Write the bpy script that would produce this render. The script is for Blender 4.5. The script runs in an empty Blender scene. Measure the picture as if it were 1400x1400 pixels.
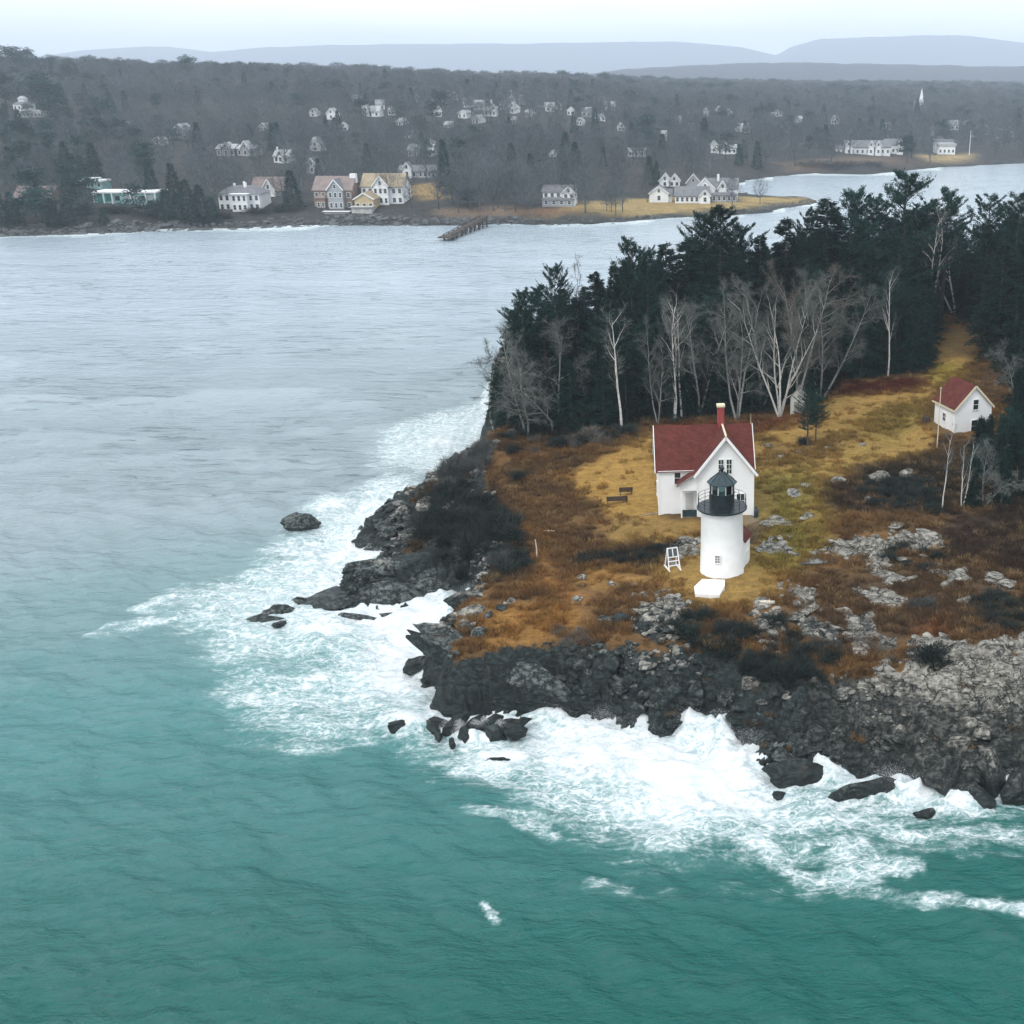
import bpy, bmesh, math, random
import numpy as np
from mathutils import Vector, Matrix

random.seed(7)
rng = np.random.default_rng(11)
R = math.radians
scene = bpy.context.scene
col = scene.collection

# ------------------------------------------------------------------ camera, sky, sun, exposure
PITCH, FPX, CZ, CX = R(20.6), 1600.0, 50.0, 985.0   # the photograph is cropped off-centre from a wider frame: lens axis at column 985
cam_d = bpy.data.cameras.new('camera')
cam = bpy.data.objects.new('camera', cam_d)
col.objects.link(cam)
cam.location = (0, 0, CZ)
cam.rotation_euler = (R(90) - PITCH, 0, 0)
cam_d.sensor_width = 36
cam_d.lens = 36 * FPX / 1400
cam_d.shift_x = -(CX - 700) / 1400
cam_d.clip_start = 1
cam_d.clip_end = 40000
scene.camera = cam

SUN_EL, SUN_AZ = R(50), R(215)            # azimuth clockwise from +Y
world = bpy.data.worlds.new('World')
scene.world = world
world.use_nodes = True
wn, wl = world.node_tree.nodes, world.node_tree.links
wn.clear()
wo = wn.new('ShaderNodeOutputWorld')
bg = wn.new('ShaderNodeBackground')
sky = wn.new('ShaderNodeTexSky')
sky.sky_type = 'NISHITA'
sky.sun_disc = False
sky.sun_elevation = SUN_EL
sky.sun_rotation = SUN_AZ
sky.air_density = 1.0
sky.dust_density = 4.0
cloud = wn.new('ShaderNodeMixRGB')         # an even overcast over the clear sky
cloud.inputs['Fac'].default_value = 0.88
cloud.inputs['Color2'].default_value = (10.3, 11.0, 11.5, 1)
tcw = wn.new('ShaderNodeTexCoord'); mpw = wn.new('ShaderNodeMapping'); mpw.inputs['Scale'].default_value = (1.2, 1.2, 7)
nzw = wn.new('ShaderNodeTexNoise'); nzw.inputs['Scale'].default_value = 1.6; nzw.inputs['Detail'].default_value = 6
rpw = wn.new('ShaderNodeMixRGB'); rpw.inputs['Color1'].default_value = (8.2, 8.9, 9.9, 1); rpw.inputs['Color2'].default_value = (12.0, 12.6, 12.9, 1)
wl.new(tcw.outputs['Generated'], mpw.inputs['Vector']); wl.new(mpw.outputs[0], nzw.inputs['Vector'])
crw = wn.new('ShaderNodeMapRange'); crw.inputs[1].default_value = .35; crw.inputs[2].default_value = .65
wl.new(nzw.outputs['Fac'], crw.inputs[0]); wl.new(crw.outputs[0], rpw.inputs['Fac']); wl.new(rpw.outputs[0], cloud.inputs['Color2'])
wl.new(sky.outputs[0], cloud.inputs['Color1'])
wl.new(cloud.outputs[0], bg.inputs['Color'])
bg.inputs['Strength'].default_value = 0.1
wl.new(bg.outputs[0], wo.inputs['Surface'])

sun_d = bpy.data.lights.new('sun', 'SUN')
sun_d.energy = 1.1
sun_d.angle = R(14)
sun_d.color = (1.0, 0.97, 0.92)
sun = bpy.data.objects.new('sun', sun_d)
col.objects.link(sun)
sdir = Vector((math.sin(SUN_AZ) * math.cos(SUN_EL), math.cos(SUN_AZ) * math.cos(SUN_EL), math.sin(SUN_EL)))
sun.rotation_euler = sdir.to_track_quat('Z', 'Y').to_euler()

scene.render.engine = 'CYCLES'
scene.cycles.use_denoising = True
scene.cycles.max_bounces = 7
scene.cycles.diffuse_bounces = 2
scene.cycles.glossy_bounces = 2
scene.cycles.transmission_bounces = 4
scene.cycles.volume_bounces = 5
scene.cycles.transparent_max_bounces = 6
scene.view_settings.view_transform = 'Standard'
scene.view_settings.look = 'None'
scene.view_settings.exposure = 0.60
scene.view_settings.gamma = 1
scene.view_settings.use_curve_mapping = False

# ------------------------------------------------------------------ geometry of the view: photo pixel <-> place
cp, sp = math.cos(PITCH), math.sin(PITCH)
def at(px, py, z=0.0):
    dx, dz = (px - CX) / FPX, (700 - py) / FPX
    d = Vector((dx, cp + dz * sp, -sp + dz * cp))
    t = (z - CZ) / d.z
    return Vector((d.x * t, d.y * t, z))
def proj(x, y, z):
    dz = z - CZ
    den = y * cp - dz * sp
    return CX + FPX * x / den, 700 - FPX * (y * sp + dz * cp) / den
def ztop(y, py):
    """height of a point at distance y that is seen at photo row py"""
    k = (700 - py) / FPX
    return CZ + y * (k * cp - sp) / (cp + k * sp)

# ------------------------------------------------------------------ numpy noise
def _h(ix, iy, seed):
    h = (ix.astype(np.int64) * 374761393 + iy.astype(np.int64) * 668265263 + seed * 1442695041) & 0xffffffff
    h = ((h ^ (h >> 13)) * 1274126177) & 0xffffffff
    h = ((h ^ (h >> 16)) * 2246822519) & 0xffffffff
    return ((h ^ (h >> 15)) & 0xffffff) / float(0xffffff)
def vnoise(x, y, seed=0):
    ix, iy = np.floor(x), np.floor(y)
    fx, fy = x - ix, y - iy
    fx = fx * fx * fx * (fx * (fx * 6 - 15) + 10); fy = fy * fy * fy * (fy * (fy * 6 - 15) + 10)
    a, b = _h(ix, iy, seed), _h(ix + 1, iy, seed)
    c, d = _h(ix, iy + 1, seed), _h(ix + 1, iy + 1, seed)
    return (a + (b - a) * fx) * (1 - fy) + (c + (d - c) * fx) * fy - 0.5
def fbm(x, y, seed=0, oct=4, gain=0.5):
    s, a, f = np.zeros_like(np.asarray(x, float)), 1.0, 1.0
    for i in range(oct):
        s = s + a * vnoise(x * f + 17.3 * i, y * f - 9.1 * i, seed + i)
        a *= gain; f *= 2.03
    return s
def worley(x, y, seed=0):
    ix, iy = np.floor(x), np.floor(y)
    f1 = np.full(x.shape, 9.0); f2 = f1.copy(); cid = np.zeros(x.shape); ox = cid.copy(); oy = cid.copy()
    for i in (-1, 0, 1):
        for j in (-1, 0, 1):
            cx, cy = ix + i, iy + j
            qx = cx + _h(cx, cy, seed) - x; qy = cy + _h(cx, cy, seed + 5) - y
            d = np.hypot(qx, qy)
            n = d < f1
            f2 = np.where(n, f1, np.minimum(f2, d))
            cid = np.where(n, _h(cx, cy, seed + 9), cid); ox = np.where(n, qx, ox); oy = np.where(n, qy, oy)
            f1 = np.where(n, d, f1)
    return f1, f2, cid, ox, oy
def sstep(a, b, x):
    t = np.clip((x - a) / (b - a), 0, 1)
    return t * t * (3 - 2 * t)
def sdist(X, Y, poly):
    """signed distance to a polygon, positive inside"""
    shp = X.shape; x = X.ravel(); y = Y.ravel()
    best = np.full(x.shape, 1e18); inside = np.zeros(x.shape, bool)
    n = len(poly)
    for i in range(n):
        ax, ay = poly[i][0], poly[i][1]; bx, by = poly[(i + 1) % n][0], poly[(i + 1) % n][1]
        ex, ey = bx - ax, by - ay
        L = ex * ex + ey * ey + 1e-9
        t = np.clip(((x - ax) * ex + (y - ay) * ey) / L, 0, 1)
        best = np.minimum(best, (x - ax - t * ex) ** 2 + (y - ay - t * ey) ** 2)
        c = ((ay > y) != (by > y)) & (x < ex * (y - ay) / (ey if abs(ey) > 1e-9 else 1e-9) + ax)
        inside ^= c
    d = np.sqrt(best)
    return np.where(inside, d, -d).reshape(shp)
def linedist(X, Y, pts):
    best = np.full(X.shape, 1e18)
    for (ax, ay), (bx, by) in zip([p[:2] for p in pts[:-1]], [p[:2] for p in pts[1:]]):
        ex, ey = bx - ax, by - ay
        t = np.clip(((X - ax) * ex + (Y - ay) * ey) / (ex * ex + ey * ey + 1e-9), 0, 1)
        best = np.minimum(best, (X - ax - t * ex) ** 2 + (Y - ay - t * ey) ** 2)
    return np.sqrt(best)
def idw(X, Y, pts, power=3.0, soft=4.0):
    s = np.zeros(X.shape); w = np.zeros(X.shape)
    for x, y, z in pts:
        q = 1.0 / ((X - x) ** 2 + (Y - y) ** 2 + soft * soft) ** (power / 2)
        s += q * z; w += q
    return s / w

# ------------------------------------------------------------------ object helpers
def tag(o, label=None, cat=None, group=None, kind=None):
    if label: o['label'] = label
    if cat: o['category'] = cat
    if group: o['group'] = group
    if kind: o['kind'] = kind
    return o
def empty(name, loc, rz=0.0, label=None, cat=None, group=None):
    o = bpy.data.objects.new(name, None)
    o.empty_display_size = 0.5
    col.objects.link(o)
    o.location = loc; o.rotation_euler = (0, 0, rz)
    return tag(o, label, cat, group)
def link(name, me, mat=None, parent=None, loc=None):
    if mat is not None and not me.materials: me.materials.append(mat)
    o = bpy.data.objects.new(name, me)
    col.objects.link(o)
    if parent: o.parent = parent
    if loc is not None: o.location = loc
    return o
def np_mesh(name, V, F, smooth=False, mat=None):
    V = np.asarray(V, np.float32); F = np.asarray(F, np.int32)
    me = bpy.data.meshes.new(name)
    me.vertices.add(len(V)); me.vertices.foreach_set('co', V.ravel())
    k = F.shape[1]
    me.loops.add(F.size); me.loops.foreach_set('vertex_index', F.ravel())
    me.polygons.add(len(F))
    me.polygons.foreach_set('loop_start', np.arange(0, F.size, k, dtype=np.int32))
    me.update(calc_edges=True)
    me.polygons.foreach_set('use_smooth', np.full(len(F), smooth))
    if mat: me.materials.append(mat)
    me.validate()
    return me
def grid_mesh(name, X, Y, Z, smooth=True, mat=None):
    ny, nx = X.shape
    V = np.stack([X, Y, Z], -1).reshape(-1, 3)
    i = np.arange(ny * nx).reshape(ny, nx)
    F = np.stack([i[:-1, :-1], i[:-1, 1:], i[1:, 1:], i[1:, :-1]], -1).reshape(-1, 4)
    return np_mesh(name, V, F, smooth, mat)
def add_attr(me, name, arr, typ='FLOAT'):
    a = me.attributes.new(name, typ, 'POINT')
    if typ == 'FLOAT_COLOR':
        c = np.ones((len(arr), 4), np.float32); c[:, :3] = arr
        a.data.foreach_set('color', c.ravel())
    elif typ == 'FLOAT_VECTOR':
        a.data.foreach_set('vector', np.asarray(arr, np.float32).ravel())
    else:
        a.data.foreach_set('value', np.asarray(arr, np.float32).ravel())

class MB:
    def __init__(s): s.v = []; s.f = []
    def add(s, vs, fs):
        k = len(s.v); s.v += [tuple(v) for v in vs]; s.f += [tuple(i + k for i in f) for f in fs]; return s
    def box(s, x0, x1, y0, y1, z0, z1, rz=0.0, c=None):
        vs = [Vector((x, y, z)) for z in (z0, z1) for y in (y0, y1) for x in (x0, x1)]
        if rz:
            c = c or Vector(((x0 + x1) / 2, (y0 + y1) / 2, 0)); m = Matrix.Rotation(rz, 3, 'Z')
            vs = [m @ (v - c) + c for v in vs]
        return s.add(vs, [(0, 2, 3, 1), (4, 5, 7, 6), (0, 1, 5, 4), (2, 6, 7, 3), (0, 4, 6, 2), (1, 3, 7, 5)])
    def beam(s, a, b, w, h=None):
        a, b = Vector(a), Vector(b); h = h or w
        d = (b - a).normalized(); u = d.cross(Vector((0, 0, 1)))
        if u.length < 1e-3: u = Vector((1, 0, 0))
        u.normalize(); t = u.cross(d)
        vs = [p + u * (i * w / 2) + t * (j * h / 2) for p in (a, b) for i, j in ((-1, -1), (1, -1), (1, 1), (-1, 1))]
        return s.add(vs, [(0, 1, 2, 3), (7, 6, 5, 4), (0, 4, 5, 1), (1, 5, 6, 2), (2, 6, 7, 3), (3, 7, 4, 0)])
    def tube(s, pts, rad, n=6, cap=True):
        pts = [Vector(p) for p in pts]; base = len(s.v); ref = Vector((0.3, 0.9, 0.1))
        for i, p in enumerate(pts):
            d = (pts[min(i + 1, len(pts) - 1)] - pts[max(i - 1, 0)]).normalized()
            u = d.cross(ref)
            if u.length < 1e-3: u = d.cross(Vector((1, 0, 0)))
            u.normalize(); w = d.cross(u)
            for k in range(n):
                a = 2 * math.pi * k / n
                s.v.append(tuple(p + (u * math.cos(a) + w * math.sin(a)) * rad[i]))
        for i in range(len(pts) - 1):
            for k in range(n):
                a, b = base + i * n + k, base + i * n + (k + 1) % n
                s.f.append((a, a + n, b + n, b))
        if cap:
            s.f.append(tuple(base + k for k in range(n)))
            s.f.append(tuple(base + (len(pts) - 1) * n + k for k in reversed(range(n))))
        return s
    def lathe(s, prof, n=48, x=0, y=0):
        base = len(s.v)
        for r, z in prof:
            for k in range(n):
                a = 2 * math.pi * k / n
                s.v.append((x + r * math.cos(a), y + r * math.sin(a), z))
        for i in range(len(prof) - 1):
            for k in range(n):
                a, b = base + i * n + k, base + i * n + (k + 1) % n
                s.f.append((a, b, b + n, a + n))
        s.f.append(tuple(base + k for k in reversed(range(n))))
        s.f.append(tuple(base + (len(prof) - 1) * n + k for k in range(n)))
        return s
    def mesh(s, name, mat=None, smooth=False):
        me = bpy.data.meshes.new(name); me.from_pydata(s.v, [], s.f); me.update()
        if smooth:
            me.polygons.foreach_set('use_smooth', np.full(len(me.polygons), True))
        if mat: me.materials.append(mat)
        return me
    def build(s, name, mat, parent=None, loc=None, smooth=False):
        return link(name, s.mesh(name, mat, smooth), None, parent, loc)

# ------------------------------------------------------------------ materials
class NT:
    def __init__(s, name):
        s.m = bpy.data.materials.new(name); s.m.use_nodes = True
        s.t = s.m.node_tree; s.t.nodes.clear()
        s.out = s.t.nodes.new('ShaderNodeOutputMaterial')
    def n(s, typ, **kw):
        nd = s.t.nodes.new(typ)
        for k, v in kw.items():
            if k.startswith('_'): setattr(nd, k[1:], v)
        return nd
    def set(s, sock, v):
        if isinstance(v, bpy.types.NodeSocket): s.t.links.new(v, sock)
        elif v is not None:
            if hasattr(sock.default_value, '__len__') and not hasattr(v, '__len__'): v = [v] * len(sock.default_value)
            if sock.type == 'RGBA' and len(v) == 3: v = (*v, 1)
            sock.default_value = v
    def math(s, op, a, b=None, c=None, clamp=False):
        nd = s.t.nodes.new('ShaderNodeMath'); nd.operation = op; nd.use_clamp = clamp
        s.set(nd.inputs[0], a)
        if b is not None: s.set(nd.inputs[1], b)
        if c is not None: s.set(nd.inputs[2], c)
        return nd.outputs[0]
    def mix(s, f, a, b, mode='MIX'):
        nd = s.t.nodes.new('ShaderNodeMixRGB'); nd.blend_type = mode
        s.set(nd.inputs[0], f); s.set(nd.inputs[1], a); s.set(nd.inputs[2], b)
        return nd.outputs[0]
    def pos(s): return s.t.nodes.new('ShaderNodeNewGeometry').outputs['Position']
    def obj(s): return s.t.nodes.new('ShaderNodeTexCoord').outputs['Object']
    def sc(s, v, xyz, rot=(0, 0, 0)):
        nd = s.t.nodes.new('ShaderNodeMapping'); s.set(nd.inputs['Vector'], v)
        nd.inputs['Scale'].default_value = xyz; nd.inputs['Rotation'].default_value = rot
        return nd.outputs[0]
    def noise(s, v, scale, detail=4, rough=0.55, dist=0.0):
        nd = s.t.nodes.new('ShaderNodeTexNoise'); s.set(nd.inputs['Vector'], v)
        nd.inputs['Scale'].default_value = scale; nd.inputs['Detail'].default_value = detail
        nd.inputs['Roughness'].default_value = rough; nd.inputs['Distortion'].default_value = dist
        return nd.outputs['Fac'], nd.outputs['Color']
    def vor(s, v, scale, feature='F1', out='Distance'):
        nd = s.t.nodes.new('ShaderNodeTexVoronoi'); nd.feature = feature
        s.set(nd.inputs['Vector'], v); nd.inputs['Scale'].default_value = scale
        return nd.outputs[out]
    def ramp(s, v, a, b, lo=0.0, hi=1.0, smooth=True):
        nd = s.t.nodes.new('ShaderNodeMapRange')
        nd.interpolation_type = 'SMOOTHSTEP' if smooth else 'LINEAR'
        s.set(nd.inputs[0], v); s.set(nd.inputs[1], a); s.set(nd.inputs[2], b); s.set(nd.inputs[3], lo); s.set(nd.inputs[4], hi)
        return nd.outputs[0]
    def sep(s, v):
        nd = s.t.nodes.new('ShaderNodeSeparateXYZ'); s.set(nd.inputs[0], v); return nd.outputs
    def attr(s, name, typ='GEOMETRY', out='Fac'):
        nd = s.t.nodes.new('ShaderNodeAttribute'); nd.attribute_name = name; nd.attribute_type = typ
        return nd.outputs[out]
    def bump(s, h, strength=0.3, dist=0.05):
        nd = s.t.nodes.new('ShaderNodeBump'); nd.inputs['Strength'].default_value = strength
        nd.inputs['Distance'].default_value = dist; s.set(nd.inputs['Height'], h)
        return nd.outputs[0]
    def bsdf(s, color, rough=0.7, normal=None, spec=0.5, metal=0.0, ior=None, trans=None):
        nd = s.t.nodes.new('ShaderNodeBsdfPrincipled')
        s.set(nd.inputs['Base Color'], color); s.set(nd.inputs['Roughness'], rough)
        s.set(nd.inputs['Specular IOR Level'], spec); s.set(nd.inputs['Metallic'], metal)
        if ior: s.set(nd.inputs['IOR'], ior)
        if trans: s.set(nd.inputs['Transmission Weight'], trans)
        if normal is not None: s.set(nd.inputs['Normal'], normal)
        return nd.outputs[0]
    def done(s, surf): s.set(s.out.inputs['Surface'], surf); return s.m

def simple(name, c, rough=0.6, var=0.12, scale=2.0, bump=0.0, spec=0.4, metal=0.0, tint=None):
    m = NT(name); p = m.obj(); f, _ = m.noise(p, scale, 5)
    k = m.ramp(f, 0.3, 0.7, 1 - var, 1 + var)
    c2 = m.mix(1.0, c, m.n('ShaderNodeCombineXYZ').outputs[0], 'MIX') if False else None
    nd = m.n('ShaderNodeVectorMath'); nd.operation = 'SCALE'
    nd.inputs[0].default_value = c; m.set(nd.inputs['Scale'], k)
    cc = nd.outputs[0]
    if tint is not None:
        g, _ = m.noise(p, scale * 0.37, 3); cc = m.mix(m.ramp(g, 0.45, 0.7, 0, 0.8), cc, tint)
    nrm = None
    if bump: nrm = m.bump(m.noise(p, scale * 6, 4)[0], bump, 0.03)
    return m.done(m.bsdf(cc, rough, nrm, spec, metal))

def clapboard(name, c, board=0.12, var=0.06, dirt=0.25):
    m = NT(name); p = m.obj(); z = m.sep(p)[2]
    fr = m.math('FRACT', m.math('DIVIDE', z, board))
    f, _ = m.noise(m.sc(p, (3, 3, 0.6)), 1.2, 5)
    g, _ = m.noise(p, 0.8, 5)
    cc = m.mix(m.ramp(f, 0.55, 0.8, 0, dirt), c, (c[0] * .72, c[1] * .71, c[2] * .66))
    cc = m.mix(m.ramp(g, 0.4, 0.7, 0, var * 2), cc, (c[0] * .85, c[1] * .87, c[2] * .86))
    return m.done(m.bsdf(cc, 0.6, m.bump(fr, 0.35, 0.015), 0.3))

def shingle(name, c, var=0.18):
    m = NT(name); p = m.obj(); s3 = m.sep(p)
    row = m.math('DIVIDE', s3[2], 0.16)
    cmb = m.n('ShaderNodeCombineXYZ')
    m.set(cmb.inputs[0], m.math('FLOOR', m.math('DIVIDE', m.math('ADD', s3[0], s3[1]), 0.35)))
    m.set(cmb.inputs[1], m.math('FLOOR', row))
    wn_ = m.n('ShaderNodeTexWhiteNoise'); m.set(wn_.inputs['Vector'], cmb.outputs[0])
    f, _ = m.noise(p, 0.9, 4)
    k = m.math('ADD', m.ramp(wn_.outputs['Value'], 0, 1, 1 - var, 1 + var, False), m.ramp(f, 0.3, 0.7, -.12, .12))
    nd = m.n('ShaderNodeVectorMath'); nd.operation = 'SCALE'; nd.inputs[0].default_value = c; m.set(nd.inputs['Scale'], k)
    return m.done(m.bsdf(nd.outputs[0], 0.85, m.bump(m.math('FRACT', row), 0.4, 0.02), 0.2))

def rock_tree(m, vec, lightadd=None):
    """colour + normal of the shore rock: dark weed-wet band low down, pale dry stone above, veins and cracks"""
    P = m.pos(); s3 = m.sep(P)
    n1, _ = m.noise(P, 0.35, 5, 0.6)
    n2, _ = m.noise(P, 2.2, 6, 0.65)
    thr = m.ramp(s3[0], -16, 20, 6.6, 3.3, False)              # the western rocks are dark slate, the eastern ones pale granite
    h = m.math('ADD', s3[2], m.math('MULTIPLY', m.math('SUBTRACT', n1, 0.5), 3.6))
    h = m.math('ADD', h, m.math('MULTIPLY', m.math('SUBTRACT', n2, 0.5), 2.4))
    oi = m.n('ShaderNodeObjectInfo'); isl = m.n('ShaderNodeNewGeometry')
    pick = m.math('FRACT', m.math('ADD', oi.outputs['Random'], isl.outputs['Random Per Island']))
    h = m.math('ADD', h, m.math('MULTIPLY', m.math('SUBTRACT', pick, 0.5), m.ramp(s3[2], 1.5, 4.0, 0.2, 3.6)))
    h = m.math('ADD', h, m.ramp(s3[1], 90, 97, 0, 2.2))
    dry = m.ramp(m.math('SUBTRACT', h, thr), -0.9, 1.1)
    mid = m.ramp(h, 0.2, 3.0)
    pick_ = pick
    dark = m.mix(m.ramp(n2, 0.35, 0.65), (0.004, 0.010, 0.010), (0.014, 0.024, 0.024))
    midc = m.mix(m.math('MULTIPLY', m.ramp(n2, 0.40, 0.60), m.ramp(pick_, 0.1, 0.9, 0.25, 1.0)), (0.010, 0.018, 0.018), (0.125, 0.140, 0.134))
    pale = m.mix(m.ramp(n2, 0.3, 0.68), (0.11, 0.105, 0.09), (0.37, 0.35, 0.305))
    midc = m.mix(m.ramp(s3[0], 4, 14, 0, 0.6), midc, m.mix(m.ramp(n2, 0.38, 0.62), (0.030, 0.031, 0.028), (0.155, 0.145, 0.125)))
    c = m.mix(mid, dark, midc)
    c = m.mix(dry, c, pale)
    n3, _ = m.noise(P, 0.5, 4, 0.6)
    c = m.mix(m.ramp(n3, 0.62, 0.76, 0, 0.4), c, (0.075, 0.048, 0.028))
    warp = m.n('ShaderNodeVectorMath'); warp.operation = 'MULTIPLY_ADD'
    m.set(warp.inputs[0], m.noise(P, 0.7, 5, 0.7)[1]); warp.inputs[1].default_value = (2.2, 2.2, 2.2); m.set(warp.inputs[2], P)
    cr = m.vor(m.sc(warp.outputs[0], (0.55, 1.2, 1.0), (0.3, 0.2, 0.3)), 0.6, 'DISTANCE_TO_EDGE')
    lines = m.noise(m.sc(P, (0.5, 2.2, 3.2), (0.35, 0.5, 0.4)), 1.1, 7, 0.72, 1.2)[0]
    crack = m.math('MULTIPLY', m.ramp(cr, 0.0, 0.045), m.ramp(lines, 0.36, 0.47, 0.15, 1))
    c = m.mix(m.math('SUBTRACT', 1.0, crack), c, (0.012, 0.015, 0.014))
    hgt = m.math('ADD', m.math('MULTIPLY', crack, 0.5), m.math('MULTIPLY', m.noise(P, 4.0, 8, 0.7)[0], 0.8))
    hgt = m.math('ADD', hgt, m.math('MULTIPLY', lines, 0.9))
    rough = m.ramp(m.math('ADD', s3[2], n1), 0.8, 2.6, 0.38, 0.88)
    return c, m.bump(hgt, 0.9, 0.16), rough

def make_rock_mat():
    m = NT('rock'); c, nrm, rough = rock_tree(m, None)
    return m.done(m.bsdf(c, rough, nrm, 0.35))
M = {}
M['rock'] = make_rock_mat()

def make_ground_mat():
    m = NT('island_ground'); P = m.pos()
    base = m.attr('gcol', out='Color')
    n1, _ = m.noise(m.sc(P, (1, 1.6, 1)), 1.1, 8, 0.7)
    n2, _ = m.noise(P, 5.0, 6, 0.7)
    n3, _ = m.noise(m.sc(P, (0.35, 1.3, 1), (0, 0, 0.2)), 0.55, 5, 0.6)
    k = m.math('MULTIPLY', m.ramp(n1, 0.3, 0.72, 0.62, 1.32, False), m.ramp(n2, 0.3, 0.7, 0.7, 1.28, False))
    k = m.math('MULTIPLY', k, m.ramp(n3, 0.3, 0.7, 0.8, 1.15, False))
    nd = m.n('ShaderNodeVectorMath'); nd.operation = 'SCALE'; m.set(nd.inputs[0], base); m.set(nd.inputs['Scale'], k)
    g = m.bsdf(nd.outputs[0], 0.95, m.bump(m.math('ADD', n1, n2), 0.9, 0.18), 0.1)
    c, nrm, rough = rock_tree(m, None)
    r = m.bsdf(c, rough, nrm, 0.35)
    rk = m.math('ADD', m.attr('rockw'), m.math('MULTIPLY', m.math('SUBTRACT', n1, 0.5), 0.9))
    mx = m.n('ShaderNodeMixShader'); m.set(mx.inputs[0], m.ramp(rk, 0.42, 0.56)); m.set(mx.inputs[1], g); m.set(mx.inputs[2], r)
    return m.done(mx.outputs[0])
M['island'] = make_ground_mat()

def make_land_mat():
    m = NT('mainland_ground'); P = m.pos()
    base = m.attr('gcol', out='Color')
    n1, _ = m.noise(m.sc(P, (1, 1.6, 1)), 0.12, 8, 0.7)
    n2, _ = m.noise(P, 0.7, 6, 0.7)
    k = m.math('MULTIPLY', m.ramp(n1, 0.3, 0.7, 0.65, 1.3, False), m.ramp(n2, 0.3, 0.7, 0.65, 1.3, False))
    nd = m.n('ShaderNodeVectorMath'); nd.operation = 'SCALE'; m.set(nd.inputs[0], base); m.set(nd.inputs['Scale'], k)
    return m.done(m.bsdf(nd.outputs[0], 0.95, m.bump(n2, 0.6, 0.8), 0.1))
M['land'] = make_land_mat()

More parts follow.
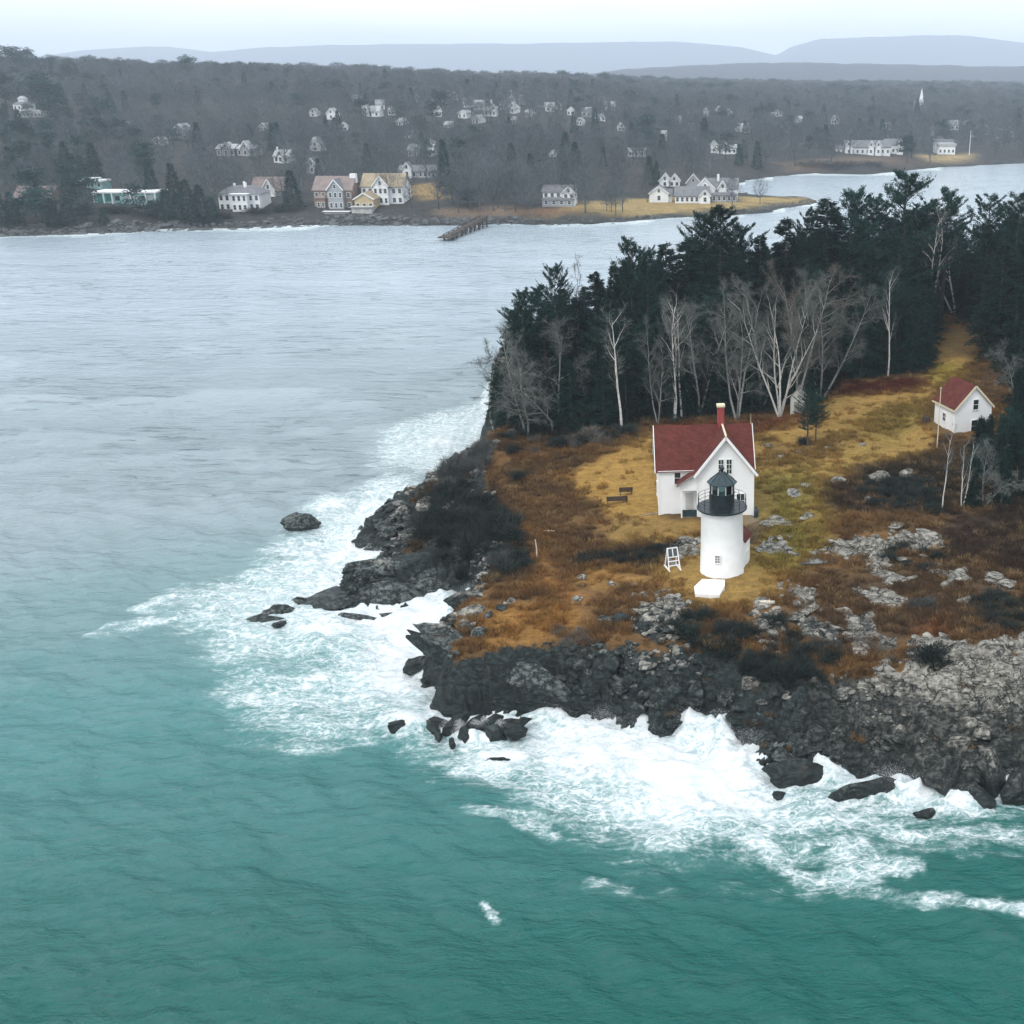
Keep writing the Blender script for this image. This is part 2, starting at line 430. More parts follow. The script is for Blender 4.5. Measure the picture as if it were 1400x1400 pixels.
def make_sea_mat():
    m = NT('sea'); P = m.pos(); s3 = m.sep(P)
    # body colour: green off the rocks, sky reflection and haze painted in farther out
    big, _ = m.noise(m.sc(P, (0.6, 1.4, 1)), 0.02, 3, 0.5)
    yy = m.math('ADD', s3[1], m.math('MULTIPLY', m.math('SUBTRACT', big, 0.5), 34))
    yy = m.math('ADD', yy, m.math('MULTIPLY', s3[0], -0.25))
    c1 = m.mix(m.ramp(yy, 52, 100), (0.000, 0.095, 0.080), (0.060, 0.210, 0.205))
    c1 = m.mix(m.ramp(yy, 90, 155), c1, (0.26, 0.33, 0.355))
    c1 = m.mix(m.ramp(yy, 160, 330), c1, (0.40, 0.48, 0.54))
    patch, _ = m.noise(m.sc(P, (0.5, 1.0, 1)), 0.07, 4, 0.6)
    c1 = m.mix(m.ramp(patch, 0.35, 0.65, 0, 0.13), c1, m.mix(0.45, c1, (0.004, 0.085, 0.08)))
    foam = m.attr('foam')
    wv = m.n('ShaderNodeVectorMath'); wv.operation = 'MULTIPLY_ADD'
    m.set(wv.inputs[0], m.noise(P, 0.30, 4, 0.6)[1]); wv.inputs[1].default_value = (3.2, 3.2, 0); m.set(wv.inputs[2], P)
    w = wv.outputs[0]
    e1 = m.vor(m.sc(w, (0.62, 1.05, 0)), 0.55, 'DISTANCE_TO_EDGE')
    e2 = m.vor(m.sc(w, (0.7, 1.15, 0), (0, 0, 0.5)), 1.35, 'DISTANCE_TO_EDGE')
    e3 = m.vor(m.sc(w, (0.8, 1.2, 0), (0, 0, 0.9)), 3.2, 'DISTANCE_TO_EDGE')
    nz, _ = m.noise(m.sc(P, (0.42, 1.35, 1), (0, 0, 0.12)), 0.42, 9, 0.70, 0.9)
    nf, _ = m.noise(m.sc(P, (0.8, 1.3, 1)), 2.2, 6, 0.7, 0.4)
    val = m.math('ADD', foam, m.math('MULTIPLY', m.math('SUBTRACT', nz, 0.5), 1.25))
    val = m.math('ADD', val, m.math('MULTIPLY', m.math('SUBTRACT', nf, 0.5), 0.55))
    present = m.ramp(foam, 0.02, 0.2)
    solid = m.ramp(val, 0.46, 1.02)
    web = m.math('MAXIMUM', m.ramp(e1, 0.11, 0.0), m.math('MULTIPLY', m.ramp(e2, 0.16, 0.0), 0.85))
    web = m.math('MAXIMUM', web, m.math('MULTIPLY', m.ramp(e3, 0.22, 0.0), 0.5))
    lace = m.math('MULTIPLY', m.math('MULTIPLY', web, m.ramp(nf, 0.30, 0.55, 0.35, 1.0)), m.ramp(val, 0.12, 0.55))
    milk = m.math('MULTIPLY', m.ramp(val, -0.05, 0.7), 0.42)    # bubbles under the surface
    f = m.math('MULTIPLY', m.math('MAXIMUM', solid, lace), present, clamp=True)
    body = m.mix(m.math('MULTIPLY', milk, present), c1, (0.42, 0.62, 0.62))
    a1, _ = m.noise(m.sc(P, (0.55, 1.3, 1), (0, 0, 0.12)), 0.33, 6, 0.62, 0.3)
    a2, _ = m.noise(m.sc(P, (0.6, 1.4, 1), (0, 0, -0.25)), 1.3, 6, 0.66, 0.3)
    dist = m.ramp(s3[1], 90, 420, 1.0, 0.30)
    hw = m.math('ADD', m.math('MULTIPLY', a1, 1.3), m.math('MULTIPLY', a2, 0.42))
    fl, _ = m.noise(m.sc(P, (0.22, 1.0, 1), (0, 0, 0.06)), 0.75, 3, 0.5, 0.2)
    gust, _ = m.noise(m.sc(P, (0.5, 1.0, 1)), 0.035, 3, 0.5)
    fleck = m.math('MULTIPLY', m.ramp(fl, 0.57, 0.70), m.ramp(gust, 0.38, 0.58, 0.15, 1.0))
    hw = m.math('ADD', m.math('MULTIPLY', hw, dist), m.math('MULTIPLY', fleck, m.ramp(s3[1], 85, 150, 0.05, 0.8)))
    water = m.bsdf(body, 0.10, m.bump(hw, 1.0, 1.0), 0.5, ior=1.38)
    fh = m.math('ADD', m.math('MULTIPLY', nf, 0.6), m.math('MULTIPLY', nz, 0.8))
    nq, _ = m.noise(m.sc(P, (0.7, 1.5, 1), (0, 0, 0.2)), 1.0, 7, 0.72, 1.0)
    foamk = m.math('MAXIMUM', m.math('MULTIPLY', m.ramp(nf, 0.28, 0.52), m.ramp(nq, 0.36, 0.52, 0.25, 1.0)), m.math('MULTIPLY', m.ramp(m.math('ADD', foam, m.math('MULTIPLY', m.math('SUBTRACT', nz, 0.5), 0.8)), 0.85, 1.2), 0.9))
    foamc = m.mix(foamk, (0.30, 0.42, 0.44), (0.74, 0.77, 0.78))
    fb = m.bsdf(foamc, 0.9, m.bump(fh, 0.7, 0.5), 0.2)
    mx = m.n('ShaderNodeMixShader'); m.set(mx.inputs[0], f); m.set(mx.inputs[1], water); m.set(mx.inputs[2], fb)
    return m.done(mx.outputs[0])
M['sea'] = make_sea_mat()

def foliage(name, c1, c2, spec=0.15, inst=False):
    m = NT(name); g = m.n('ShaderNodeNewGeometry')
    oi = m.n('ShaderNodeObjectInfo')
    f, _ = m.noise(g.outputs['Position'], 0.9, 3)
    r = g.outputs['Random Per Island']
    k = m.math('ADD', m.math('MULTIPLY', r, 0.6), m.math('MULTIPLY', m.ramp(f, 0.3, 0.7), 0.4))
    c = m.mix(k, c1, c2)
    nd = m.n('ShaderNodeVectorMath'); nd.operation = 'SCALE'; m.set(nd.inputs[0], c)
    m.set(nd.inputs['Scale'], m.ramp(oi.outputs['Random'], 0, 1, 0.7, 1.35, False))
    return m.done(m.bsdf(nd.outputs[0], 0.8, None, spec))
M['spruce'] = foliage('spruce_needles', (0.002, 0.011, 0.009), (0.008, 0.030, 0.023))
M['pine'] = foliage('pine_needles', (0.004, 0.018, 0.015), (0.018, 0.054, 0.042))
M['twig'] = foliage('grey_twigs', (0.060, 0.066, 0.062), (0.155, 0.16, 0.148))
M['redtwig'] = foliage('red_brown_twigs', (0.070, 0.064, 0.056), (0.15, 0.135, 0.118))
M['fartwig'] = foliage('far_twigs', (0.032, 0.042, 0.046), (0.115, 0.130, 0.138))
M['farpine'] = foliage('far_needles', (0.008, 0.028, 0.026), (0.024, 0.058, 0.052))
M['scrub'] = foliage('dark_scrub', (0.011, 0.019, 0.017), (0.034, 0.042, 0.037))
M['scrubgrey'] = foliage('grey_scrub', (0.05, 0.055, 0.055), (0.11, 0.115, 0.11))
M['bark'] = simple('conifer_bark', (0.06, 0.048, 0.04), 0.9, 0.3, 6)
M['greybark'] = simple('grey_bark', (0.20, 0.205, 0.19), 0.9, 0.3, 4)
def birch_mat():
    m = NT('birch_bark'); p = m.obj()
    f, _ = m.noise(m.sc(p, (2, 2, 9)), 1.5, 4, 0.6)
    c = m.mix(m.ramp(f, 0.56, 0.66), (0.60, 0.58, 0.54), (0.07, 0.06, 0.055))
    return m.done(m.bsdf(c, 0.7, None, 0.2))
M['birch'] = birch_mat()
M['darkbark'] = simple('dark_bark', (0.07, 0.062, 0.058), 0.9, 0.3, 3)
M['white'] = clapboard('white_clapboard', (0.80, 0.80, 0.79))
M['whitesmooth'] = simple('white_painted_brick', (0.82, 0.82, 0.81), 0.55, 0.03, 1.2, 0.25, tint=(0.74, 0.74, 0.72))
M['trim'] = simple('white_trim', (0.78, 0.78, 0.76), 0.5, 0.04)
M['cream'] = simple('cream_trim', (0.62, 0.55, 0.38), 0.6, 0.08)
M['redroof'] = shingle('red_shingle', (0.098, 0.025, 0.019))
M['brick'] = simple('red_brick', (0.27, 0.05, 0.045), 0.9, 0.25, 9, 0.4)
M['black'] = simple('black_painted_iron', (0.012, 0.020, 0.024), 0.35, 0.15, 3)
M['slate'] = simple('dark_roof_metal', (0.020, 0.040, 0.046), 0.38, 0.2, 3)
M['glass'] = simple('window_glass', (0.02, 0.03, 0.035), 0.08, 0.2, 1.0, spec=0.8)
M['deck'] = simple('weathered_wood', (0.22, 0.21, 0.19), 0.85, 0.25, 5, 0.3)
M['darkwood'] = simple('dark_wood', (0.05, 0.035, 0.026), 0.85, 0.35, 5, 0.3)
M['concrete'] = simple('white_concrete', (0.78, 0.78, 0.76), 0.7, 0.05, 2, 0.2)
M['log'] = simple('bleached_wood', (0.52, 0.47, 0.38), 0.85, 0.2, 4, 0.3)
M['olddw'] = clapboard('weathered_white_board', (0.55, 0.54, 0.50), 0.15, 0.15, 0.6)
def lens_glass():
    m = NT('lantern_glass')
    g = m.n('ShaderNodeBsdfGlossy'); g.inputs['Roughness'].default_value = 0.02
    t = m.n('ShaderNodeBsdfTransparent'); t.inputs['Color'].default_value = (0.9, 0.95, 0.95, 1)
    fr = m.n('ShaderNodeFresnel'); fr.inputs['IOR'].default_value = 1.6
    mx = m.n('ShaderNodeMixShader'); m.set(mx.inputs[0], m.math('ADD', fr.outputs[0], 0.06))
    m.set(mx.inputs[1], t.outputs[0]); m.set(mx.inputs[2], g.outputs[0])
    return m.done(mx.outputs[0])
M['clear'] = lens_glass()
M['lens'] = simple('lens_glass', (0.55, 0.62, 0.62), 0.12, 0.2, 6, spec=0.9)

# ------------------------------------------------------------------ island terrain
COAST = [at(*q) for q in [(690, 470, 3), (672, 520, 3), (662, 560, 3), (655, 612, 2.5), (604, 640, 2), (572, 662, 2), (522, 690, 1.2), (500, 712, .5),
    (490, 742, 0), (520, 757, 0), (545, 757, 0), (508, 778, 0), (492, 795, 0), (455, 806, 0), (450, 824, 0), (478, 838, 0), (520, 836, 0), (560, 820, 0),
    (615, 808, 0), (640, 818, 0), (637, 850, 0), (612, 880, 0), (590, 893, 0), (584, 925, 0), (600, 960, 0), (612, 972, 0), (700, 972, 0), (760, 966, 0),
    (800, 980, 0), (860, 994, 0), (905, 998, 0), (960, 994, 0), (1005, 1014, 0), (1040, 1045, 0), (1055, 1066, 0), (1100, 1066, 0), (1135, 1052, 0),
    (1180, 1068, 0), (1225, 1064, 0), (1265, 1074, 0), (1330, 1083, 0), (1380, 1070, 0), (1400, 1066, 0), (1500, 1070, 0), (1650, 1040, 0)]]
COAST = [(p.x, p.y) for p in COAST] + [(125, 100), (135, 190), (110, 236), (60, 250), (10, 246), (-22, 228), (-33, 205)]
# plateau heights: photo point, height
PL = [(990, 790, 6), (940, 740, 6.1), (1080, 790, 6), (965, 705, 6.3), (900, 705, 6.3), (1030, 700, 6.3), (960, 640, 6.6), (850, 680, 6), (780, 640, 6.2), (700, 700, 5.2), (650, 650, 5.2),
      (760, 760, 5.0), (860, 760, 4.9), (700, 600, 6.8), (800, 590, 7.2), (740, 840, 4.8), (660, 830, 4.4), (620, 890, 3.9), (700, 900, 4.6), (640, 920, 3.2), (800, 880, 4.9),
      (900, 860, 5.4), (900, 910, 4.6), (1000, 830, 5.8), (1050, 900, 5.0), (1130, 930, 5.0), (1200, 905, 6.0), (1290, 890, 6.6), (1380, 890, 6.8), (1150, 830, 5.9), (1250, 780, 6.3),
      (1200, 720, 6.8), (1350, 760, 6.9), (1290, 700, 7.4), (1390, 680, 8.4), (1100, 650, 6.8), (1200, 600, 7.4), (1130, 550, 7.8), (1265, 540, 8.4), (1320, 585, 8.3), (1380, 560, 9),
      (1300, 460, 9.4), (1000, 575, 7.4), (900, 575, 7.4), (590, 790, 3.4), (540, 790, 2.2), (480, 812, 1.5), (640, 770, 4.2), (680, 790, 4.5), (600, 730, 4.0), (540, 715, 2.6),
      (620, 680, 4.5), (720, 800, 4.9), (660, 700, 5.0)]
PLW = [(*at(px, py, z).xy, z) for px, py, z in PL] + [(-24, 190, 9), (12, 215, 9), (54, 200, 10), (94, 150, 9), (100, 105, 8), (46, 80, 7)]
WID = [(480, 812, 5), (520, 790, 6), (560, 700, 8), (600, 650, 7), (640, 600, 3), (600, 800, 5), (640, 840, 3), (600, 890, 2.2), (640, 950, 2.6), (720, 960, 3.4),
       (800, 970, 4.2), (900, 980, 4.6), (1000, 990, 4.6), (1080, 1040, 6.5), (1200, 1050, 7.5), (1300, 1060, 7.5), (1400, 1050, 7.5), (1600, 1040, 7)]
WIDW = [(*at(px, py, 0).xy, w) for px, py, w in WID] + [(-34, 190, 3), (65, 240, 8)]

def axis(a, b, step, lo, hi, grow, mx=1e9):
    c = list(np.arange(a, b, step)); s = step; v = c[-1]
    while v < hi: s = min(s * grow, mx); v += s; c.append(v)
    s = step; v = c[0]; pre = []
    while v > lo: s = min(s * grow, mx); v -= s; pre.append(v)
    return np.array(pre[::-1] + c)
tx = axis(-44, 36, 0.27, -52, 140, 1.04, 2.0)
ty = axis(70, 118, 0.24, 64, 256, 1.02, 0.9)
TX, TY = np.meshgrid(tx, ty)
TD = sdist(TX, TY, COAST)
TD = TD + fbm(TX * 0.35, TY * 0.35, 3, 3) * 1.4 * np.clip(1 - np.abs(TD) / 12, 0, 1)
TP = idw(TX, TY, PLW); TW = idw(TX, TY, WIDW, 3, 2)
t = np.clip(TD / TW, 0, 1)
prof = 1 - (1 - t) ** 2.0
TZ = np.where(TD > 0, TP * prof, np.maximum(TD * 0.7, -3.0))
TZ += fbm(TX * 0.08, TY * 0.08, 21, 3) * 1.0 * np.clip(TD / 8, 0, 1)
# rock weight: the cliff band, plus outcrops
TR = np.clip(1.35 - TD / (TW * 0.98), 0, 1)
TR = np.where(TD < 0.3, 1, TR)
def poly_px(pts, z=6.0): return [tuple(at(a, b, z).xy) for a, b in pts]
OUT = [([(1190, 745), (1235, 728), (1285, 730), (1280, 745), (1230, 752)], 6.8), ([(1120, 750), (1150, 738), (1200, 738), (1205, 750), (1150, 752)], 6.5),
       ([(1185, 752), (1205, 755), (1215, 775), (1240, 785), (1220, 790), (1190, 770)], 6.5), ([(1170, 800), (1200, 800), (1245, 815), (1235, 828), (1190, 820)], 6.1),
       ([(1075, 795), (1100, 802), (1118, 825), (1100, 825), (1080, 805)], 6), ([(1290, 782), (1320, 780), (1320, 792), (1295, 795)], 6.5),
       ([(1085, 842), (1105, 842), (1145, 860), (1140, 872), (1100, 860)], 5.7), ([(1165, 840), (1190, 835), (1195, 865), (1175, 880), (1160, 860)], 5.8),
       ([(1040, 850), (1058, 865), (1060, 890), (1040, 880)], 5.4), ([(1200, 865), (1220, 870), (1222, 882), (1205, 880)], 5.8),
       ([(1045, 742), (1072, 742), (1075, 756), (1040, 756)], 6), ([(925, 738), (950, 735), (960, 750), (930, 775), (915, 765)], 6),
       ([(650, 640), (662, 650), (658, 680), (645, 670)], 5), ([(870, 830), (930, 825), (935, 860), (900, 875), (868, 860)], 5.4),
       ([(1245, 870), (1290, 872), (1320, 890), (1400, 885), (1400, 930), (1240, 930)], 6.4), ([(1350, 790), (1385, 800), (1380, 806), (1352, 795)], 6.6)]
for pl_, z in OUT:
    q = poly_px(pl_, z); d = sdist(TX, TY, q)
    TR = np.maximum(TR, sstep(-1.0, 0.4, d) * 0.95)
    TZ += sstep(-0.8, 0.8, d) * 0.35
# flatten building pads
PADS = [(at(987, 779, 6), 4.0, 6.0), (Vector((-1.4, 118.5, 6.3)), 8.0, 6.3), (Vector((30.4, 141.5, 8.3)), 4.5, 8.3)]
for p, r, z in PADS:
    d = np.hypot(TX - p.x, TY - p.y); k = sstep(r + 4, r, d)
    TZ = TZ * (1 - k) + z * k
    TR = TR * (1 - k)
# broken rock relief
def rock_relief(X, Y):
    wx = X + fbm(X * .5, Y * .5, 31, 3) * 1.6; wy = Y + fbm(X * .5, Y * .5, 47, 3) * 1.6
    f1, f2, cid, ox, oy = worley(wx * 0.34, wy * 0.42, 3)
    a = (cid - 0.5) * 1.7 + (ox * (cid * 2 - 1) + oy * (0.6 - cid)) * 1.2 - np.clip(0.12 - (f2 - f1), 0, 1) * 6.0
    f1, f2, cid, ox, oy = worley(wx * 0.95, wy * 1.2, 13)
    b = (cid - 0.5) * 0.75 + (ox * (cid * 2 - 1)) * 0.5 - np.clip(0.14 - (f2 - f1), 0, 1) * 2.0
    f1, f2, cid, ox, oy = worley(wx * 2.2, wy * 2.4, 23)
    c = (cid - 0.5) * 0.34 + ox * (cid * 2 - 1) * .3
    return a * 1.0 + b * 0.55 + c * .4 + fbm(X * .9, Y * .9, 33, 3) * .5
rel = rock_relief(TX, TY)
cl = np.clip(TR * 1.5 - 0.3, 0, 1)
off = fbm(TX * .13, TY * .13, 55, 3) * 2.6 + (worley(TX * .22 + 3, TY * .22, 57)[2] - .5) * 1.0
qq = (TZ + off) / 1.25
ter = (np.floor(qq) + sstep(.62, .98, qq - np.floor(qq))) * 1.25 - off
kt = cl * np.clip(.35 + (TX + 6) / 14, .35, .95) * np.clip(TD / 2, 0, 1)
TZ = TZ * (1 - kt) + ter * kt
rel = rel * np.clip(1 - (TX + 2) / 22, .42, 1)
inshore = np.clip(TD / 1.5 + 0.5, 0, 1)
small = np.clip(1 - (TD - TW) / 3.0, 0.30, 1)
TZ += rel * cl * inshore * small
TZ += fbm(TX * 1.1, TY * 1.1, 77, 3) * 0.22 * (1 - cl) * np.clip(TD / 3, 0, 1)

def H(x, y):
    i = np.clip(np.searchsorted(tx, x) - 1, 0, len(tx) - 2); j = np.clip(np.searchsorted(ty, y) - 1, 0, len(ty) - 2)
    u = np.clip((x - tx[i]) / (tx[i + 1] - tx[i]), 0, 1); v = np.clip((y - ty[j]) / (ty[j + 1] - ty[j]), 0, 1)
    return (TZ[j, i] * (1 - u) + TZ[j, i + 1] * u) * (1 - v) + (TZ[j + 1, i] * (1 - u) + TZ[j + 1, i + 1] * u) * v
def G(px, py, zhi=16.0):
    """where the line of sight through a photo point meets the island"""
    a = at(px, py, zhi); b = at(px, py, -0.5)
    lo, n = 0.0, 160
    for k in range(n + 1):
        p = a.lerp(b, k / n)
        if p.z <= H(p.x, p.y):
            q0, q1 = a.lerp(b, max(k - 1, 0) / n), p
            for _ in range(8):
                m_ = q0.lerp(q1, 0.5)
                if m_.z <= H(m_.x, m_.y): q1 = m_
                else: q0 = m_
            return q1
    return at(px, py, 0)

# ground colours by cover
GC = np.zeros(TX.shape + (3,)); GC[:] = (0.135, 0.080, 0.037)
def paint(poly, c, soft=1.2, amt=1.0, z=6.0, nz=1.5, line=None):
    global GC
    if line: d = line - linedist(TX, TY, [G(*p).xy for p in poly])
    else: d = sdist(TX, TY, [tuple(G(*p).xy) for p in poly])
    d = d + fbm(TX * .35, TY * .35, int(sum(poly[0])), 4) * nz
    k = (sstep(-soft, soft, d) * amt)[..., None]
    GC = GC * (1 - k) + np.array(c) * k
mixn = sstep(-0.25, 0.3, fbm(TX * .22, TY * .3, 5, 4))[..., None]
GC = GC * (1 - mixn * 0.55) + np.array((0.24, 0.125, 0.045)) * mixn * 0.55
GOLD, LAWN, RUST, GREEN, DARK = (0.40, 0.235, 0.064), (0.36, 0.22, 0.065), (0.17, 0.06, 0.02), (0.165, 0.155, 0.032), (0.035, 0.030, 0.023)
paint([(768, 656), (800, 632), (850, 610), (895, 590), (905, 640), (905, 712), (880, 712), (850, 706), (812, 690)], GOLD, 1.6)
paint([(830, 720), (900, 708), (960, 712), (960, 745), (900, 740), (840, 745)], LAWN, 1.5, 0.8)
paint([(1025, 600), (1060, 585), (1125, 545), (1180, 542), (1255, 535), (1272, 500), (1268, 455), (1312, 455), (1325, 500), (1290, 525), (1270, 560), (1272, 625), (1210, 640),
       (1165, 650), (1120, 675), (1135, 715), (1115, 755), (1090, 780), (1060, 812), (1010, 830), (950, 835), (905, 800), (895, 775), (960, 735), (1030, 700)], LAWN, 1.5)
paint([(1045, 690), (1050, 650), (1100, 640), (1120, 660), (1110, 700), (1120, 740), (1080, 780), (1040, 770)], GREEN, 2.5, 0.75)
paint([(1035, 600), (1120, 620), (1180, 590), (1260, 600), (1150, 655), (1115, 760), (1040, 790), (1030, 700)], (0.25, 0.19, 0.045), 3, .25)
paint([(1160, 580), (1200, 560), (1265, 550), (1270, 580), (1200, 600)], GREEN, 3, 0.5)
paint([(1275, 500), (1310, 495), (1318, 512), (1278, 530)], (0.30, 0.24, 0.04), 2, 0.7)
paint([(1275, 455), (1325, 450), (1340, 490), (1285, 490)], (0.13, 0.085, 0.035), 2, 0.85)
paint([(1130, 540), (1140, 528), (1262, 520), (1262, 535), (1200, 540)], (0.10, 0.022, 0.012), 1.5, 0.9)
paint([(895, 590), (900, 578), (1090, 570), (1120, 560), (1120, 575), (1030, 592)], (0.15, 0.05, 0.02), 1.5, 0.8)
paint([(1040, 600), (1090, 612), (1180, 590), (1180, 602), (1090, 640), (1045, 632)], (0.15, 0.09, 0.035), 1.5, 0.45)
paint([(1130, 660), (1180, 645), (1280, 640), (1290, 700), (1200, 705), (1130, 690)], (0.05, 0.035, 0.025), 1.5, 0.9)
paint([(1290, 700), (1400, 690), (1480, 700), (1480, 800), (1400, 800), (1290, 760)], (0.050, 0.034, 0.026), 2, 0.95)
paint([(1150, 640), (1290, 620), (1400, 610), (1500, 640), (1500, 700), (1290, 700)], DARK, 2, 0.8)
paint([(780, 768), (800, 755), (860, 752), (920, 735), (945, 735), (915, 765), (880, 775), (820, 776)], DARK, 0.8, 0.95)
paint([(660, 840), (720, 820), (790, 830), (800, 860), (740, 880), (670, 880)], (0.34, 0.17, 0.045), 1.5, 0.85)
paint([(780, 780), (880, 775), (900, 800), (790, 800)], (0.36, 0.20, 0.06), 1.5, 0.7)
paint([(640, 680), (680, 700), (712, 725), (738, 765), (745, 800), (790, 820)], (0.34, 0.17, 0.055), 0.8, 0.9, line=0.9, nz=.5)
paint([(700, 790), (760, 800), (830, 790), (900, 800)], (0.33, 0.18, 0.06), 0.8, 0.7, line=0.6, nz=.5)
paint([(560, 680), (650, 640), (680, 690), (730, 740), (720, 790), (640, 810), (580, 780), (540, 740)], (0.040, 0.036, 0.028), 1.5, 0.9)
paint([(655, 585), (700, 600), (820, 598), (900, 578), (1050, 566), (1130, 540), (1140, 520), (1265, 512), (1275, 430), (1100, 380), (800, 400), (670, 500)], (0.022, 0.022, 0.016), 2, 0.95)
paint([(1110, 800), (1250, 770), (1400, 800), (1400, 890), (1250, 880), (1100, 900), (1060, 850)], (0.095, 0.062, 0.038), 2, 0.7)
paint([(1250, 860), (1290, 850), (1310, 880), (1250, 885)], (0.19, 0.07, 0.025), 1, 0.6)
paint([(1020, 690), (1032, 690), (1040, 720), (1030, 745), (1020, 740)], (0.22, 0.19, 0.15), 0.7, 0.8, nz=.4)
GC = GC * np.array((.84, .86, .88))
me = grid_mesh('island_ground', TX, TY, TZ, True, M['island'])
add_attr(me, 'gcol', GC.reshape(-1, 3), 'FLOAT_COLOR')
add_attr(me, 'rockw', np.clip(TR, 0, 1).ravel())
island = tag(link('island_ground', me), kind='structure')

def gcol_at(x, y):
    i = np.clip(np.searchsorted(tx, x) - 1, 0, len(tx) - 2); j = np.clip(np.searchsorted(ty, y) - 1, 0, len(ty) - 2)
    return GC[j, i], TR[j, i], TD[j, i]

# ------------------------------------------------------------------ sea
sx = axis(-82, 34, 0.30, -9500, 9500, 1.075)
sy = axis(40, 124, 0.30, -600, 11500, 1.06)
SX, SY = np.meshgrid(sx, sy)
stepx = np.gradient(sx)[None, :]; stepy = np.gradient(sy)[:, None]
near = np.clip(1 - (SY - 200) / 200, 0, 1) * np.clip(1 - (np.abs(SX) - 120) / 100, 0, 1)
FOAM = np.zeros(SX.shape)
jj = np.where((sy > 38) & (sy < 260))[0]; ii = np.where((sx > -150) & (sx < 80))[0]
sub = np.ix_(jj, ii); fx, fy = SX[sub], SY[sub]
warpx = fbm(fx * .09, fy * .09, 101, 3) * 4.5; warpy = fbm(fx * .09, fy * .09, 131, 3) * 3.5
def p0(l): return [tuple(at(a, b, 0).xy) for a, b in l]
Fs = np.zeros(fx.shape)
def foam_poly(pts, edge, inner, width):
    global Fs
    d = sdist(fx + warpx, fy + warpy, p0(pts))
    Fs = np.maximum(Fs, np.where(d > 0, edge + (inner - edge) * np.clip(d / width, 0, 1), edge * np.clip(1 + d / 4.0, 0, 1)))
def foam_line(pts, w, amt):
    global Fs
    d = linedist(fx + warpx * .35, fy + warpy * .35, p0(pts))
    Fs = np.maximum(Fs, (amt * (.72 + 1.1 * fbm(fx * .35, fy * .5, 77, 3))) * np.clip(1.15 - d / w * (1 + .8 * fbm(fx * .6, fy * .6, 78, 3)), 0, 1) ** 0.8)
foam_poly([(215, 845), (245, 800), (330, 785), (395, 740), (440, 690), (520, 668), (560, 655), (560, 800), (640, 800), (640, 850), (600, 890), (585, 920), (600, 975),
           (560, 990), (500, 1018), (420, 1030), (372, 1002), (345, 960), (390, 920), (330, 900), (290, 862)], 0.28, 0.95, 10)
foam_poly([(440, 700), (520, 670), (560, 800), (640, 810), (610, 880), (600, 960), (480, 960), (420, 860), (420, 800), (470, 740)], 0.75, 1.15, 4)
foam_poly([(530, 640), (545, 590), (600, 565), (668, 545), (690, 590), (650, 640), (600, 650), (560, 650)], 0.42, 0.85, 8)
foam_poly([(545, 985), (600, 950), (760, 950), (1000, 980), (1060, 1060), (1140, 1060), (1230, 1065), (1420, 1060), (1460, 1090), (1400, 1108), (1300, 1110), (1240, 1130),
           (1160, 1150), (1090, 1170), (1000, 1160), (880, 1155), (760, 1108), (640, 1060), (565, 1030)], 0.28, 0.95, 8)
foam_poly([(700, 975), (860, 985), (1000, 1000), (1050, 1050), (1040, 1110), (940, 1140), (850, 1110), (780, 1060), (700, 1020)], 0.8, 1.2, 4)
foam_line([(150, 868), (200, 855), (300, 840), (420, 830)], 2.2, 0.62)
foam_line([(200, 828), (260, 800), (360, 790)], 2.2, 0.6)
foam_line([(1040, 1140), (1075, 1185), (1110, 1208), (1150, 1200), (1190, 1188), (1230, 1192)], 1.5, 0.66)
foam_line([(880, 1222), (940, 1218), (1000, 1212), (1110, 1210)], 0.9, 0.24)
foam_line([(1110, 1205), (1200, 1222), (1290, 1240), (1400, 1242), (1500, 1250)], 1.0, 0.40)
foam_line([(1270, 1238), (1340, 1240), (1400, 1246)], 0.9, 0.8)
foam_line([(664, 1230), (676, 1245), (684, 1254)], 0.34, 0.62)
foam_line([(640, 1110), (700, 1120), (760, 1140)], 1.2, 0.34)
foam_line([(620, 1060), (720, 1080), (800, 1090)], 1.5, 0.42)
foam_line([(810, 1214), (860, 1218)], 0.9, 0.36)
foam_line([(1150, 1170), (1260, 1140), (1400, 1150)], 3.0, 0.42)
foam_line([(350, 960), (430, 985), (500, 1000)], 2.0, 0.5)
cd = sdist(fx, fy, COAST)
Fs = np.maximum(Fs, np.where(cd > -1.6, 0.9 + 0.3 * fbm(fx * .3, fy * .3, 9, 2), 0))
FOAM[sub] = np.clip(Fs, 0, 1.3)
# thin surf on the far shore is made with the mainland below
WZ = np.zeros(SX.shape); prng = np.random.default_rng(5)
for k in range(46):
    lam = 1.5 * (1.085 ** k); th = R(250) + prng.normal(0, 0.55)
    kx, ky = math.cos(th) * 2 * math.pi / lam, math.sin(th) * 2 * math.pi / lam
    amp = 0.0105 * lam ** 0.72
    if lam > 14: amp *= 0.6
    fade = np.clip(1.6 - np.maximum(stepx, stepy) * 3.2 / lam, 0, 1)
    ph = prng.uniform(0, 6.28)
    a = kx * SX + ky * SY + ph
    s_ = np.sin(a)
    WZ += amp * fade * (s_ + 0.35 * np.sin(2 * a + 1.5))
ws = WZ[sub]
lump = fbm(fx * .5, fy * .7, 201, 4); lump2 = fbm(fx * 1.5, fy * 1.9, 205, 3)
ws = ws + np.clip(Fs, 0, 1) * (0.10 + 0.55 * lump + 0.22 * lump2)
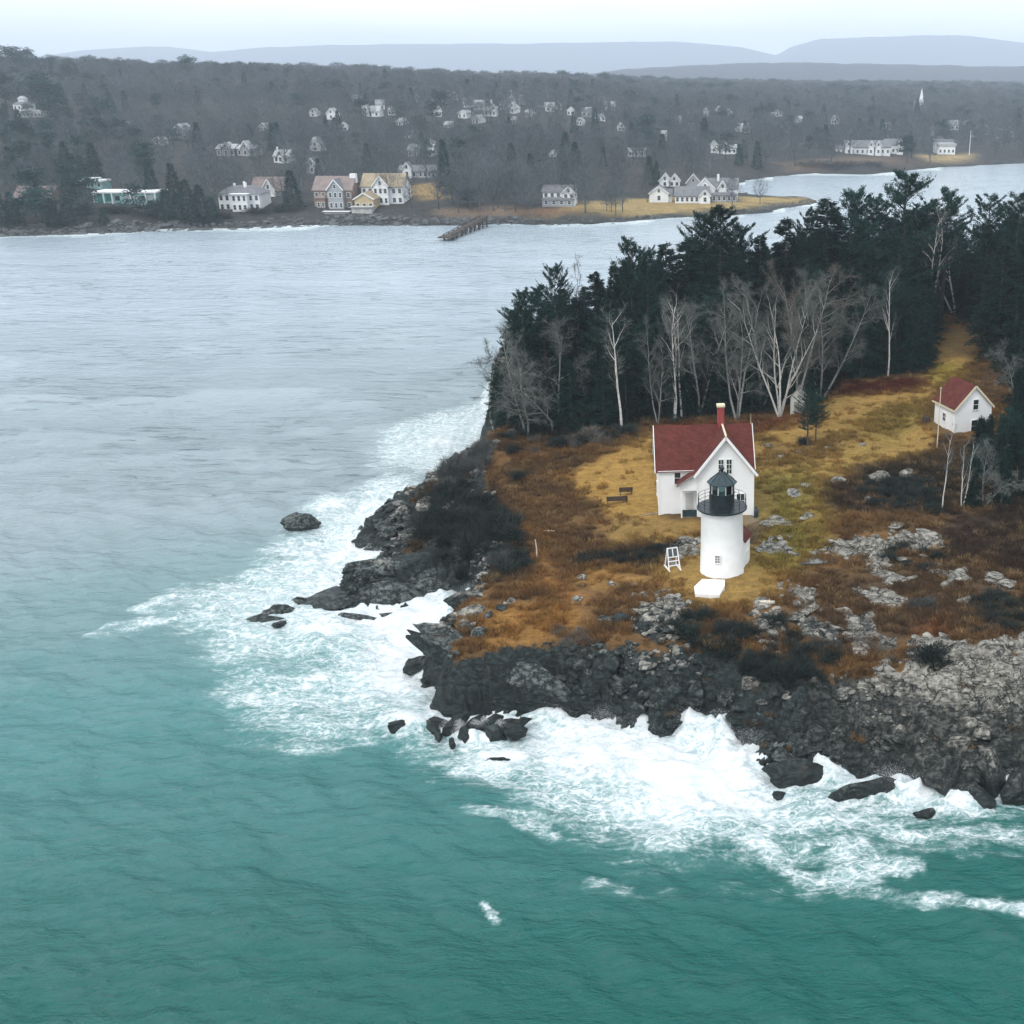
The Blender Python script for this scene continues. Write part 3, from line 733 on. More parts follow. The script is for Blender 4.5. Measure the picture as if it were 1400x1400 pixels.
# breakers thrown up against the rocks: photo point, radius m, height m
SURF = [(500, 735, 3.4, 1.3), (470, 760, 4, .6), (560, 745, 2.2, 1.4), (525, 765, 2, 1.0), (625, 845, 2.6, 1.9), (600, 870, 2.4, 1.2), (645, 818, 1.6, 1.4), (835, 985, 2.0, 1.0), (880, 992, 2.4, 1.3), (940, 992, 2.2, 1.7),
        (985, 1008, 2.2, 1.8), (1025, 1035, 2.4, 1.7), (760, 972, 2, .8), (1120, 1058, 1.8, 1.1), (1220, 1078, 2.2, 1.3), (1255, 1090, 2.2, 1.2), (1140, 1062, 1.8, .9), (1385, 1075, 1.8, .9),
        (560, 985, 2.6, .6), (900, 1040, 4.5, .7), (820, 1040, 4, .5), (960, 1080, 4, .5), (690, 1035, 3.5, .5), (455, 690, 3, .6), (440, 860, 3.5, .5), (1310, 1095, 2.2, .8), (600, 605, 3, .7), (612, 1000, .8, .8), (628, 1004, .7, 1.0), (650, 1006, .7, 1.1), (662, 1000, .6, 1.0), (684, 1004, .7, 1.0), (640, 1012, 1.2, .5), (668, 1010, 1.2, .5)]
for a, b, r, h in SURF:
    p = at(a, b, 0); d = np.hypot(fx - p.x, (fy - p.y) * 1.25) / r
    jag = np.clip(0.75 + 0.9 * fbm(fx * .8, fy * .8, 301, 3) + .28 * fbm(fx * 2.2, fy * 2.2, 305, 2), .2, 1.3)
    ws = ws + h * np.exp(-d * d * 1.6) * jag
    Fs = np.maximum(Fs, 1.2 * np.exp(-d * d * 0.9))
FOAM[sub] = np.clip(Fs, 0, 1.3)
WZ[sub] = ws

# ------------------------------------------------------------------ mainland
MC = [(-260, 332), (-100, 329), (0, 325), (100, 320), (200, 316), (300, 313), (450, 309), (560, 308), (630, 307), (700, 305), (760, 307), (830, 306), (860, 302), (950, 297), (1040, 291),
      (1070, 285), (1115, 278), (1118, 274), (1060, 273), (1005, 268), (995, 256), (1020, 247), (1060, 241), (1110, 237), (1180, 239), (1240, 234), (1300, 228), (1400, 223), (1500, 220), (1700, 216)]
MCW = p0(MC) + [(2500, 900), (9000, 2500), (9400, 11000), (-9400, 11000), (-9400, 3000), (-1200, 500)]
def wp(px, D, z): return ((px - CX) / 1600 * (D * cp + (CZ - z) * sp), D, z)
MP = [wp(*q) for q in [(0, 450, 9), (180, 440, 7), (350, 450, 7), (550, 450, 7), (700, 450, 5.5), (900, 460, 4), (1030, 470, 3), (0, 600, 15), (350, 600, 13), (700, 600, 10), (900, 600, 6),
      (0, 850, 32), (350, 850, 29), (700, 850, 25), (950, 850, 10), (1150, 850, 3.5), (1400, 850, 4), (0, 1100, 50), (200, 1100, 46), (350, 1100, 42), (550, 1100, 36), (750, 1100, 31), (950, 1100, 18), (1300, 1100, 9),
      (0, 1500, 50), (350, 1500, 42), (700, 1500, 32), (1000, 1500, 18), (1400, 1500, 11), (-300, 1100, 52), (-300, 600, 18), (1800, 1000, 6), (1800, 1500, 12)]]
MP += [(x, 2400, 14) for x in (-1500, -500, 500, 1500)] + [(x, 5000, 10) for x in (-3000, 0, 3000)] + [(0, 9000, 10)]
gx = axis(-430, 300, 5.0, -9000, 9000, 1.06); gy = axis(370, 760, 4.0, 360, 11300, 1.035)
GX, GY = np.meshgrid(gx, gy)
GD = sdist(GX, GY, MCW)
GD = GD + fbm(GX * .04, GY * .04, 61, 3) * 6 * np.clip(1 - np.abs(GD) / 40, 0, 1) * (GY < 700)
GP = idw(GX, GY, MP, 3.5, 40)
tt = np.clip(GD / 26, 0, 1)
GZ = np.where(GD > 0, np.minimum(GP, 3.2 + np.clip(GD, 0, 4000) * 0.085) * (1 - (1 - tt) ** 2), np.maximum(GD * 0.3, -3.0))
flatp = sdist(GX, GY, p0([(850, 303), (1120, 279), (1118, 272), (1000, 262), (850, 275)]))
kf = sstep(-20, 10, flatp); GZ = GZ * (1 - kf) + np.minimum(GZ, 2.6) * kf
GZ += fbm(GX * .02, GY * .02, 65, 4) * 3.0 * np.clip(GD / 80, 0, 1) * (1 - kf)
GZ += fbm(GX * .22, GY * .22, 66, 3) * 1.6 * np.clip(1.3 - GD / 16, 0, 1) * (GD > -2)
# mountains and ridge rise out of the same land
def profile_at(pts, px): return np.interp(px, [p[0] for p in pts], [p[1] for p in pts])
RIDGE = [(-400, 125), (600, 118), (700, 110), (780, 104), (850, 96), (920, 91), (1000, 86), (1100, 85), (1200, 87), (1300, 90), (1400, 91), (1600, 92), (2200, 100)]
MOUNT = [(-900, 95), (-200, 92), (60, 90), (110, 78), (150, 68), (220, 63), (270, 68), (305, 76), (320, 70), (380, 65), (450, 62), (600, 60), (720, 60), (850, 58), (940, 58), (1010, 64), (1060, 76),
         (1080, 64), (1120, 53), (1200, 50), (1300, 48), (1340, 52), (1400, 60), (1500, 66), (1900, 84), (2600, 92)]
def GHm(x, y):
    i = np.clip(np.searchsorted(gx, x) - 1, 0, len(gx) - 2); j = np.clip(np.searchsorted(gy, y) - 1, 0, len(gy) - 2)
    u = np.clip((x - gx[i]) / (gx[i + 1] - gx[i]), 0, 1); v = np.clip((y - gy[j]) / (gy[j + 1] - gy[j]), 0, 1)
    return (GZ[j, i] * (1 - u) + GZ[j, i + 1] * u) * (1 - v) + (GZ[j + 1, i] * (1 - u) + GZ[j + 1, i + 1] * u) * v
def GM(px, py):
    a = at(px, py, -0.2) if py > 112 else None
    d = Vector(((px - CX) / FPX, cp + (700 - py) / FPX * sp, -sp + (700 - py) / FPX * cp))
    tt_ = 380.0
    while tt_ < 4200:
        p = Vector((0, 0, CZ)) + d * tt_
        if p.z <= GHm(p.x, p.y) and p.y > 375: return p
        tt_ += 3.0
    return Vector((0, 0, CZ)) + d * 1500
GCm = np.zeros(GX.shape + (3,)); GCm[:] = (0.046, 0.046, 0.044)
def paintm(pts, c, soft=6, amt=1.0):
    global GCm
    d = sdist(GX, GY, [tuple(GM(*p).xy) for p in pts]) + fbm(GX * .05, GY * .05, 71, 3) * 8
    k = (sstep(-soft, soft, d) * amt)[..., None]
    GCm = GCm * (1 - k) + np.array(c) * k
paintm([(740, 302), (830, 300), (950, 294), (1040, 288), (1110, 277), (1060, 271), (960, 268), (850, 272), (760, 282), (700, 290)], (0.30, 0.22, 0.095), 3)
paintm([(700, 302), (790, 302), (820, 292), (760, 282), (700, 288)], (0.16, 0.085, 0.05), 3, .8)
paintm([(560, 250), (600, 250), (605, 272), (570, 275)], (0.30, 0.20, 0.08), 4, 0.9)
paintm([(590, 285), (700, 285), (720, 300), (600, 298)], (0.26, 0.18, 0.12), 3, 0.7)
paintm([(1260, 214), (1330, 212), (1335, 220), (1270, 222)], (0.36, 0.27, 0.13), 8, 0.9)
paintm([(1060, 222), (1240, 215), (1260, 226), (1080, 236)], (0.14, 0.10, 0.07), 8, 0.8)
k = np.clip(1.2 - (GD - 1) / (4 + 6 * (1 - kf)), 0, 1)[..., None] * (GY < 600)[..., None]
GCm = GCm * (1 - k) + np.array((0.045, 0.048, 0.045)) * k
me = grid_mesh('mainland_ground', GX, GY, GZ, True, M['land'])
add_attr(me, 'gcol', GCm.reshape(-1, 3), 'FLOAT_COLOR')
tag(link('mainland_ground', me), kind='structure')

def range_mesh(name, pts, D, depth, nx, mat, rough, zbase):
    pxs = np.linspace(pts[0][0], pts[-1][0], nx)
    top = np.array([ztop(D, v) for v in profile_at(pts, pxs)])
    X0 = (pxs - CX) / 1600 * (D * cp)
    n = fbm(X0 / rough, X0 * 0 + 3.3, 91, 5)
    vs = np.linspace(-1, 1, 25)
    X = np.tile(X0, (25, 1)) * (1 + 0 * vs[:, None]); Y = D + vs[:, None] * depth + 0 * X
    prof_ = np.cos(np.clip(vs, -1, 1) * math.pi / 2)[:, None] ** 1.3
    Z = zbase + (top[None, :] - zbase) * prof_ + fbm(X / rough * 2, Y / rough * 2, 95, 5) * (top.max() * 0.16) * prof_ * (1 - prof_ * 0.85)
    Z = Z + n[None, :] * 4.0 * prof_
    me = grid_mesh(name, X, Y, Z, True, mat)
    add_attr(me, 'gcol', np.tile((0.11, 0.125, 0.175) if name == 'mountains' else (0.07, 0.078, 0.10), (X.size, 1)), 'FLOAT_COLOR')  # mountains paler and bluer than their forest: distance haze put into the colour
    return tag(link(name, me), kind='structure')
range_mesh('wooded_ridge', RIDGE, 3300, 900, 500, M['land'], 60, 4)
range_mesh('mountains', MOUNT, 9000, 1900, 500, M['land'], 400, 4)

# surf on the mainland shore
jj2 = np.where((sy > 370) & (sy < 700))[0]; ii2 = np.where((sx > -480) & (sx < 320))[0]
sb = np.ix_(jj2, ii2)
md = sdist(SX[sb], SY[sb], MCW)
ppx = CX + FPX * SX[sb] / (SY[sb] * cp + CZ * sp)
wsurf = np.interp(ppx, [0, 300, 450, 560, 700, 740, 850, 900, 1100], [3.0, 3.0, 1.5, 1.5, 5, 7, 8, 3, 1.5])
FOAM[sb] = np.maximum(FOAM[sb], np.clip(1.1 + md / wsurf, 0, 1) * 0.9)
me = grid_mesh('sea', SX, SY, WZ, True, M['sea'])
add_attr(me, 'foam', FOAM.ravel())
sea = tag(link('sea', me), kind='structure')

# ------------------------------------------------------------------ small building helpers
def window(parent, x, y, z, w, h, ang=0.0, cols=2, rows=2, frame=None, name='window', t=0.07, depth=0.08, muntin=0.035, glass=None):
    """a window whose outer face looks along -Y (turned by ang); the frame is a part, the pane its sub-part"""
    frame = frame or M['trim']; glass = glass or M['glass']
    fb = MB()
    fb.box(-w / 2 - t, w / 2 + t, -depth, 0.02, h, h + t); fb.box(-w / 2 - t, w / 2 + t, -depth - .03, 0.02, -t, 0)
    fb.box(-w / 2 - t, -w / 2, -depth, 0.02, 0, h); fb.box(w / 2, w / 2 + t, -depth, 0.02, 0, h)
    for i in range(1, cols): cx = -w / 2 + w * i / cols; fb.box(cx - muntin / 2, cx + muntin / 2, -depth * .7, 0, 0, h)
    for j in range(1, rows): cz = h * j / rows; fb.box(-w / 2, w / 2, -depth * .68, -0.002, cz - muntin / 2, cz + muntin / 2)
    o = fb.build(name, frame, parent, (x, y, z)); o.rotation_euler = (0, 0, ang)
    MB().box(-w / 2 + .003, w / 2 - .003, -depth * .35, -0.005, 0.003, h - .003).build('pane', glass, o)
    return o
def gable_wall(mb, x0, x1, y0, y1, z0, z1, rise, ridge='x'):
    if ridge == 'x':
        ym = (y0 + y1) / 2
        v = [(x0, y0, z0), (x1, y0, z0), (x1, y1, z0), (x0, y1, z0), (x0, y0, z1), (x1, y0, z1), (x1, y1, z1), (x0, y1, z1), (x0, ym, z1 + rise), (x1, ym, z1 + rise)]
        f = [(0, 1, 5, 4), (2, 3, 7, 6), (1, 2, 6, 9, 5), (3, 0, 4, 8, 7), (3, 2, 1, 0), (4, 5, 9, 8), (6, 7, 8, 9)]
    else:
        xm = (x0 + x1) / 2
        v = [(x0, y0, z0), (x1, y0, z0), (x1, y1, z0), (x0, y1, z0), (x0, y0, z1), (x1, y0, z1), (x1, y1, z1), (x0, y1, z1), (xm, y0, z1 + rise), (xm, y1, z1 + rise)]
        f = [(0, 1, 5, 8, 4), (2, 3, 7, 9, 6), (1, 2, 6, 5), (3, 0, 4, 7), (3, 2, 1, 0), (5, 6, 9, 8), (7, 4, 8, 9)]
    return mb.add(v, f)
def slab(mb, a, b, c, d, th):
    """a roof slope: four corners in order, thickened downwards along its normal"""
    a, b, c, d = map(Vector, (a, b, c, d)); n = (b - a).cross(d - a).normalized()
    if n.z < 0: n = -n
    lo = [p - n * th for p in (a, b, c, d)]
    return mb.add([a, b, c, d] + lo, [(0, 1, 2, 3), (7, 6, 5, 4), (0, 4, 5, 1), (1, 5, 6, 2), (2, 6, 7, 3), (3, 7, 4, 0)])
def gable_roof(mb, x0, x1, y0, y1, z1, rise, ridge='x', over=0.3, th=0.14, lift=0.16):
    if ridge == 'x':
        ym = (y0 + y1) / 2; s_ = rise / (ym - y0); e = over
        slab(mb, (x0 - e, y0 - e, z1 - s_ * e + lift), (x1 + e, y0 - e, z1 - s_ * e + lift), (x1 + e, ym, z1 + rise + lift), (x0 - e, ym, z1 + rise + lift), th)
        slab(mb, (x1 + e, y1 + e, z1 - s_ * e + lift), (x0 - e, y1 + e, z1 - s_ * e + lift), (x0 - e, ym + .002, z1 + rise + lift), (x1 + e, ym + .002, z1 + rise + lift), th)
    else:
        xm = (x0 + x1) / 2; s_ = rise / (xm - x0); e = over
        slab(mb, (x0 - e, y1 + e, z1 - s_ * e + lift), (x0 - e, y0 - e, z1 - s_ * e + lift), (xm, y0 - e, z1 + rise + lift), (xm, y1 + e, z1 + rise + lift), th)
        slab(mb, (x1 + e, y0 - e, z1 - s_ * e + lift), (x1 + e, y1 + e, z1 - s_ * e + lift), (xm + .002, y1 + e, z1 + rise + lift), (xm + .002, y0 - e, z1 + rise + lift), th)
    return mb

# ------------------------------------------------------------------ lighthouse
lx, ly = at(987, 779, 6.0).xy
LH = empty('lighthouse', (lx, ly, 5.95), 0, 'white cylindrical lighthouse tower with black lantern room on the grassy point', 'lighthouse')
MB().lathe([(2.10, -0.4), (2.10, 0.0), (2.06, 0.1), (1.98, 3.0), (1.94, 6.0), (2.0, 6.12), (2.06, 6.24)], 64).build('tower', M['whitesmooth'], LH, smooth=True)
MB().lathe([(2.06, 6.24), (2.30, 6.30), (2.34, 6.33), (2.34, 6.44), (2.30, 6.47), (0.5, 6.47)], 64).build('gallery_deck', M['black'], LH)
rl = MB()
NP = 12
for k in range(NP):
    a = 2 * math.pi * (k + .5) / NP
    o = MB().tube([(2.24 * math.cos(a), 2.24 * math.sin(a), 6.45), (2.24 * math.cos(a), 2.24 * math.sin(a), 7.52)], [.028, .024], 6).build('railing_post', M['black'], LH)
for zz in (6.82, 7.16, 7.5):
    ob = MB()
    pts = [(2.24 * math.cos(2 * math.pi * k / 48), 2.24 * math.sin(2 * math.pi * k / 48), zz) for k in range(49)]
    ob.tube(pts, [.018] * 49, 5, False).build('rail', M['black'], LH)
MB().lathe([(1.16, 6.47), (1.16, 7.78), (1.22, 7.80), (1.22, 7.88), (1.0, 7.88)], 10).build('lantern_wall', M['black'], LH)
NG = 10
for k in range(NG):
    a0, a1 = 2 * math.pi * k / NG, 2 * math.pi * (k + 1) / NG
    r = 1.12
    A, B = Vector((r * math.cos(a0), r * math.sin(a0), 0)), Vector((r * math.cos(a1), r * math.sin(a1), 0))
    n = ((A + B) / 2).normalized() * .012
    g = MB().add([A + Vector((0, 0, 7.88)), B + Vector((0, 0, 7.88)), B + Vector((0, 0, 8.78)), A + Vector((0, 0, 8.78)),
                  A - n + Vector((0, 0, 7.88)), B - n + Vector((0, 0, 7.88)), B - n + Vector((0, 0, 8.78)), A - n + Vector((0, 0, 8.78))],
                 [(0, 1, 2, 3), (7, 6, 5, 4), (0, 4, 5, 1), (1, 5, 6, 2), (2, 6, 7, 3), (3, 7, 4, 0)]).build('lantern_pane', M['clear'], LH)
    MB().tube([A * 1.02 + Vector((0, 0, 7.86)), A * 1.02 + Vector((0, 0, 8.80))], [.03, .03], 5).build('mullion', M['trim'], LH)
MB().lathe([(1.18, 8.76), (1.36, 8.76), (1.38, 8.84), (0.75, 9.38), (0.26, 9.78), (0.18, 9.80)], 10).build('lantern_roof', M['slate'], LH)
for k in range(10):
    a = 2 * math.pi * k / 10
    MB().beam((1.38 * math.cos(a), 1.38 * math.sin(a), 8.86), (0.26 * math.cos(a), 0.26 * math.sin(a), 9.81), .045).build('roof_rib', M['black'], LH)
MB().lathe([(0.10, 9.78), (0.09, 9.92), (0.13, 9.95), (0.20, 10.05), (0.22, 10.15), (0.18, 10.27), (0.09, 10.34), (0.03, 10.38), (0.015, 10.75)], 16).build('ball_vent', M['black'], LH, smooth=True)
MB().lathe([(0.16, 7.6), (0.18, 7.92), (0.34, 8.05), (0.40, 8.25), (0.40, 8.40), (0.32, 8.58), (0.12, 8.68)], 20).build('lens', M['lens'], LH, smooth=True)
MB().lathe([(0.30, 7.5), (0.30, 7.86), (0.22, 7.90), (0.20, 7.94)], 12).build('lens_pedestal', M['black'], LH)
window(LH, -0.40, -2.03, 1.62, 0.42, 0.72, R(-11), 2, 3, M['trim'], glass=M['deck'])
# entry vestibule behind the tower
va = R(-17)
vt = gable_wall(MB(), -1.85, 1.85, 0.9, 3.1, -0.6, 2.75, 1.6, 'y').build('vestibule_wall', M['white'], LH); vt.rotation_euler = (0, 0, va)
vr = gable_roof(MB(), -1.85, 1.85, 1.2, 3.1, 2.75, 1.6, 'y', 0.22, 0.1, .12).build('vestibule_roof', M['redroof'], LH); vr.rotation_euler = (0, 0, va)
vd = MB().box(1.83, 1.92, 1.9, 2.7, -0.5, 1.5).build('vestibule_door', M['trim'], LH); vd.rotation_euler = (0, 0, va)
# white concrete pad in front
P0 = [at(950.5, 812, 6.35), at(983.5, 813, 6.35), at(991, 800, 6.35), at(991, 792.5, 6.35), at(960, 791.5, 6.35), at(949, 802, 6.35)]
c0 = sum(P0, Vector()) / 6; c0.z = 5.9
pb = MB(); v = [p - c0 for p in P0]
pb.add([(q.x, q.y, q.z) for q in v] + [(q.x, q.y, -0.35) for q in v], [(0, 1, 2, 3, 4, 5), (11, 10, 9, 8, 7, 6)] + [(i, i + 6, (i + 1) % 6 + 6, (i + 1) % 6) for i in range(6)])
o = pb.build('concrete_pad', M['concrete'], None, c0); tag(o, 'low white angular concrete pad at the foot of the lighthouse tower', 'pad')
MB().box(-0.5, 0.45, -0.35, 0.45, 0.452, 0.50).build('hatch', M['concrete'], o)

# ------------------------------------------------------------------ keeper's house
HO = empty('keepers_house', (0, 115, 6.3), R(5), 'white clapboard house with dark red roof and brick chimney behind the lighthouse', 'house')
HO.location = (0, 115.0, 6.25); ox_ = 21.4
def hx(x): return x - ox_
E = 5.0; RS = 3.7
mw = MB()
gable_wall(mw, hx(15.0), hx(24.8), 1.2, 7.4, -0.6, E, RS, 'x')
mw.build('main_wall', M['white'], HO)
fwl = gable_wall(MB(), hx(19.0), hx(24.85), 0.0, 4.4, -0.6, E, RS, 'y').build('gable_wall', M['white'], HO)
rb = MB()
s_ = RS / 3.1; e = .32; x0, x1 = hx(15.0), hx(24.8)
slab(rb, (x0 - e, 1.2 - e, E - s_ * e + .16), (x1 + e, 1.2 - e, E - s_ * e + .16), (x1 + e, 4.3, E + RS + .16), (x0 - e, 4.3, E + RS + .16), .13)
slab(rb, (x1 + e, 7.4 + e, E - s_ * e + .16), (x0 - e, 7.4 + e, E - s_ * e + .16), (x0 - e, 4.302, E + RS + .16), (x1 + e, 4.302, E + RS + .16), .13)
rb.build('main_roof', M['redroof'], HO)
gb = MB(); xm = hx(21.925); sg = RS / 2.925; e = .38; yf = -0.42
slab(gb, (hx(19.0) - e, 1.6, E - sg * e + .2), (hx(19.0) - e, yf, E - sg * e + .2), (xm, yf, E + RS + .2), (xm, 4.6, E + RS + .2), .13)
slab(gb, (hx(24.85) + e, yf, E - sg * e + .2), (hx(24.85) + e, 1.6, E - sg * e + .2), (xm + .002, 4.6, E + RS + .2), (xm + .002, yf, E + RS + .2), .13)
gb.build('gable_roof', M['redroof'], HO)
# porch: a lower lean-to roof carried on from the left slope of the gable
pr = MB()
slab(pr, (hx(16.85), 1.7, 3.72), (hx(16.85), yf, 3.72), (hx(19.0) - .2, yf, 4.95), (hx(19.0) - .2, 1.7, 4.95), .12)
pr.build('porch_roof', M['redroof'], HO)
pt = MB(); x_a, x_b = hx(17.25), hx(19.0)
pt.add([(x_a, -.06, 3.0), (x_b, -.06, 3.0), (x_b, -.06, 4.62), (x_a, -.06, 3.78), (x_a, .06, 3.0), (x_b, .06, 3.0), (x_b, .06, 4.62), (x_a, .06, 3.78)],
       [(0, 1, 2, 3), (7, 6, 5, 4), (0, 4, 5, 1), (1, 5, 6, 2), (2, 6, 7, 3), (3, 7, 4, 0)])
pt.build('porch_gable_board', M['white'], HO)
for xx in (hx(17.25), hx(18.92)):
    MB().box(xx, xx + .14, -.08, .08, -.3, 3.05).build('porch_post', M['trim'], HO)
MB().box(hx(17.3), hx(19.0), -.04, 1.19, -.35, 0.12).build('porch_floor', M['deck'], HO)
MB().box(hx(17.39), hx(18.92), -.04, .03, .12, .88).build('porch_rail_panel', M['slate'], HO)
MB().box(hx(17.8), hx(18.6), 1.12, 1.19, .12, 2.3).build('porch_door', M['olddw'], HO)
for i in range(2): MB().box(hx(17.2) - .1 * i, hx(19.0), -.36 - .3 * i, -.06 - .3 * i, -.55, -.08 - .2 * i).build('step', M['deck'], HO)
# eaves boards, rakes and corner boards
for x_ in (hx(15.0) - .03, hx(24.85) - .10):
    pass
MB().box(hx(14.95), hx(18.9), .93, 1.19, E - .30, E - .10).build('eaves_board', M['trim'], HO)
MB().box(hx(14.94), hx(15.12), 1.14, 1.3, -.4, E - .31).build('corner_board', M['trim'], HO)
MB().box(hx(24.73), hx(24.92), -.06, .1, -.4, E).build('corner_board', M['trim'], HO)
MB().box(hx(18.95), hx(19.12), -.06, .1, -.4, E).build('corner_board', M['trim'], HO)
for sgn, xe in ((-1, hx(19.0) - e), (1, hx(24.85) + e)):
    MB().beam((xe, yf - .04, E - sg * e + .05), (xm, yf - .04, E + RS + .06), .09, .26).build('rake_board', M['trim'], HO)
    MB().beam((xe, yf - .02, E - sg * e + .21), (xm, yf - .02, E + RS + .23), .11, .05).build('roof_edge', M['cream'], HO)
for xx in (x0 - .34, x1 + .34):
    for ya, yb in ((1.2 - .32, 4.3), (7.72, 4.3)):
        MB().beam((xx, ya, E - s_ * .32 + .06), (xx, yb, E + RS + .08), .07, .24).build('rake_board', M['trim'], HO)
MB().beam((hx(16.80), yf - .04, 3.62), (hx(19.0) - .3, yf - .04, 4.84), .07, .16).build('porch_fascia', M['deck'], HO)
MB().beam((xm, yf - .02, E + RS + .25), (xm, 4.3, E + RS + .25), .2, .08).build('ridge_cap', M['cream'], HO)
MB().box(hx(21.45), hx(22.15), 3.95, 4.65, E + RS - .6, E + RS + 2.1).build('chimney', M['brick'], HO)
ch = [c for c in HO.children if c.name.startswith('chimney')][0]
MB().box(hx(21.37), hx(22.23), 3.87, 4.73, E + RS + 2.1, E + RS + 2.32).build('chimney_cap', M['cream'], ch)
for dx in (-.42, .42): window(HO, xm - .05 + dx, -.02, 4.75, .52, 1.55, 0, 2, 3)
window(HO, hx(17.0), 1.19, 3.35, .62, 1.35, 0, 1, 2)
for zz in (1.0,): window(HO, hx(20.6), -.02, zz, .8, 1.5, 0, 2, 2); window(HO, hx(23.5), -.02, zz, .8, 1.5, 0, 2, 2)
MB().add([(xm - .5, -.03, 7.55), (xm + .5, -.03, 7.55), (xm, -.03, 8.15), (xm - .5, .01, 7.55), (xm + .5, .01, 7.55), (xm, .01, 8.15)], [(0, 1, 2), (5, 4, 3), (0, 3, 4, 1), (1, 4, 5, 2), (2, 5, 3, 0)]).build('gable_vent', M['trim'], HO)
window(HO, hx(24.89), 2.6, 1.2, .7, 1.4, R(90), 2, 2); window(HO, hx(24.89), 5.4, 1.2, .7, 1.4, R(90), 2, 2)
window(HO, hx(14.97), 4.3, 1.2, .7, 1.4, R(-90), 2, 2)
# lightning rods on the ridge ends
MB().tube([(x1 + .2, 4.3, E + RS), (x1 + .2, 4.3, E + RS + 1.2)], [.03, .015], 5).build('lightning_rod', M['cream'], HO)
# hooded lamp post-like gas cylinder at the right corner
gp = G(1028, 701)
o = MB().lathe([(.22, 0), (.24, .1), (.24, .75), (.17, .92), (.07, 1.0), (.07, 1.25), (.02, 1.3)], 14).build('gas_cylinder', M['slate'], None, (3.75, 114.9, 6.2))
tag(o, 'small dark bottle shaped cylinder at the right corner of the big white house', 'cylinder')
MB().lathe([(.10, 1.0), (.10, 1.1), (.06, 1.12)], 10).build('valve', M['black'], o)

# ------------------------------------------------------------------ boat house / shed on the right
SH = empty('white_shed', (0, 0, 0), R(20), 'small white clapboard outbuilding with red roof at the right of the lawn', 'shed')
sx_, sy_ = 31.2, 139.5
SH.location = (sx_, sy_, 8.3)
gable_wall(MB(), -2.5, 2.5, 0, 5.0, -0.9, 3.15, 2.55, 'y').build('wall', M['white'], SH)
gable_roof(MB(), -2.5, 2.5, 0, 5.0, 3.15, 2.55, 'y', .26, .12, .12).build('roof', M['redroof'], SH)
for sgn in (-1, 1):
    MB().beam((sgn * 2.78, -.29, 2.88), (0, -.29, 5.74), .07, .22).build('rake_board', M['cream'], SH)
    MB().box(sgn * 2.5 - .08, sgn * 2.5 + .08, -.05, .1, -.6, 3.1).build('corner_board', M['trim'], SH)
MB().box(-2.82, -2.70, -.26, 5.26, 2.70, 2.86).build('gutter', M['cream'], SH)
window(SH, 0.25, -.02, 2.75, .72, 1.25, 0, 1, 2); window(SH, 0.25, -.02, -.1, .85, 1.5, 0, 1, 2)
window(SH, -2.52, 2.5, .9, .7, 1.0, R(-90), 2, 2)
fp = G(1281, 612)
o = MB().tube([(0, 0, 0), (0, 0, 4), (0, 0, 7.4)], [.075, .065, .04], 8).build('flagpole', M['cream'], None, (fp.x, fp.y, fp.z - .1))
tag(o, 'tall slim cream flagpole standing before the left end of the small white shed', 'flagpole')
MB().lathe([(.02, 7.38), (.09, 7.45), (.09, 7.52), (.02, 7.58)], 8).build('finial', M['cream'], o)
bp = G(1266, 579)
o = MB().lathe([(.38, 0), (.46, .25), (.48, .5), (.46, .78), (.38, 1.0), (.34, 1.0), (.34, .93)], 14).build('barrel', M['darkwood'], None, (bp.x, bp.y, bp.z - .03))
tag(o, 'dark wooden barrel on the grass beside the small white shed', 'barrel')
for zz in (.22, .74): MB().lathe([(.475, zz), (.49, zz + .02), (.49, zz + .06), (.475, zz + .08)], 14).build('hoop', M['black'], o)
# weathered privy in the wood
wp_ = G(1089, 566)
PV = empty('privy', (wp_.x, wp_.y, wp_.z - .1), R(-14), 'narrow weathered grey white privy at the wood edge behind the big birch clump', 'privy')
gable_wall(MB(), -.85, .85, 0, 2.0, -.3, 2.3, 1.2, 'y').build('wall', M['olddw'], PV)
gable_roof(MB(), -.85, .85, 0, 2.0, 2.3, 1.2, 'y', .12, .07, .07).build('roof', M['deck'], PV)
MB().box(-.35, .35, -.05, .0, -.1, 1.75).build('door', M['deck'], PV)

# ------------------------------------------------------------------ things on the lawn
def bench(px, py, rz, w, label, back=True):
    p = G(px, py); B = empty('wooden_bench', (p.x, p.y, p.z), rz, label, 'bench')
    for k in range(3): MB().box(-w / 2, w / 2, .05 + .17 * k, .19 + .17 * k, .42, .46).build('seat_slat', M['darkwood'], B)
    if back:
        for k in range(3): MB().box(-w / 2, w / 2, -.06 - .03 * k, -.02 - .03 * k, .52 + .17 * k, .66 + .17 * k).build('back_slat', M['darkwood'], B)
    for sx0 in (-w / 2 + .1, w / 2 - .18):
        MB().box(sx0, sx0 + .08, 0, .08, 0, .42).build('leg', M['darkwood'], B)
        MB().box(sx0, sx0 + .08, .44, .52, 0, .42).build('leg', M['darkwood'], B)
        MB().beam((sx0 + .04, 0, .42), (sx0 + .04, -.13, 1.0), .07).build('back_post', M['darkwood'], B)
    return B
bench(844, 690, R(7), 2.3, 'larger dark wooden bench, the nearer one on the lawn left of the house')
bench(856, 677.5, R(6), 1.5, 'smaller brown wooden bench behind the larger bench left of the house')
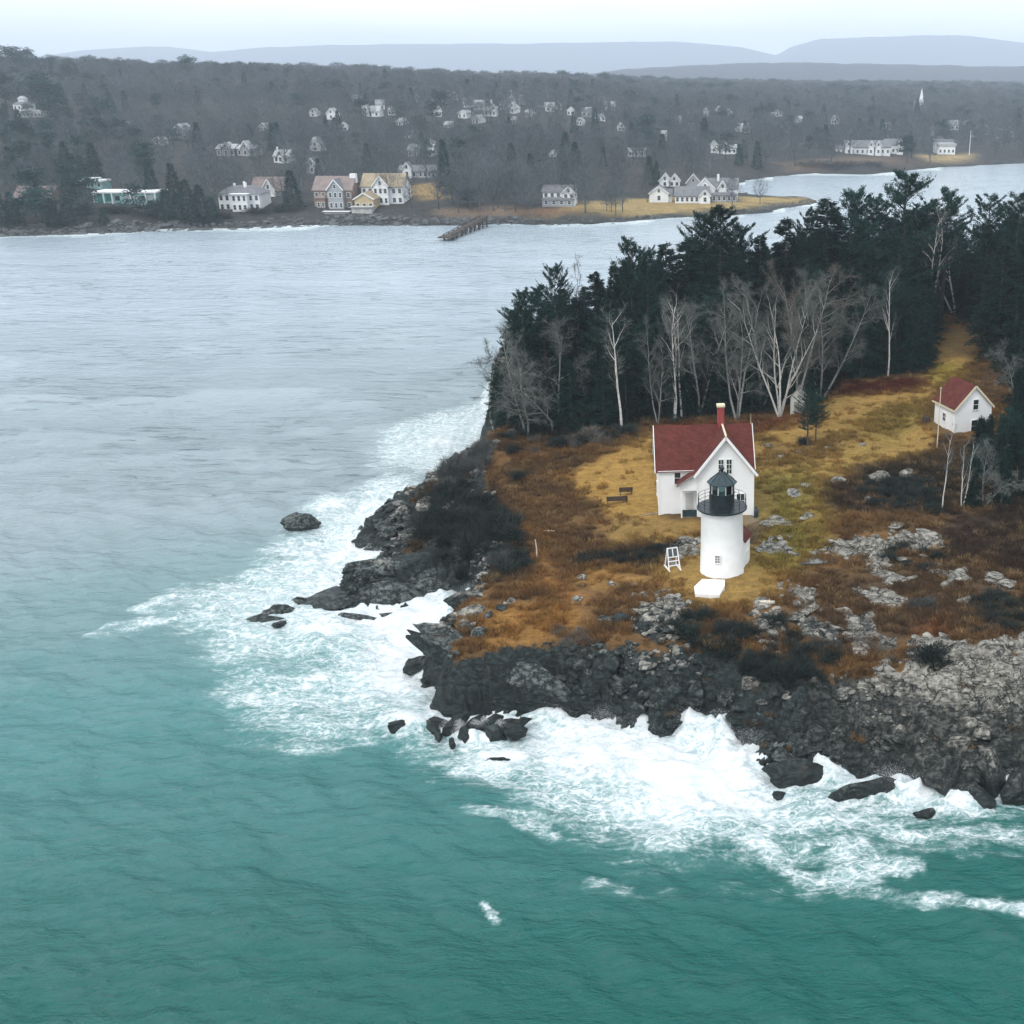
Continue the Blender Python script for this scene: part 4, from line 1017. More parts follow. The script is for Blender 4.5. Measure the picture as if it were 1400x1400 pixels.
# A-frame board
p = G(920, 777)
A = empty('a_frame_stand', (p.x, p.y, p.z), R(20), 'white wooden a-frame stand with two dark panes tilted on the grass left of the lighthouse', 'stand')
for s2 in (-.55, .55):
    MB().beam((s2, -.55, 0), (s2 * .85, .15, 2.05), .09).build('front_rail', M['trim'], A)
    MB().beam((s2, .75, 0), (s2 * .85, .18, 2.05), .09).build('back_rail', M['trim'], A)
    MB().beam((s2, -.75, .05), (s2, .95, .05), .11).build('skid', M['trim'], A)
for k, zz in enumerate((.45, .85, 1.22, 2.02)):
    f = zz / 2.05
    MB().beam((-.58 + .08 * f, -.55 + .70 * f, zz), (.58 - .08 * f, -.55 + .70 * f, zz), .08).build('slat', M['trim'], A)
for x_ in (-.24, .24):
    f0, f1 = 1.28 / 2.05, 1.95 / 2.05
    MB().add([(x_ - .18, -.55 + .7 * f0, 1.28), (x_ + .18, -.55 + .7 * f0, 1.28), (x_ + .18, -.55 + .7 * f1, 1.95), (x_ - .18, -.55 + .7 * f1, 1.95),
              (x_ - .18, -.50 + .7 * f0, 1.28), (x_ + .18, -.50 + .7 * f0, 1.28), (x_ + .18, -.50 + .7 * f1, 1.95), (x_ - .18, -.50 + .7 * f1, 1.95)],
             [(0, 1, 2, 3), (7, 6, 5, 4), (0, 4, 5, 1), (1, 5, 6, 2), (2, 6, 7, 3), (3, 7, 4, 0)]).build('dark_pane', M['glass'], A)
MB().beam((0, -.55 + .7 * .62, 1.28), (0, -.55 + .7 * .95, 1.95), .08).build('mullion', M['trim'], A)
# pale logs, posts and a puddle
def log(px, py, L, rz, r, label, mat='log'):
    p = G(px, py); b = MB().tube([(-L / 2, 0, r * .8), (-L * .1, .03, r * .9), (L / 2, 0, r * .7)], [r, r * .95, r * .8], 9)
    o = b.build('driftwood_log', M[mat], None, (p.x, p.y, p.z)); o.rotation_euler = (0, 0, rz); tag(o, label, 'log')
    MB().tube([(L * .1, 0, r), (L * .16, .12, r * 2.3)], [r * .35, r * .15], 5).build('branch_stub', M[mat], o)
log(1049, 826, 1.35, R(4), .2, 'short thick bleached log lying right of the concrete pad')
log(752, 712 + 15, 1.1, R(3), .09, 'thin bleached log lying in the brown heath above the footpath')
log(893, 703, 2.6, R(28), .07, 'long thin weathered pole lying by the left corner of the house', 'deck')
pp = G(734, 762)
o = MB().tube([(0, 0, -.1), (.02, 0, 1.0), (-.06, 0, 1.9)], [.08, .07, .05], 7).build('wooden_post', M['log'], None, (pp.x, pp.y, pp.z)); tag(o, 'crooked pale wooden post standing beside the footpath on the left', 'post')
pz = 6.0
pq = [(1092, 771), (1106, 762), (1118, 758), (1132, 758), (1142, 763), (1138, 768), (1120, 770)]
cz_ = float(np.mean([G(*q).z for q in pq])) + .12
pts = [at(a, b, cz_) for a, b in pq]; cc = sum(pts, Vector()) / len(pts)
pud = NT('puddle_water'); M['puddle'] = pud.done(pud.bsdf((0.05, 0.055, 0.05), 0.03, None, 0.9, ior=1.5))
outl = []
for i in range(len(pts)):
    for k in range(4):
        q = pts[i].lerp(pts[(i + 1) % len(pts)], k / 4); outl.append(q + Vector((random.uniform(-.08, .08), random.uniform(-.08, .08), 0)))
b = MB().add([q - cc for q in outl] + [q - cc - Vector((0, 0, .3)) for q in outl], [tuple(range(len(outl)))] + [(i, i + len(outl), (i + 1) % len(outl) + len(outl), (i + 1) % len(outl)) for i in range(len(outl))])
o = b.build('puddle', M['puddle'], None, cc); tag(o, kind='structure')
# ------------------------------------------------------------------ haze
hz = NT('haze')
pv = hz.n('ShaderNodeVolumePrincipled')
pv.inputs['Color'].default_value = (0.80, 0.89, 1.0, 1); pv.inputs['Density'].default_value = 0.00017
pv.inputs['Anisotropy'].default_value = 0.1
hz.t.links.new(pv.outputs[0], hz.out.inputs['Volume'])
o = MB().box(-9600, 9600, -650, 11400, -6, 330).build('haze', hz.m); tag(o, kind='stuff')

# ------------------------------------------------------------------ rocks
def ico(sub):
    bm = bmesh.new(); bmesh.ops.create_icosphere(bm, subdivisions=sub, radius=1.0)
    V = np.array([v.co[:] for v in bm.verts]); F = np.array([[v.index for v in f.verts] for f in bm.faces]); bm.free()
    return V, F
ICO = {k: ico(k) for k in (1, 2, 3, 4)}
def rock_mesh(name, sub, seed, cuts=12, flat=(1, 1, 1), rough=0.05, mat=None, rnd=(0.45, 0.8)):
    V, F = ICO[sub]; V = V.copy(); r_ = np.random.default_rng(seed)
    for _ in range(cuts):
        n = r_.normal(size=3); n /= np.linalg.norm(n); d = r_.uniform(*rnd)
        q = V @ n; V = V - np.outer(np.maximum(q - d, 0), n)
    if rough:
        a = fbm(V[:, 0] * 2.3 + seed, V[:, 1] * 2.3 + V[:, 2] * 1.7, seed, 4)
        V = V * (1 + a[:, None] * rough * 2)
    V = V * np.array(flat); V /= np.abs(V).max(0).mean()
    me = np_mesh(name, V, F, False, mat or M['rock'])
    return me
RK = [rock_mesh('rock', 2, 100 + k, 11, (1, random.uniform(.6, 1), random.uniform(.45, .85)), .04) for k in range(10)]
RKB = [rock_mesh('big_rock', 4, 200 + k, 16, (1, random.uniform(.6, .9), random.uniform(.55, .8)), .10) for k in range(8)]
RKS = [rock_mesh('small_rock', 1, 300 + k, 9, (1, random.uniform(.6, 1), random.uniform(.4, .8)), .03) for k in range(8)]
RKF = [rock_mesh('flat_rock', 2, 400 + k, 10, (1, .62, .24), .05, rnd=(.5, .9)) for k in range(6)]
def place_rock(mesh, x, y, z, s, rz=None, tilt=0.25, name='rock', parent=None, sxyz=(1, 1, 1)):
    o = bpy.data.objects.new(name, mesh); col.objects.link(o)
    o.location = (x, y, z); o.scale = (s * sxyz[0], s * sxyz[1], s * sxyz[2])
    o.rotation_euler = (random.uniform(-tilt, tilt), random.uniform(-tilt, tilt), random.uniform(0, 6.28) if rz is None else rz)
    if parent: o.parent = parent
    return o
# stones of the island's shore and ledges: pieces of the ground
NR = 0
def scatter_rocks(poly, n, smin, smax, meshes, zoff=0.1, flat=1.0, seed=0, power=2.0, name='rock'):
    global NR
    r_ = np.random.default_rng(seed); xs = [p[0] for p in poly]; ys = [p[1] for p in poly]; k = 0; tries = 0
    q = [tuple(G(*p).xy) for p in poly]; mx = min(a for a, b in q), max(a for a, b in q); my = min(b for a, b in q), max(b for a, b in q)
    while k < n and tries < n * 30:
        tries += 1
        x, y = r_.uniform(*mx), r_.uniform(*my)
        if sdist(np.array([x]), np.array([y]), q)[0] < 0: continue
        s = smin + (smax - smin) * r_.random() ** power
        z = float(H(x, y))
        if z < -0.6: continue
        place_rock(meshes[r_.integers(len(meshes))], x, y, z + s * zoff, s, None, .3, name, island, (1, 1, flat)); k += 1; NR += 1
scatter_rocks([(760, 905), (880, 885), (1000, 920), (1060, 950), (1000, 1000), (880, 985), (790, 970)], 85, .3, .95, RK, .05, .9, 1)
scatter_rocks([(1060, 940), (1240, 900), (1400, 890), (1420, 930), (1240, 945), (1080, 965)], 12, .4, 1.0, RK, -.2, .8, 2)
scatter_rocks([(1040, 1000), (1200, 990), (1400, 990), (1410, 1060), (1240, 1068), (1060, 1060)], 22, .5, 1.3, RK, 0, 1, 3)
scatter_rocks([(500, 700), (570, 665), (600, 660), (590, 720), (540, 750), (500, 735)], 26, .5, 1.5, RK, 0, 1, 4)
scatter_rocks([(590, 890), (640, 850), (700, 815), (700, 840), (650, 870), (620, 900)], 14, .4, 1.1, RK, 0, 1, 5)
scatter_rocks([(1065, 795), (1120, 800), (1200, 870), (1180, 890), (1090, 870), (1030, 880), (1030, 840)], 34, .25, .9, RKF + RK[:3], 0, .7, 6)
scatter_rocks([(870, 830), (930, 825), (940, 870), (870, 870)], 18, .25, .6, RK, 0, .8, 7)
scatter_rocks([(640, 640), (662, 640), (660, 690), (640, 685)], 5, .5, 1.0, RK, 0, .9, 8)
scatter_rocks([(1120, 740), (1290, 728), (1290, 790), (1200, 800), (1150, 760)], 14, .3, .8, RKF, 0, .7, 9)
# named single stones on the heath seen one by one in the photograph: x, y, size, flatness
for px, py, s, fl, kind in [(1055, 716, 1.2, .5, 'f'), (1067, 713, 1.0, .5, 'f'), (1047, 748, .55, .8, 'r'), (1060, 750, .6, .7, 'r'), (1038, 752, .5, .7, 'r'), (1068, 745, .45, .7, 'r'), (1052, 743, .5, .7, 'r'),
                             (1103, 706, .7, .5, 'f'), (1085, 674, .8, .4, 'f'), (1101, 663, .6, .4, 'f'), (1225, 719, .8, .5, 'f'), (1145, 658, 1.0, .6, 'r'), (1200, 655, 1.3, .7, 'r'), (1238, 648, 1.2, .5, 'f'),
                             (1188, 684, .7, .7, 'r'), (1380, 616, .9, .8, 'r'), (1372, 673, .5, .9, 'r'), (1366, 682, .5, .8, 'r'), (1352, 679, .5, .8, 'r'), (1269, 872, .55, .8, 'r'), (1319, 822, .7, .7, 'r'),
                             (1290, 785, 1.0, .5, 'f'), (1318, 790, 1.1, .5, 'f'), (1358, 787, .9, .35, 'f'), (1372, 796, 1.1, .35, 'f'), (796, 791, .5, .7, 'r'), (835, 798, .5, .7, 'r'), (868, 800, .45, .7, 'r'), (869, 815, .55, .7, 'r'),
                             (880, 815, .6, .6, 'r'), (905, 812, .7, .4, 'f'), (790, 820, .5, .8, 'r'), (845, 845, .9, .7, 'r'), (826, 848, .8, .7, 'r'), (1180, 600 + 8, .5, .5, 'f'), (1050, 610, .7, .6, 'r'), (1066, 625, .6, .6, 'r'), (1092, 618, .6, .5, 'r'),
                             (1130, 612, .6, .5, 'r'), (1045, 822, .3, .7, 'r'), (1090, 825, .7, .6, 'r'), (935, 752, .8, .8, 'r'), (945, 742, .8, .8, 'r'), (928, 760, .7, .7, 'r'), (955, 740, .6, .8, 'r'), (950, 752, .5, .8, 'r')]:
    p = G(px, py); place_rock(random.choice(RKF if kind == 'f' else RK), p.x, p.y, p.z + s * fl * .12, s, None, .12, 'stone', island, (1, 1, fl if kind == 'r' else fl * 1.4)); NR += 1
# the big angular blocks of the cliff foot and ledges
for px, py, s, sc_, rz, mi in [(1115, 1010, 2.0, (1, .8, .9), .4, 0), (1150, 1020, 2.6, (1.1, .8, .9), 1.2, 1), (1190, 1035, 2.4, (1, .9, .9), .2, 2), (1225, 1008, 1.3, (1, 1, 1), .5, 3), (1250, 1045, 2.8, (.9, .8, 1.1), 2.2, 4),
                               (1300, 1050, 3.0, (1.1, .8, 1.0), .9, 5), (1350, 1040, 3.2, (1, .8, 1.1), 1.7, 6), (1390, 1045, 2.6, (1, .8, 1.1), 2.7, 7), (1080, 1045, 2.0, (1.2, .8, .8), .3, 1), (1050, 1010, 1.8, (1.2, .8, .8), .2, 7),
                               (740, 956, 1.6, (1.5, .7, .6), -.4, 1),
                               (475, 815, 3.2, (1.4, .8, .55), .1, 0), (520, 815, 3.0, (1.5, .9, .6), .2, 3), (560, 800, 3.0, (1.4, .9, .7), .15, 5), (525, 775, 2.8, (1.4, .8, .6), .1, 6), (565, 770, 2.8, (1.3, .9, .7), .3, 7),
                               (590, 780, 2.6, (1.2, .9, .8), .2, 1), (505, 800, 1.8, (1.2, .8, .5), .5, 2), (610, 800, 2.4, (1.2, .8, .8), .3, 4), (520, 715, 2.2, (1, .8, .9), .4, 3), (545, 700, 2.4, (1.1, .8, .9), .9, 2), (560, 730, 2.2, (1, .9, .8), 1.5, 0),
                               (600, 700, 2.0, (1.2, .8, .7), 1.0, 6), (645, 840, 2.0, (1, .8, 1), .7, 7), (655, 815, 2.0, (1.4, .8, .7), .1, 5)]:
    p = G(px, py, 12); place_rock(RKB[mi], p.x, p.y + .6, p.z - s * (.12 if px < 570 and py > 760 else .30), s * .92, rz, .15, 'boulder', island, sc_); NR += 1
# the tilted slate headland: long slabs lying one on the other
HL = math.atan2(at(755, 940, 2).y - at(600, 900, 2).y, at(755, 940, 2).x - at(600, 900, 2).x)
for px, py, z_, sc_, tl, mi in [(672, 918, 2.5, (5.6, 1.5, 1.9), .30, 0), (650, 930, 1.5, (5.0, 1.5, 1.8), .26, 4), (690, 945, 0.9, (5.0, 1.2, 1.5), .18, 2), (625, 925, 1.8, (2.4, 1.8, 2.3), .1, 6), (720, 932, 2.4, (3.6, 1.3, 1.4), .3, 3), (640, 895, 3.1, (3.4, 1.3, 1.3), .25, 5)]:
    p = at(px, py, z_); sc_ = tuple(q * 1.18 for q in sc_); o = place_rock(RKB[mi], p.x, p.y + .75, z_ - .25, 1.0, HL, 0, 'slate_slab', island, sc_); o.rotation_euler = (-.38, tl, HL); NR += 1
# rocks standing in the surf: things of their own
SEA_ROCKS = [(414, 718, 1.9, (1, .8, 1.1), .3, 'round dark grey boulder alone in the foam, farthest out beyond the rocky point', .35),
             (432, 716, .7, (1, .7, .8), 1.1, 'small dark rock close against the right side of the round lone boulder', .1),
             (355, 845, 1.35, (1.3, .7, .6), .1, 'low flat black rock, outermost of the pair at the western tip of the surf', .1),
             (377, 838, 1.15, (1.2, .8, .8), .4, 'humped black rock, inner one of the pair at the western tip of the surf', .2),
             (382, 853, .7, (1, .8, .8), .9, 'small round black rock just below the pair at the western surf tip', .1),
             (415, 820, .75, (1.2, .8, .7), .5, 'small black rock in white foam left of the big rounded ledge', .1),
             (490, 842, 1.0, (1.6, .6, .5), .1, 'thin wet rock awash below the big rounded ledge of the left point', .05),
             (532, 839, .5, (1.6, .7, .5), .2, 'tiny dark rock tip in the foam of the cove', .05),
             (572, 910, 1.3, (1, .8, .9), .8, 'black rock nub against the left end of the tilted slate headland', .3),
             (543, 996, 1.0, (.8, .7, 1.1), .4, 'upright small black rock left of the ledge with water pouring off', .3),
             (556, 983, .5, (1, .7, .7), .4, 'tiny black rock just above the upright small rock', .1),
             (672, 1042, .8, (1.4, .7, .6), .1, 'low dark rock awash in front of the pouring ledge', .05),
             (1066, 1090, .7, (.6, .6, 1.2), .2, 'narrow upright black rock off the square black block', .3),
             (1190, 1082, 2.0, (1.3, .7, .75), .25, 'large shiny black rock in the surf at the cliff foot', .25),
             (1212, 1080, 1.0, (1.2, .8, .8), .9, 'jagged black rock touching the right end of the large shiny one', .2),
             (1268, 1112, .9, (1.1, .8, .8), .6, 'lone black rock in the green water behind a breaking wave', .1),
             (1292, 1090, 1.4, (1.2, .8, .8), .2, 'rounded black boulder at the foot of the pale granite cliff', .2),
             (1338, 1092, 1.4, (1.2, .8, .8), 2.0, 'pointed black boulder at the foot of the pale granite cliff', .3),
             (1386, 1082, 1.8, (1, .8, 1), 1.1, 'dark cracked boulder at the right edge of the photo by the cliff foot', .4),
             (1085, 1068, 1.9, (1.3, .8, .9), .05, 'square black block standing at the outer corner of the cliff', .4),
             (960, 975 + 12, .5, (1, .8, .8), .5, 'small pale grey stone lifted above the spray under the cliff', .8)]
for k, (px, py, s, sc_, rz, lab, dz) in enumerate(SEA_ROCKS):
    p = at(px, py, 0.2)
    tag(place_rock(RKB[k % 8], p.x, p.y, dz * s - .25 * s + .25, s, rz, .2, 'sea_rock', None, sc_), lab, 'rock')
LEDGE = empty('wave_washed_ledge', at(652, 990, 0), 0, 'long low black ledge in the surf with white water pouring down between its blocks', 'ledge')
lo_ = LEDGE.location
for px, py, s, sc_ in [(590, 985, .9, (1.2, .7, .7)), (605, 980, 1.1, (1.4, .6, .7)), (622, 984, 1.3, (1, .8, .9)), (636, 996, 1.1, (.6, .8, 1.2)), (645, 982, 1.2, (1.2, .7, .8)), (655, 992, 1.1, (.7, .8, 1.1)), (668, 984, 1.2, (1.1, .7, .8)),
                       (677, 996, 1.2, (.7, .8, 1.2)), (690, 984, 1.3, (1.3, .7, .8)), (702, 990, 1.3, (1, .8, .9)), (712, 980, 1.0, (1.3, .7, .6)), (600, 998, .7, (.8, .8, .8)), (618, 1008, .6, (.6, .8, 1))]:
    p = at(px, py + 9, 0.3); o = place_rock(random.choice(RKB), p.x - lo_.x, p.y - lo_.y, .35, s * .85, None, .2, 'ledge_block', LEDGE, sc_)

# small rubble joined: nobody could count it
def joined(name, items, mat, parent=None):
    Vs, Fs_, off = [], [], 0
    for me, x, y, z, s, rz, fl in items:
        V, F = me; c, s2 = math.cos(rz), math.sin(rz)
        W = np.stack([(V[:, 0] * c - V[:, 1] * s2) * s + x, (V[:, 0] * s2 + V[:, 1] * c) * s + y, V[:, 2] * s * fl + z], -1)
        Vs.append(W); Fs_.append(F + off); off += len(V)
    return link(name, np_mesh(name, np.concatenate(Vs), np.concatenate(Fs_), False, mat), None, parent)
def meshdata(me):
    V = np.zeros(len(me.vertices) * 3); me.vertices.foreach_get('co', V)
    F = np.zeros(len(me.polygons) * 3, int); me.polygons.foreach_get('vertices', F)
    return V.reshape(-1, 3), F.reshape(-1, 3)
RSD = [meshdata(m) for m in RKS]
items = []
cand = rng.uniform((-44, 72), (40, 150), (60000, 2))
hh = H(cand[:, 0], cand[:, 1]); gc_, tr_, td_ = gcol_at(cand[:, 0], cand[:, 1])
dens = fbm(cand[:, 0] * .3, cand[:, 1] * .3, 401, 3)
qx_, qy_ = proj(cand[:, 0], cand[:, 1], hh)
slabz = (qx_ > 585) & (qx_ < 765) & (qy_ > 870) & (qy_ < 975)
ok = (hh > 0.3) & ~slabz & ~((qx_ > 1040) & (rng.random(len(hh)) < .5)) & (((tr_ > .45) & (dens > -.05)) | ((tr_ > .02) & (dens > .28)))
for (x, y), z, tr in zip(cand[ok][:5500], hh[ok][:5500], tr_[ok][:5500]):
    s = .10 + .42 * rng.random() ** 2.5
    items.append((RSD[rng.integers(8)], x, y, z + s * .15, s, rng.uniform(0, 6.28), rng.uniform(.6, 1)))
tag(joined('rubble', items, M['rock']), kind='stuff')

# ------------------------------------------------------------------ instanced ground cover
lib = bpy.data.collections.new('cover_library')
def lib_coll(name, meshes):
    c = bpy.data.collections.new(name)
    for me in meshes: c.objects.link(bpy.data.objects.new(me.name, me))
    return c
def gn_stuff(name, P, rot, scl, colr, coll):
    me = bpy.data.meshes.new(name); me.vertices.add(len(P)); me.vertices.foreach_set('co', np.asarray(P, np.float32).ravel())
    add_attr(me, 'rot', rot, 'FLOAT_VECTOR'); add_attr(me, 'scl', scl, 'FLOAT_VECTOR'); add_attr(me, 'tint', colr, 'FLOAT_COLOR')
    o = link(name, me); tag(o, kind='stuff')
    ng = bpy.data.node_groups.new(name, 'GeometryNodeTree')
    ng.interface.new_socket('Geometry', in_out='INPUT', socket_type='NodeSocketGeometry'); ng.interface.new_socket('Geometry', in_out='OUTPUT', socket_type='NodeSocketGeometry')
    N = ng.nodes; L = ng.links
    gi, go = N.new('NodeGroupInput'), N.new('NodeGroupOutput')
    m2p = N.new('GeometryNodeMeshToPoints'); iop = N.new('GeometryNodeInstanceOnPoints'); ci = N.new('GeometryNodeCollectionInfo')
    ci.inputs['Collection'].default_value = coll; ci.inputs['Separate Children'].default_value = True; ci.inputs['Reset Children'].default_value = True
    iop.inputs['Pick Instance'].default_value = True
    ra = N.new('GeometryNodeInputNamedAttribute'); ra.data_type = 'FLOAT_VECTOR'; ra.inputs['Name'].default_value = 'rot'
    sa = N.new('GeometryNodeInputNamedAttribute'); sa.data_type = 'FLOAT_VECTOR'; sa.inputs['Name'].default_value = 'scl'
    L.new(gi.outputs[0], m2p.inputs['Mesh']); L.new(m2p.outputs[0], iop.inputs['Points']); L.new(ci.outputs[0], iop.inputs['Instance'])
    rot_sock = iop.inputs['Rotation']
    L.new(ra.outputs[0], rot_sock); L.new(sa.outputs[0], iop.inputs['Scale'])
    L.new(iop.outputs[0], go.inputs[0])
    md = o.modifiers.new('scatter', 'NODES'); md.node_group = ng
    return o
def slivers(P, D, L, W, seed=0):
    """thin triangles: base point P, direction D, length L, width W"""
    r_ = np.random.default_rng(seed); n = len(P)
    D = D / (np.linalg.norm(D, axis=1)[:, None] + 1e-9)
    S = np.cross(D, r_.normal(size=(n, 3))); S /= np.linalg.norm(S, axis=1)[:, None] + 1e-9
    V = np.empty((n, 3, 3)); V[:, 0] = P - S * W[:, None] / 2; V[:, 1] = P + S * W[:, None] / 2; V[:, 2] = P + D * L[:, None]
    return V.reshape(-1, 3), np.arange(n * 3).reshape(-1, 3)
def tintmat(name, rough=0.95):
    m = NT(name); c = m.attr('tint', 'INSTANCER', 'Color'); g = m.n('ShaderNodeNewGeometry')
    nd = m.n('ShaderNodeVectorMath'); nd.operation = 'SCALE'; m.set(nd.inputs[0], c); m.set(nd.inputs['Scale'], m.ramp(g.outputs['Random Per Island'], 0, 1, 0.6, 1.4, False))
    return m.done(m.bsdf(nd.outputs[0], rough, None, 0.1))
M['tuft'] = tintmat('dry_growth')
def tuft_mesh(k, n=70, spread=.42, up=1.0, L=.42, W=.05):
    r_ = np.random.default_rng(500 + k); a = r_.uniform(0, 6.28, n); r = spread * np.sqrt(r_.random(n))
    P = np.stack([r * np.cos(a), r * np.sin(a), r_.random(n) * .08], -1)
    D = np.stack([np.cos(a) * r * 1.6 + r_.normal(0, .35, n), np.sin(a) * r * 1.6 + r_.normal(0, .35, n), np.full(n, up)], -1)
    return np_mesh('tuft', *slivers(P, D, L * r_.uniform(.6, 1.2, n), np.full(n, W), k), False, M['tuft'])
tufts = lib_coll('tufts', [tuft_mesh(k) for k in range(5)])
cand = rng.uniform((-44, 76), (64, 175), (90000, 2))
hh = H(cand[:, 0], cand[:, 1]); gc_, tr_, td_ = gcol_at(cand[:, 0], cand[:, 1])
ppx_, ppy_ = proj(cand[:, 0], cand[:, 1], hh)
lum = gc_.mean(1); dn = fbm(cand[:, 0] * .25, cand[:, 1] * .25, 411, 3)
prob = np.where(lum > .17, .06, np.where(lum > .10, .55, .8)) * np.clip(.7 + dn * 1.6, .1, 1) * np.where(tr_ > .45, .03, 1)
ok = (rng.random(len(cand)) < prob) & (hh > 1.2) & (ppx_ < 1440) & (ppx_ > 560)
for p, r, z in [(at(987, 779, 6), 3.6, 0), (Vector((-1.4, 118.5, 0)), 7.5, 0), (Vector((30.4, 141.5, 0)), 4.6, 0), (at(970, 803, 6), 2, 0)]:
    ok &= np.hypot(cand[:, 0] - p.x, cand[:, 1] - p.y) > r
c_, h_, g_ = cand[ok], hh[ok], gc_[ok]; n = len(c_)
vr_ = rng.uniform(.75, 1.35, (n, 1)); hue = rng.random(n)
g_ = g_ * vr_; g_ = np.where((hue > .72)[:, None], g_ * np.array((1.25, 1.15, 1.0)), g_); g_ = np.where((hue < .16)[:, None], g_ * np.array((.78, .68, .66)), g_); g_ = np.where((hue > .90)[:, None], g_ * .5 + np.array((.17, .115, .055)), g_)
sc_ = rng.uniform(.6, 1.5, n) * np.where(g_.mean(1) > .17, .55, 1)
gn_stuff('heath_and_dry_grass', np.stack([c_[:, 0], c_[:, 1], h_ - .05], -1), np.stack([rng.normal(0, .1, n), rng.normal(0, .1, n), rng.uniform(0, 6.28, n)], -1),
         np.stack([sc_, sc_, sc_ * rng.uniform(.6, 1.1, n)], -1), g_, tufts)
print('tufts', n, 'rocks', NR)

# ------------------------------------------------------------------ shrubs
def shrub_mesh(name, seed, mat, n=900, L=.5, W=.035):
    r_ = np.random.default_rng(seed)
    a = r_.uniform(0, 6.28, n); cz_ = r_.random(n) ** .7; rr = np.sqrt(np.clip(1 - cz_ ** 2, 0, 1))
    D = np.stack([np.cos(a) * rr, np.sin(a) * rr, cz_ * .8 + .15], -1)
    k = r_.uniform(.25, .8, n) * (1 + .35 * np.sin(a * 3 + seed) * rr)
    P = D * k[:, None]
    D2 = D + r_.normal(0, .38, (n, 3)) + np.array((0, 0, .25))
    V, F = slivers(P, D2, L * r_.uniform(.5, 1.1, n), np.full(n, W), seed)
    return np_mesh(name, V, F, False, mat)
SHR = [shrub_mesh('shrub', 600 + k, M['scrub']) for k in range(4)]
SHG = [shrub_mesh('grey_shrub', 620 + k, M['scrubgrey'], 800, .5, .03) for k in range(3)]
SHT = [shrub_mesh('brown_shrub', 640 + k, M['redtwig'], 500, .55, .03) for k in range(3)]
SHD = [shrub_mesh('dense_shrub', 660 + k, M['scrub'], 3600, .20, .022) for k in range(2)]
SHGD = [shrub_mesh('dense_grey_shrub', 670 + k, M['scrubgrey'], 3200, .22, .02) for k in range(2)]
def shrub(px, py, r, h, label, grp=None, meshes=SHR):
    p = G(px, py); o = bpy.data.objects.new('shrub', random.choice(meshes)); col.objects.link(o)
    o.location = (p.x, p.y, p.z - .15); o.scale = (r, r * random.uniform(.8, 1.1), h); o.rotation_euler = (0, 0, random.uniform(0, 6.28))
    tag(o, label, 'shrub', grp); return o
shrub(686, 772, 1.7, 1.9, 'rounded pale grey leafless shrub at the right edge of the dark left thicket', None, SHGD)
shrub(1275, 905, 2.2, 2.0, 'large dark rounded shrub on top of the pale granite cliff', None, SHD)
shrub(1265, 832, 1.7, 1.4, 'pale grey wispy shrub on the heath above the granite cliff', None, SHGD)
shrub(1200, 690, 1.6, 1.1, 'low dark shrub in the reddish patch beside the rocky ridge', None, SHD)
shrub(1098, 608, 1.0, 1.3, 'small dark shrub at the foot of the twin trunk pine on the lawn')
shrub(710, 655, 1.6, 1.2, 'lone dark green shrub in the brown heath left of the benches')
shrub(1343, 590, 1.6, 2.4, 'dark bushy evergreen shrub growing against the shed gable', None, SHD)
def thicket(poly, n, rr, hh_, label, grp, seed, meshes=SHR):
    r_ = random.Random(seed); q = [tuple(G(*p).xy) for p in poly]
    xs = [a for a, b in q]; ys = [b for a, b in q]; k = 0; pts = []; t_ = 0
    while k < n and t_ < 4000:
        t_ += 1
        x, y = r_.uniform(min(xs), max(xs)), r_.uniform(min(ys), max(ys))
        if sdist(np.array([x]), np.array([y]), q)[0] < 0 or any((x - a) ** 2 + (y - b) ** 2 < (rr[0] * .75) ** 2 for a, b in pts): continue
        pts.append((x, y)); k += 1; o = bpy.data.objects.new('shrub', r_.choice(meshes)); col.objects.link(o)
        s = r_.uniform(*rr); o.location = (x, y, float(H(x, y)) - .2); o.scale = (s, s * r_.uniform(.8, 1.1), r_.uniform(*hh_)); o.rotation_euler = (0, 0, r_.uniform(0, 6.28))
        w_ = ('at its left end', 'in its middle', 'at its right end')[min(2, int(3 * (x - min(xs)) / (max(xs) - min(xs))))] if n > 9 else ''
        v_ = ('seaward side', 'middle', 'landward side')[min(2, int(3 * (y - min(ys)) / (max(ys) - min(ys))))] if n > 18 else ''
        tag(o, (label + (' ' + w_ if w_ else '') + (', ' + v_ if v_ else '')), 'shrub', grp + (' ' + w_ if w_ else '') + (' ' + v_ if v_ else ''))
thicket([(600, 655), (640, 625), (665, 612), (672, 628), (640, 655), (610, 672)], 14, (1.2, 1.9), (1.4, 2.2), 'dull grey shrub along the left sea slope', 'grey shrubs along the left slope', 1, SHG)
thicket([(585, 690), (640, 665), (665, 690), (715, 735), (725, 775), (700, 795), (640, 795), (600, 770), (570, 730)], 52, (1.2, 2.1), (1.3, 2.3), 'dark shrub in the thicket above the left rocks', 'dark shrubs of the left thicket', 2)
thicket([(915, 850), (960, 835), (1020, 840), (1045, 880), (1040, 905), (960, 895), (910, 880)], 17, (.9, 1.6), (.8, 1.4), 'dark shrub in the thicket below the lighthouse', 'dark shrubs on the cliff edge', 3)
thicket([(1000, 900), (1060, 905), (1130, 925), (1130, 945), (1060, 935), (1000, 920)], 14, (1.0, 1.6), (.9, 1.5), 'low shrub on the cliff top right of the thicket', 'low cliff top shrubs', 4)
thicket([(1060, 850), (1110, 870), (1150, 895), (1120, 920), (1060, 890)], 10, (1.0, 1.6), (.8, 1.4), 'dark shrub among the pale stones of the heath', 'shrubs among pale stones', 5)
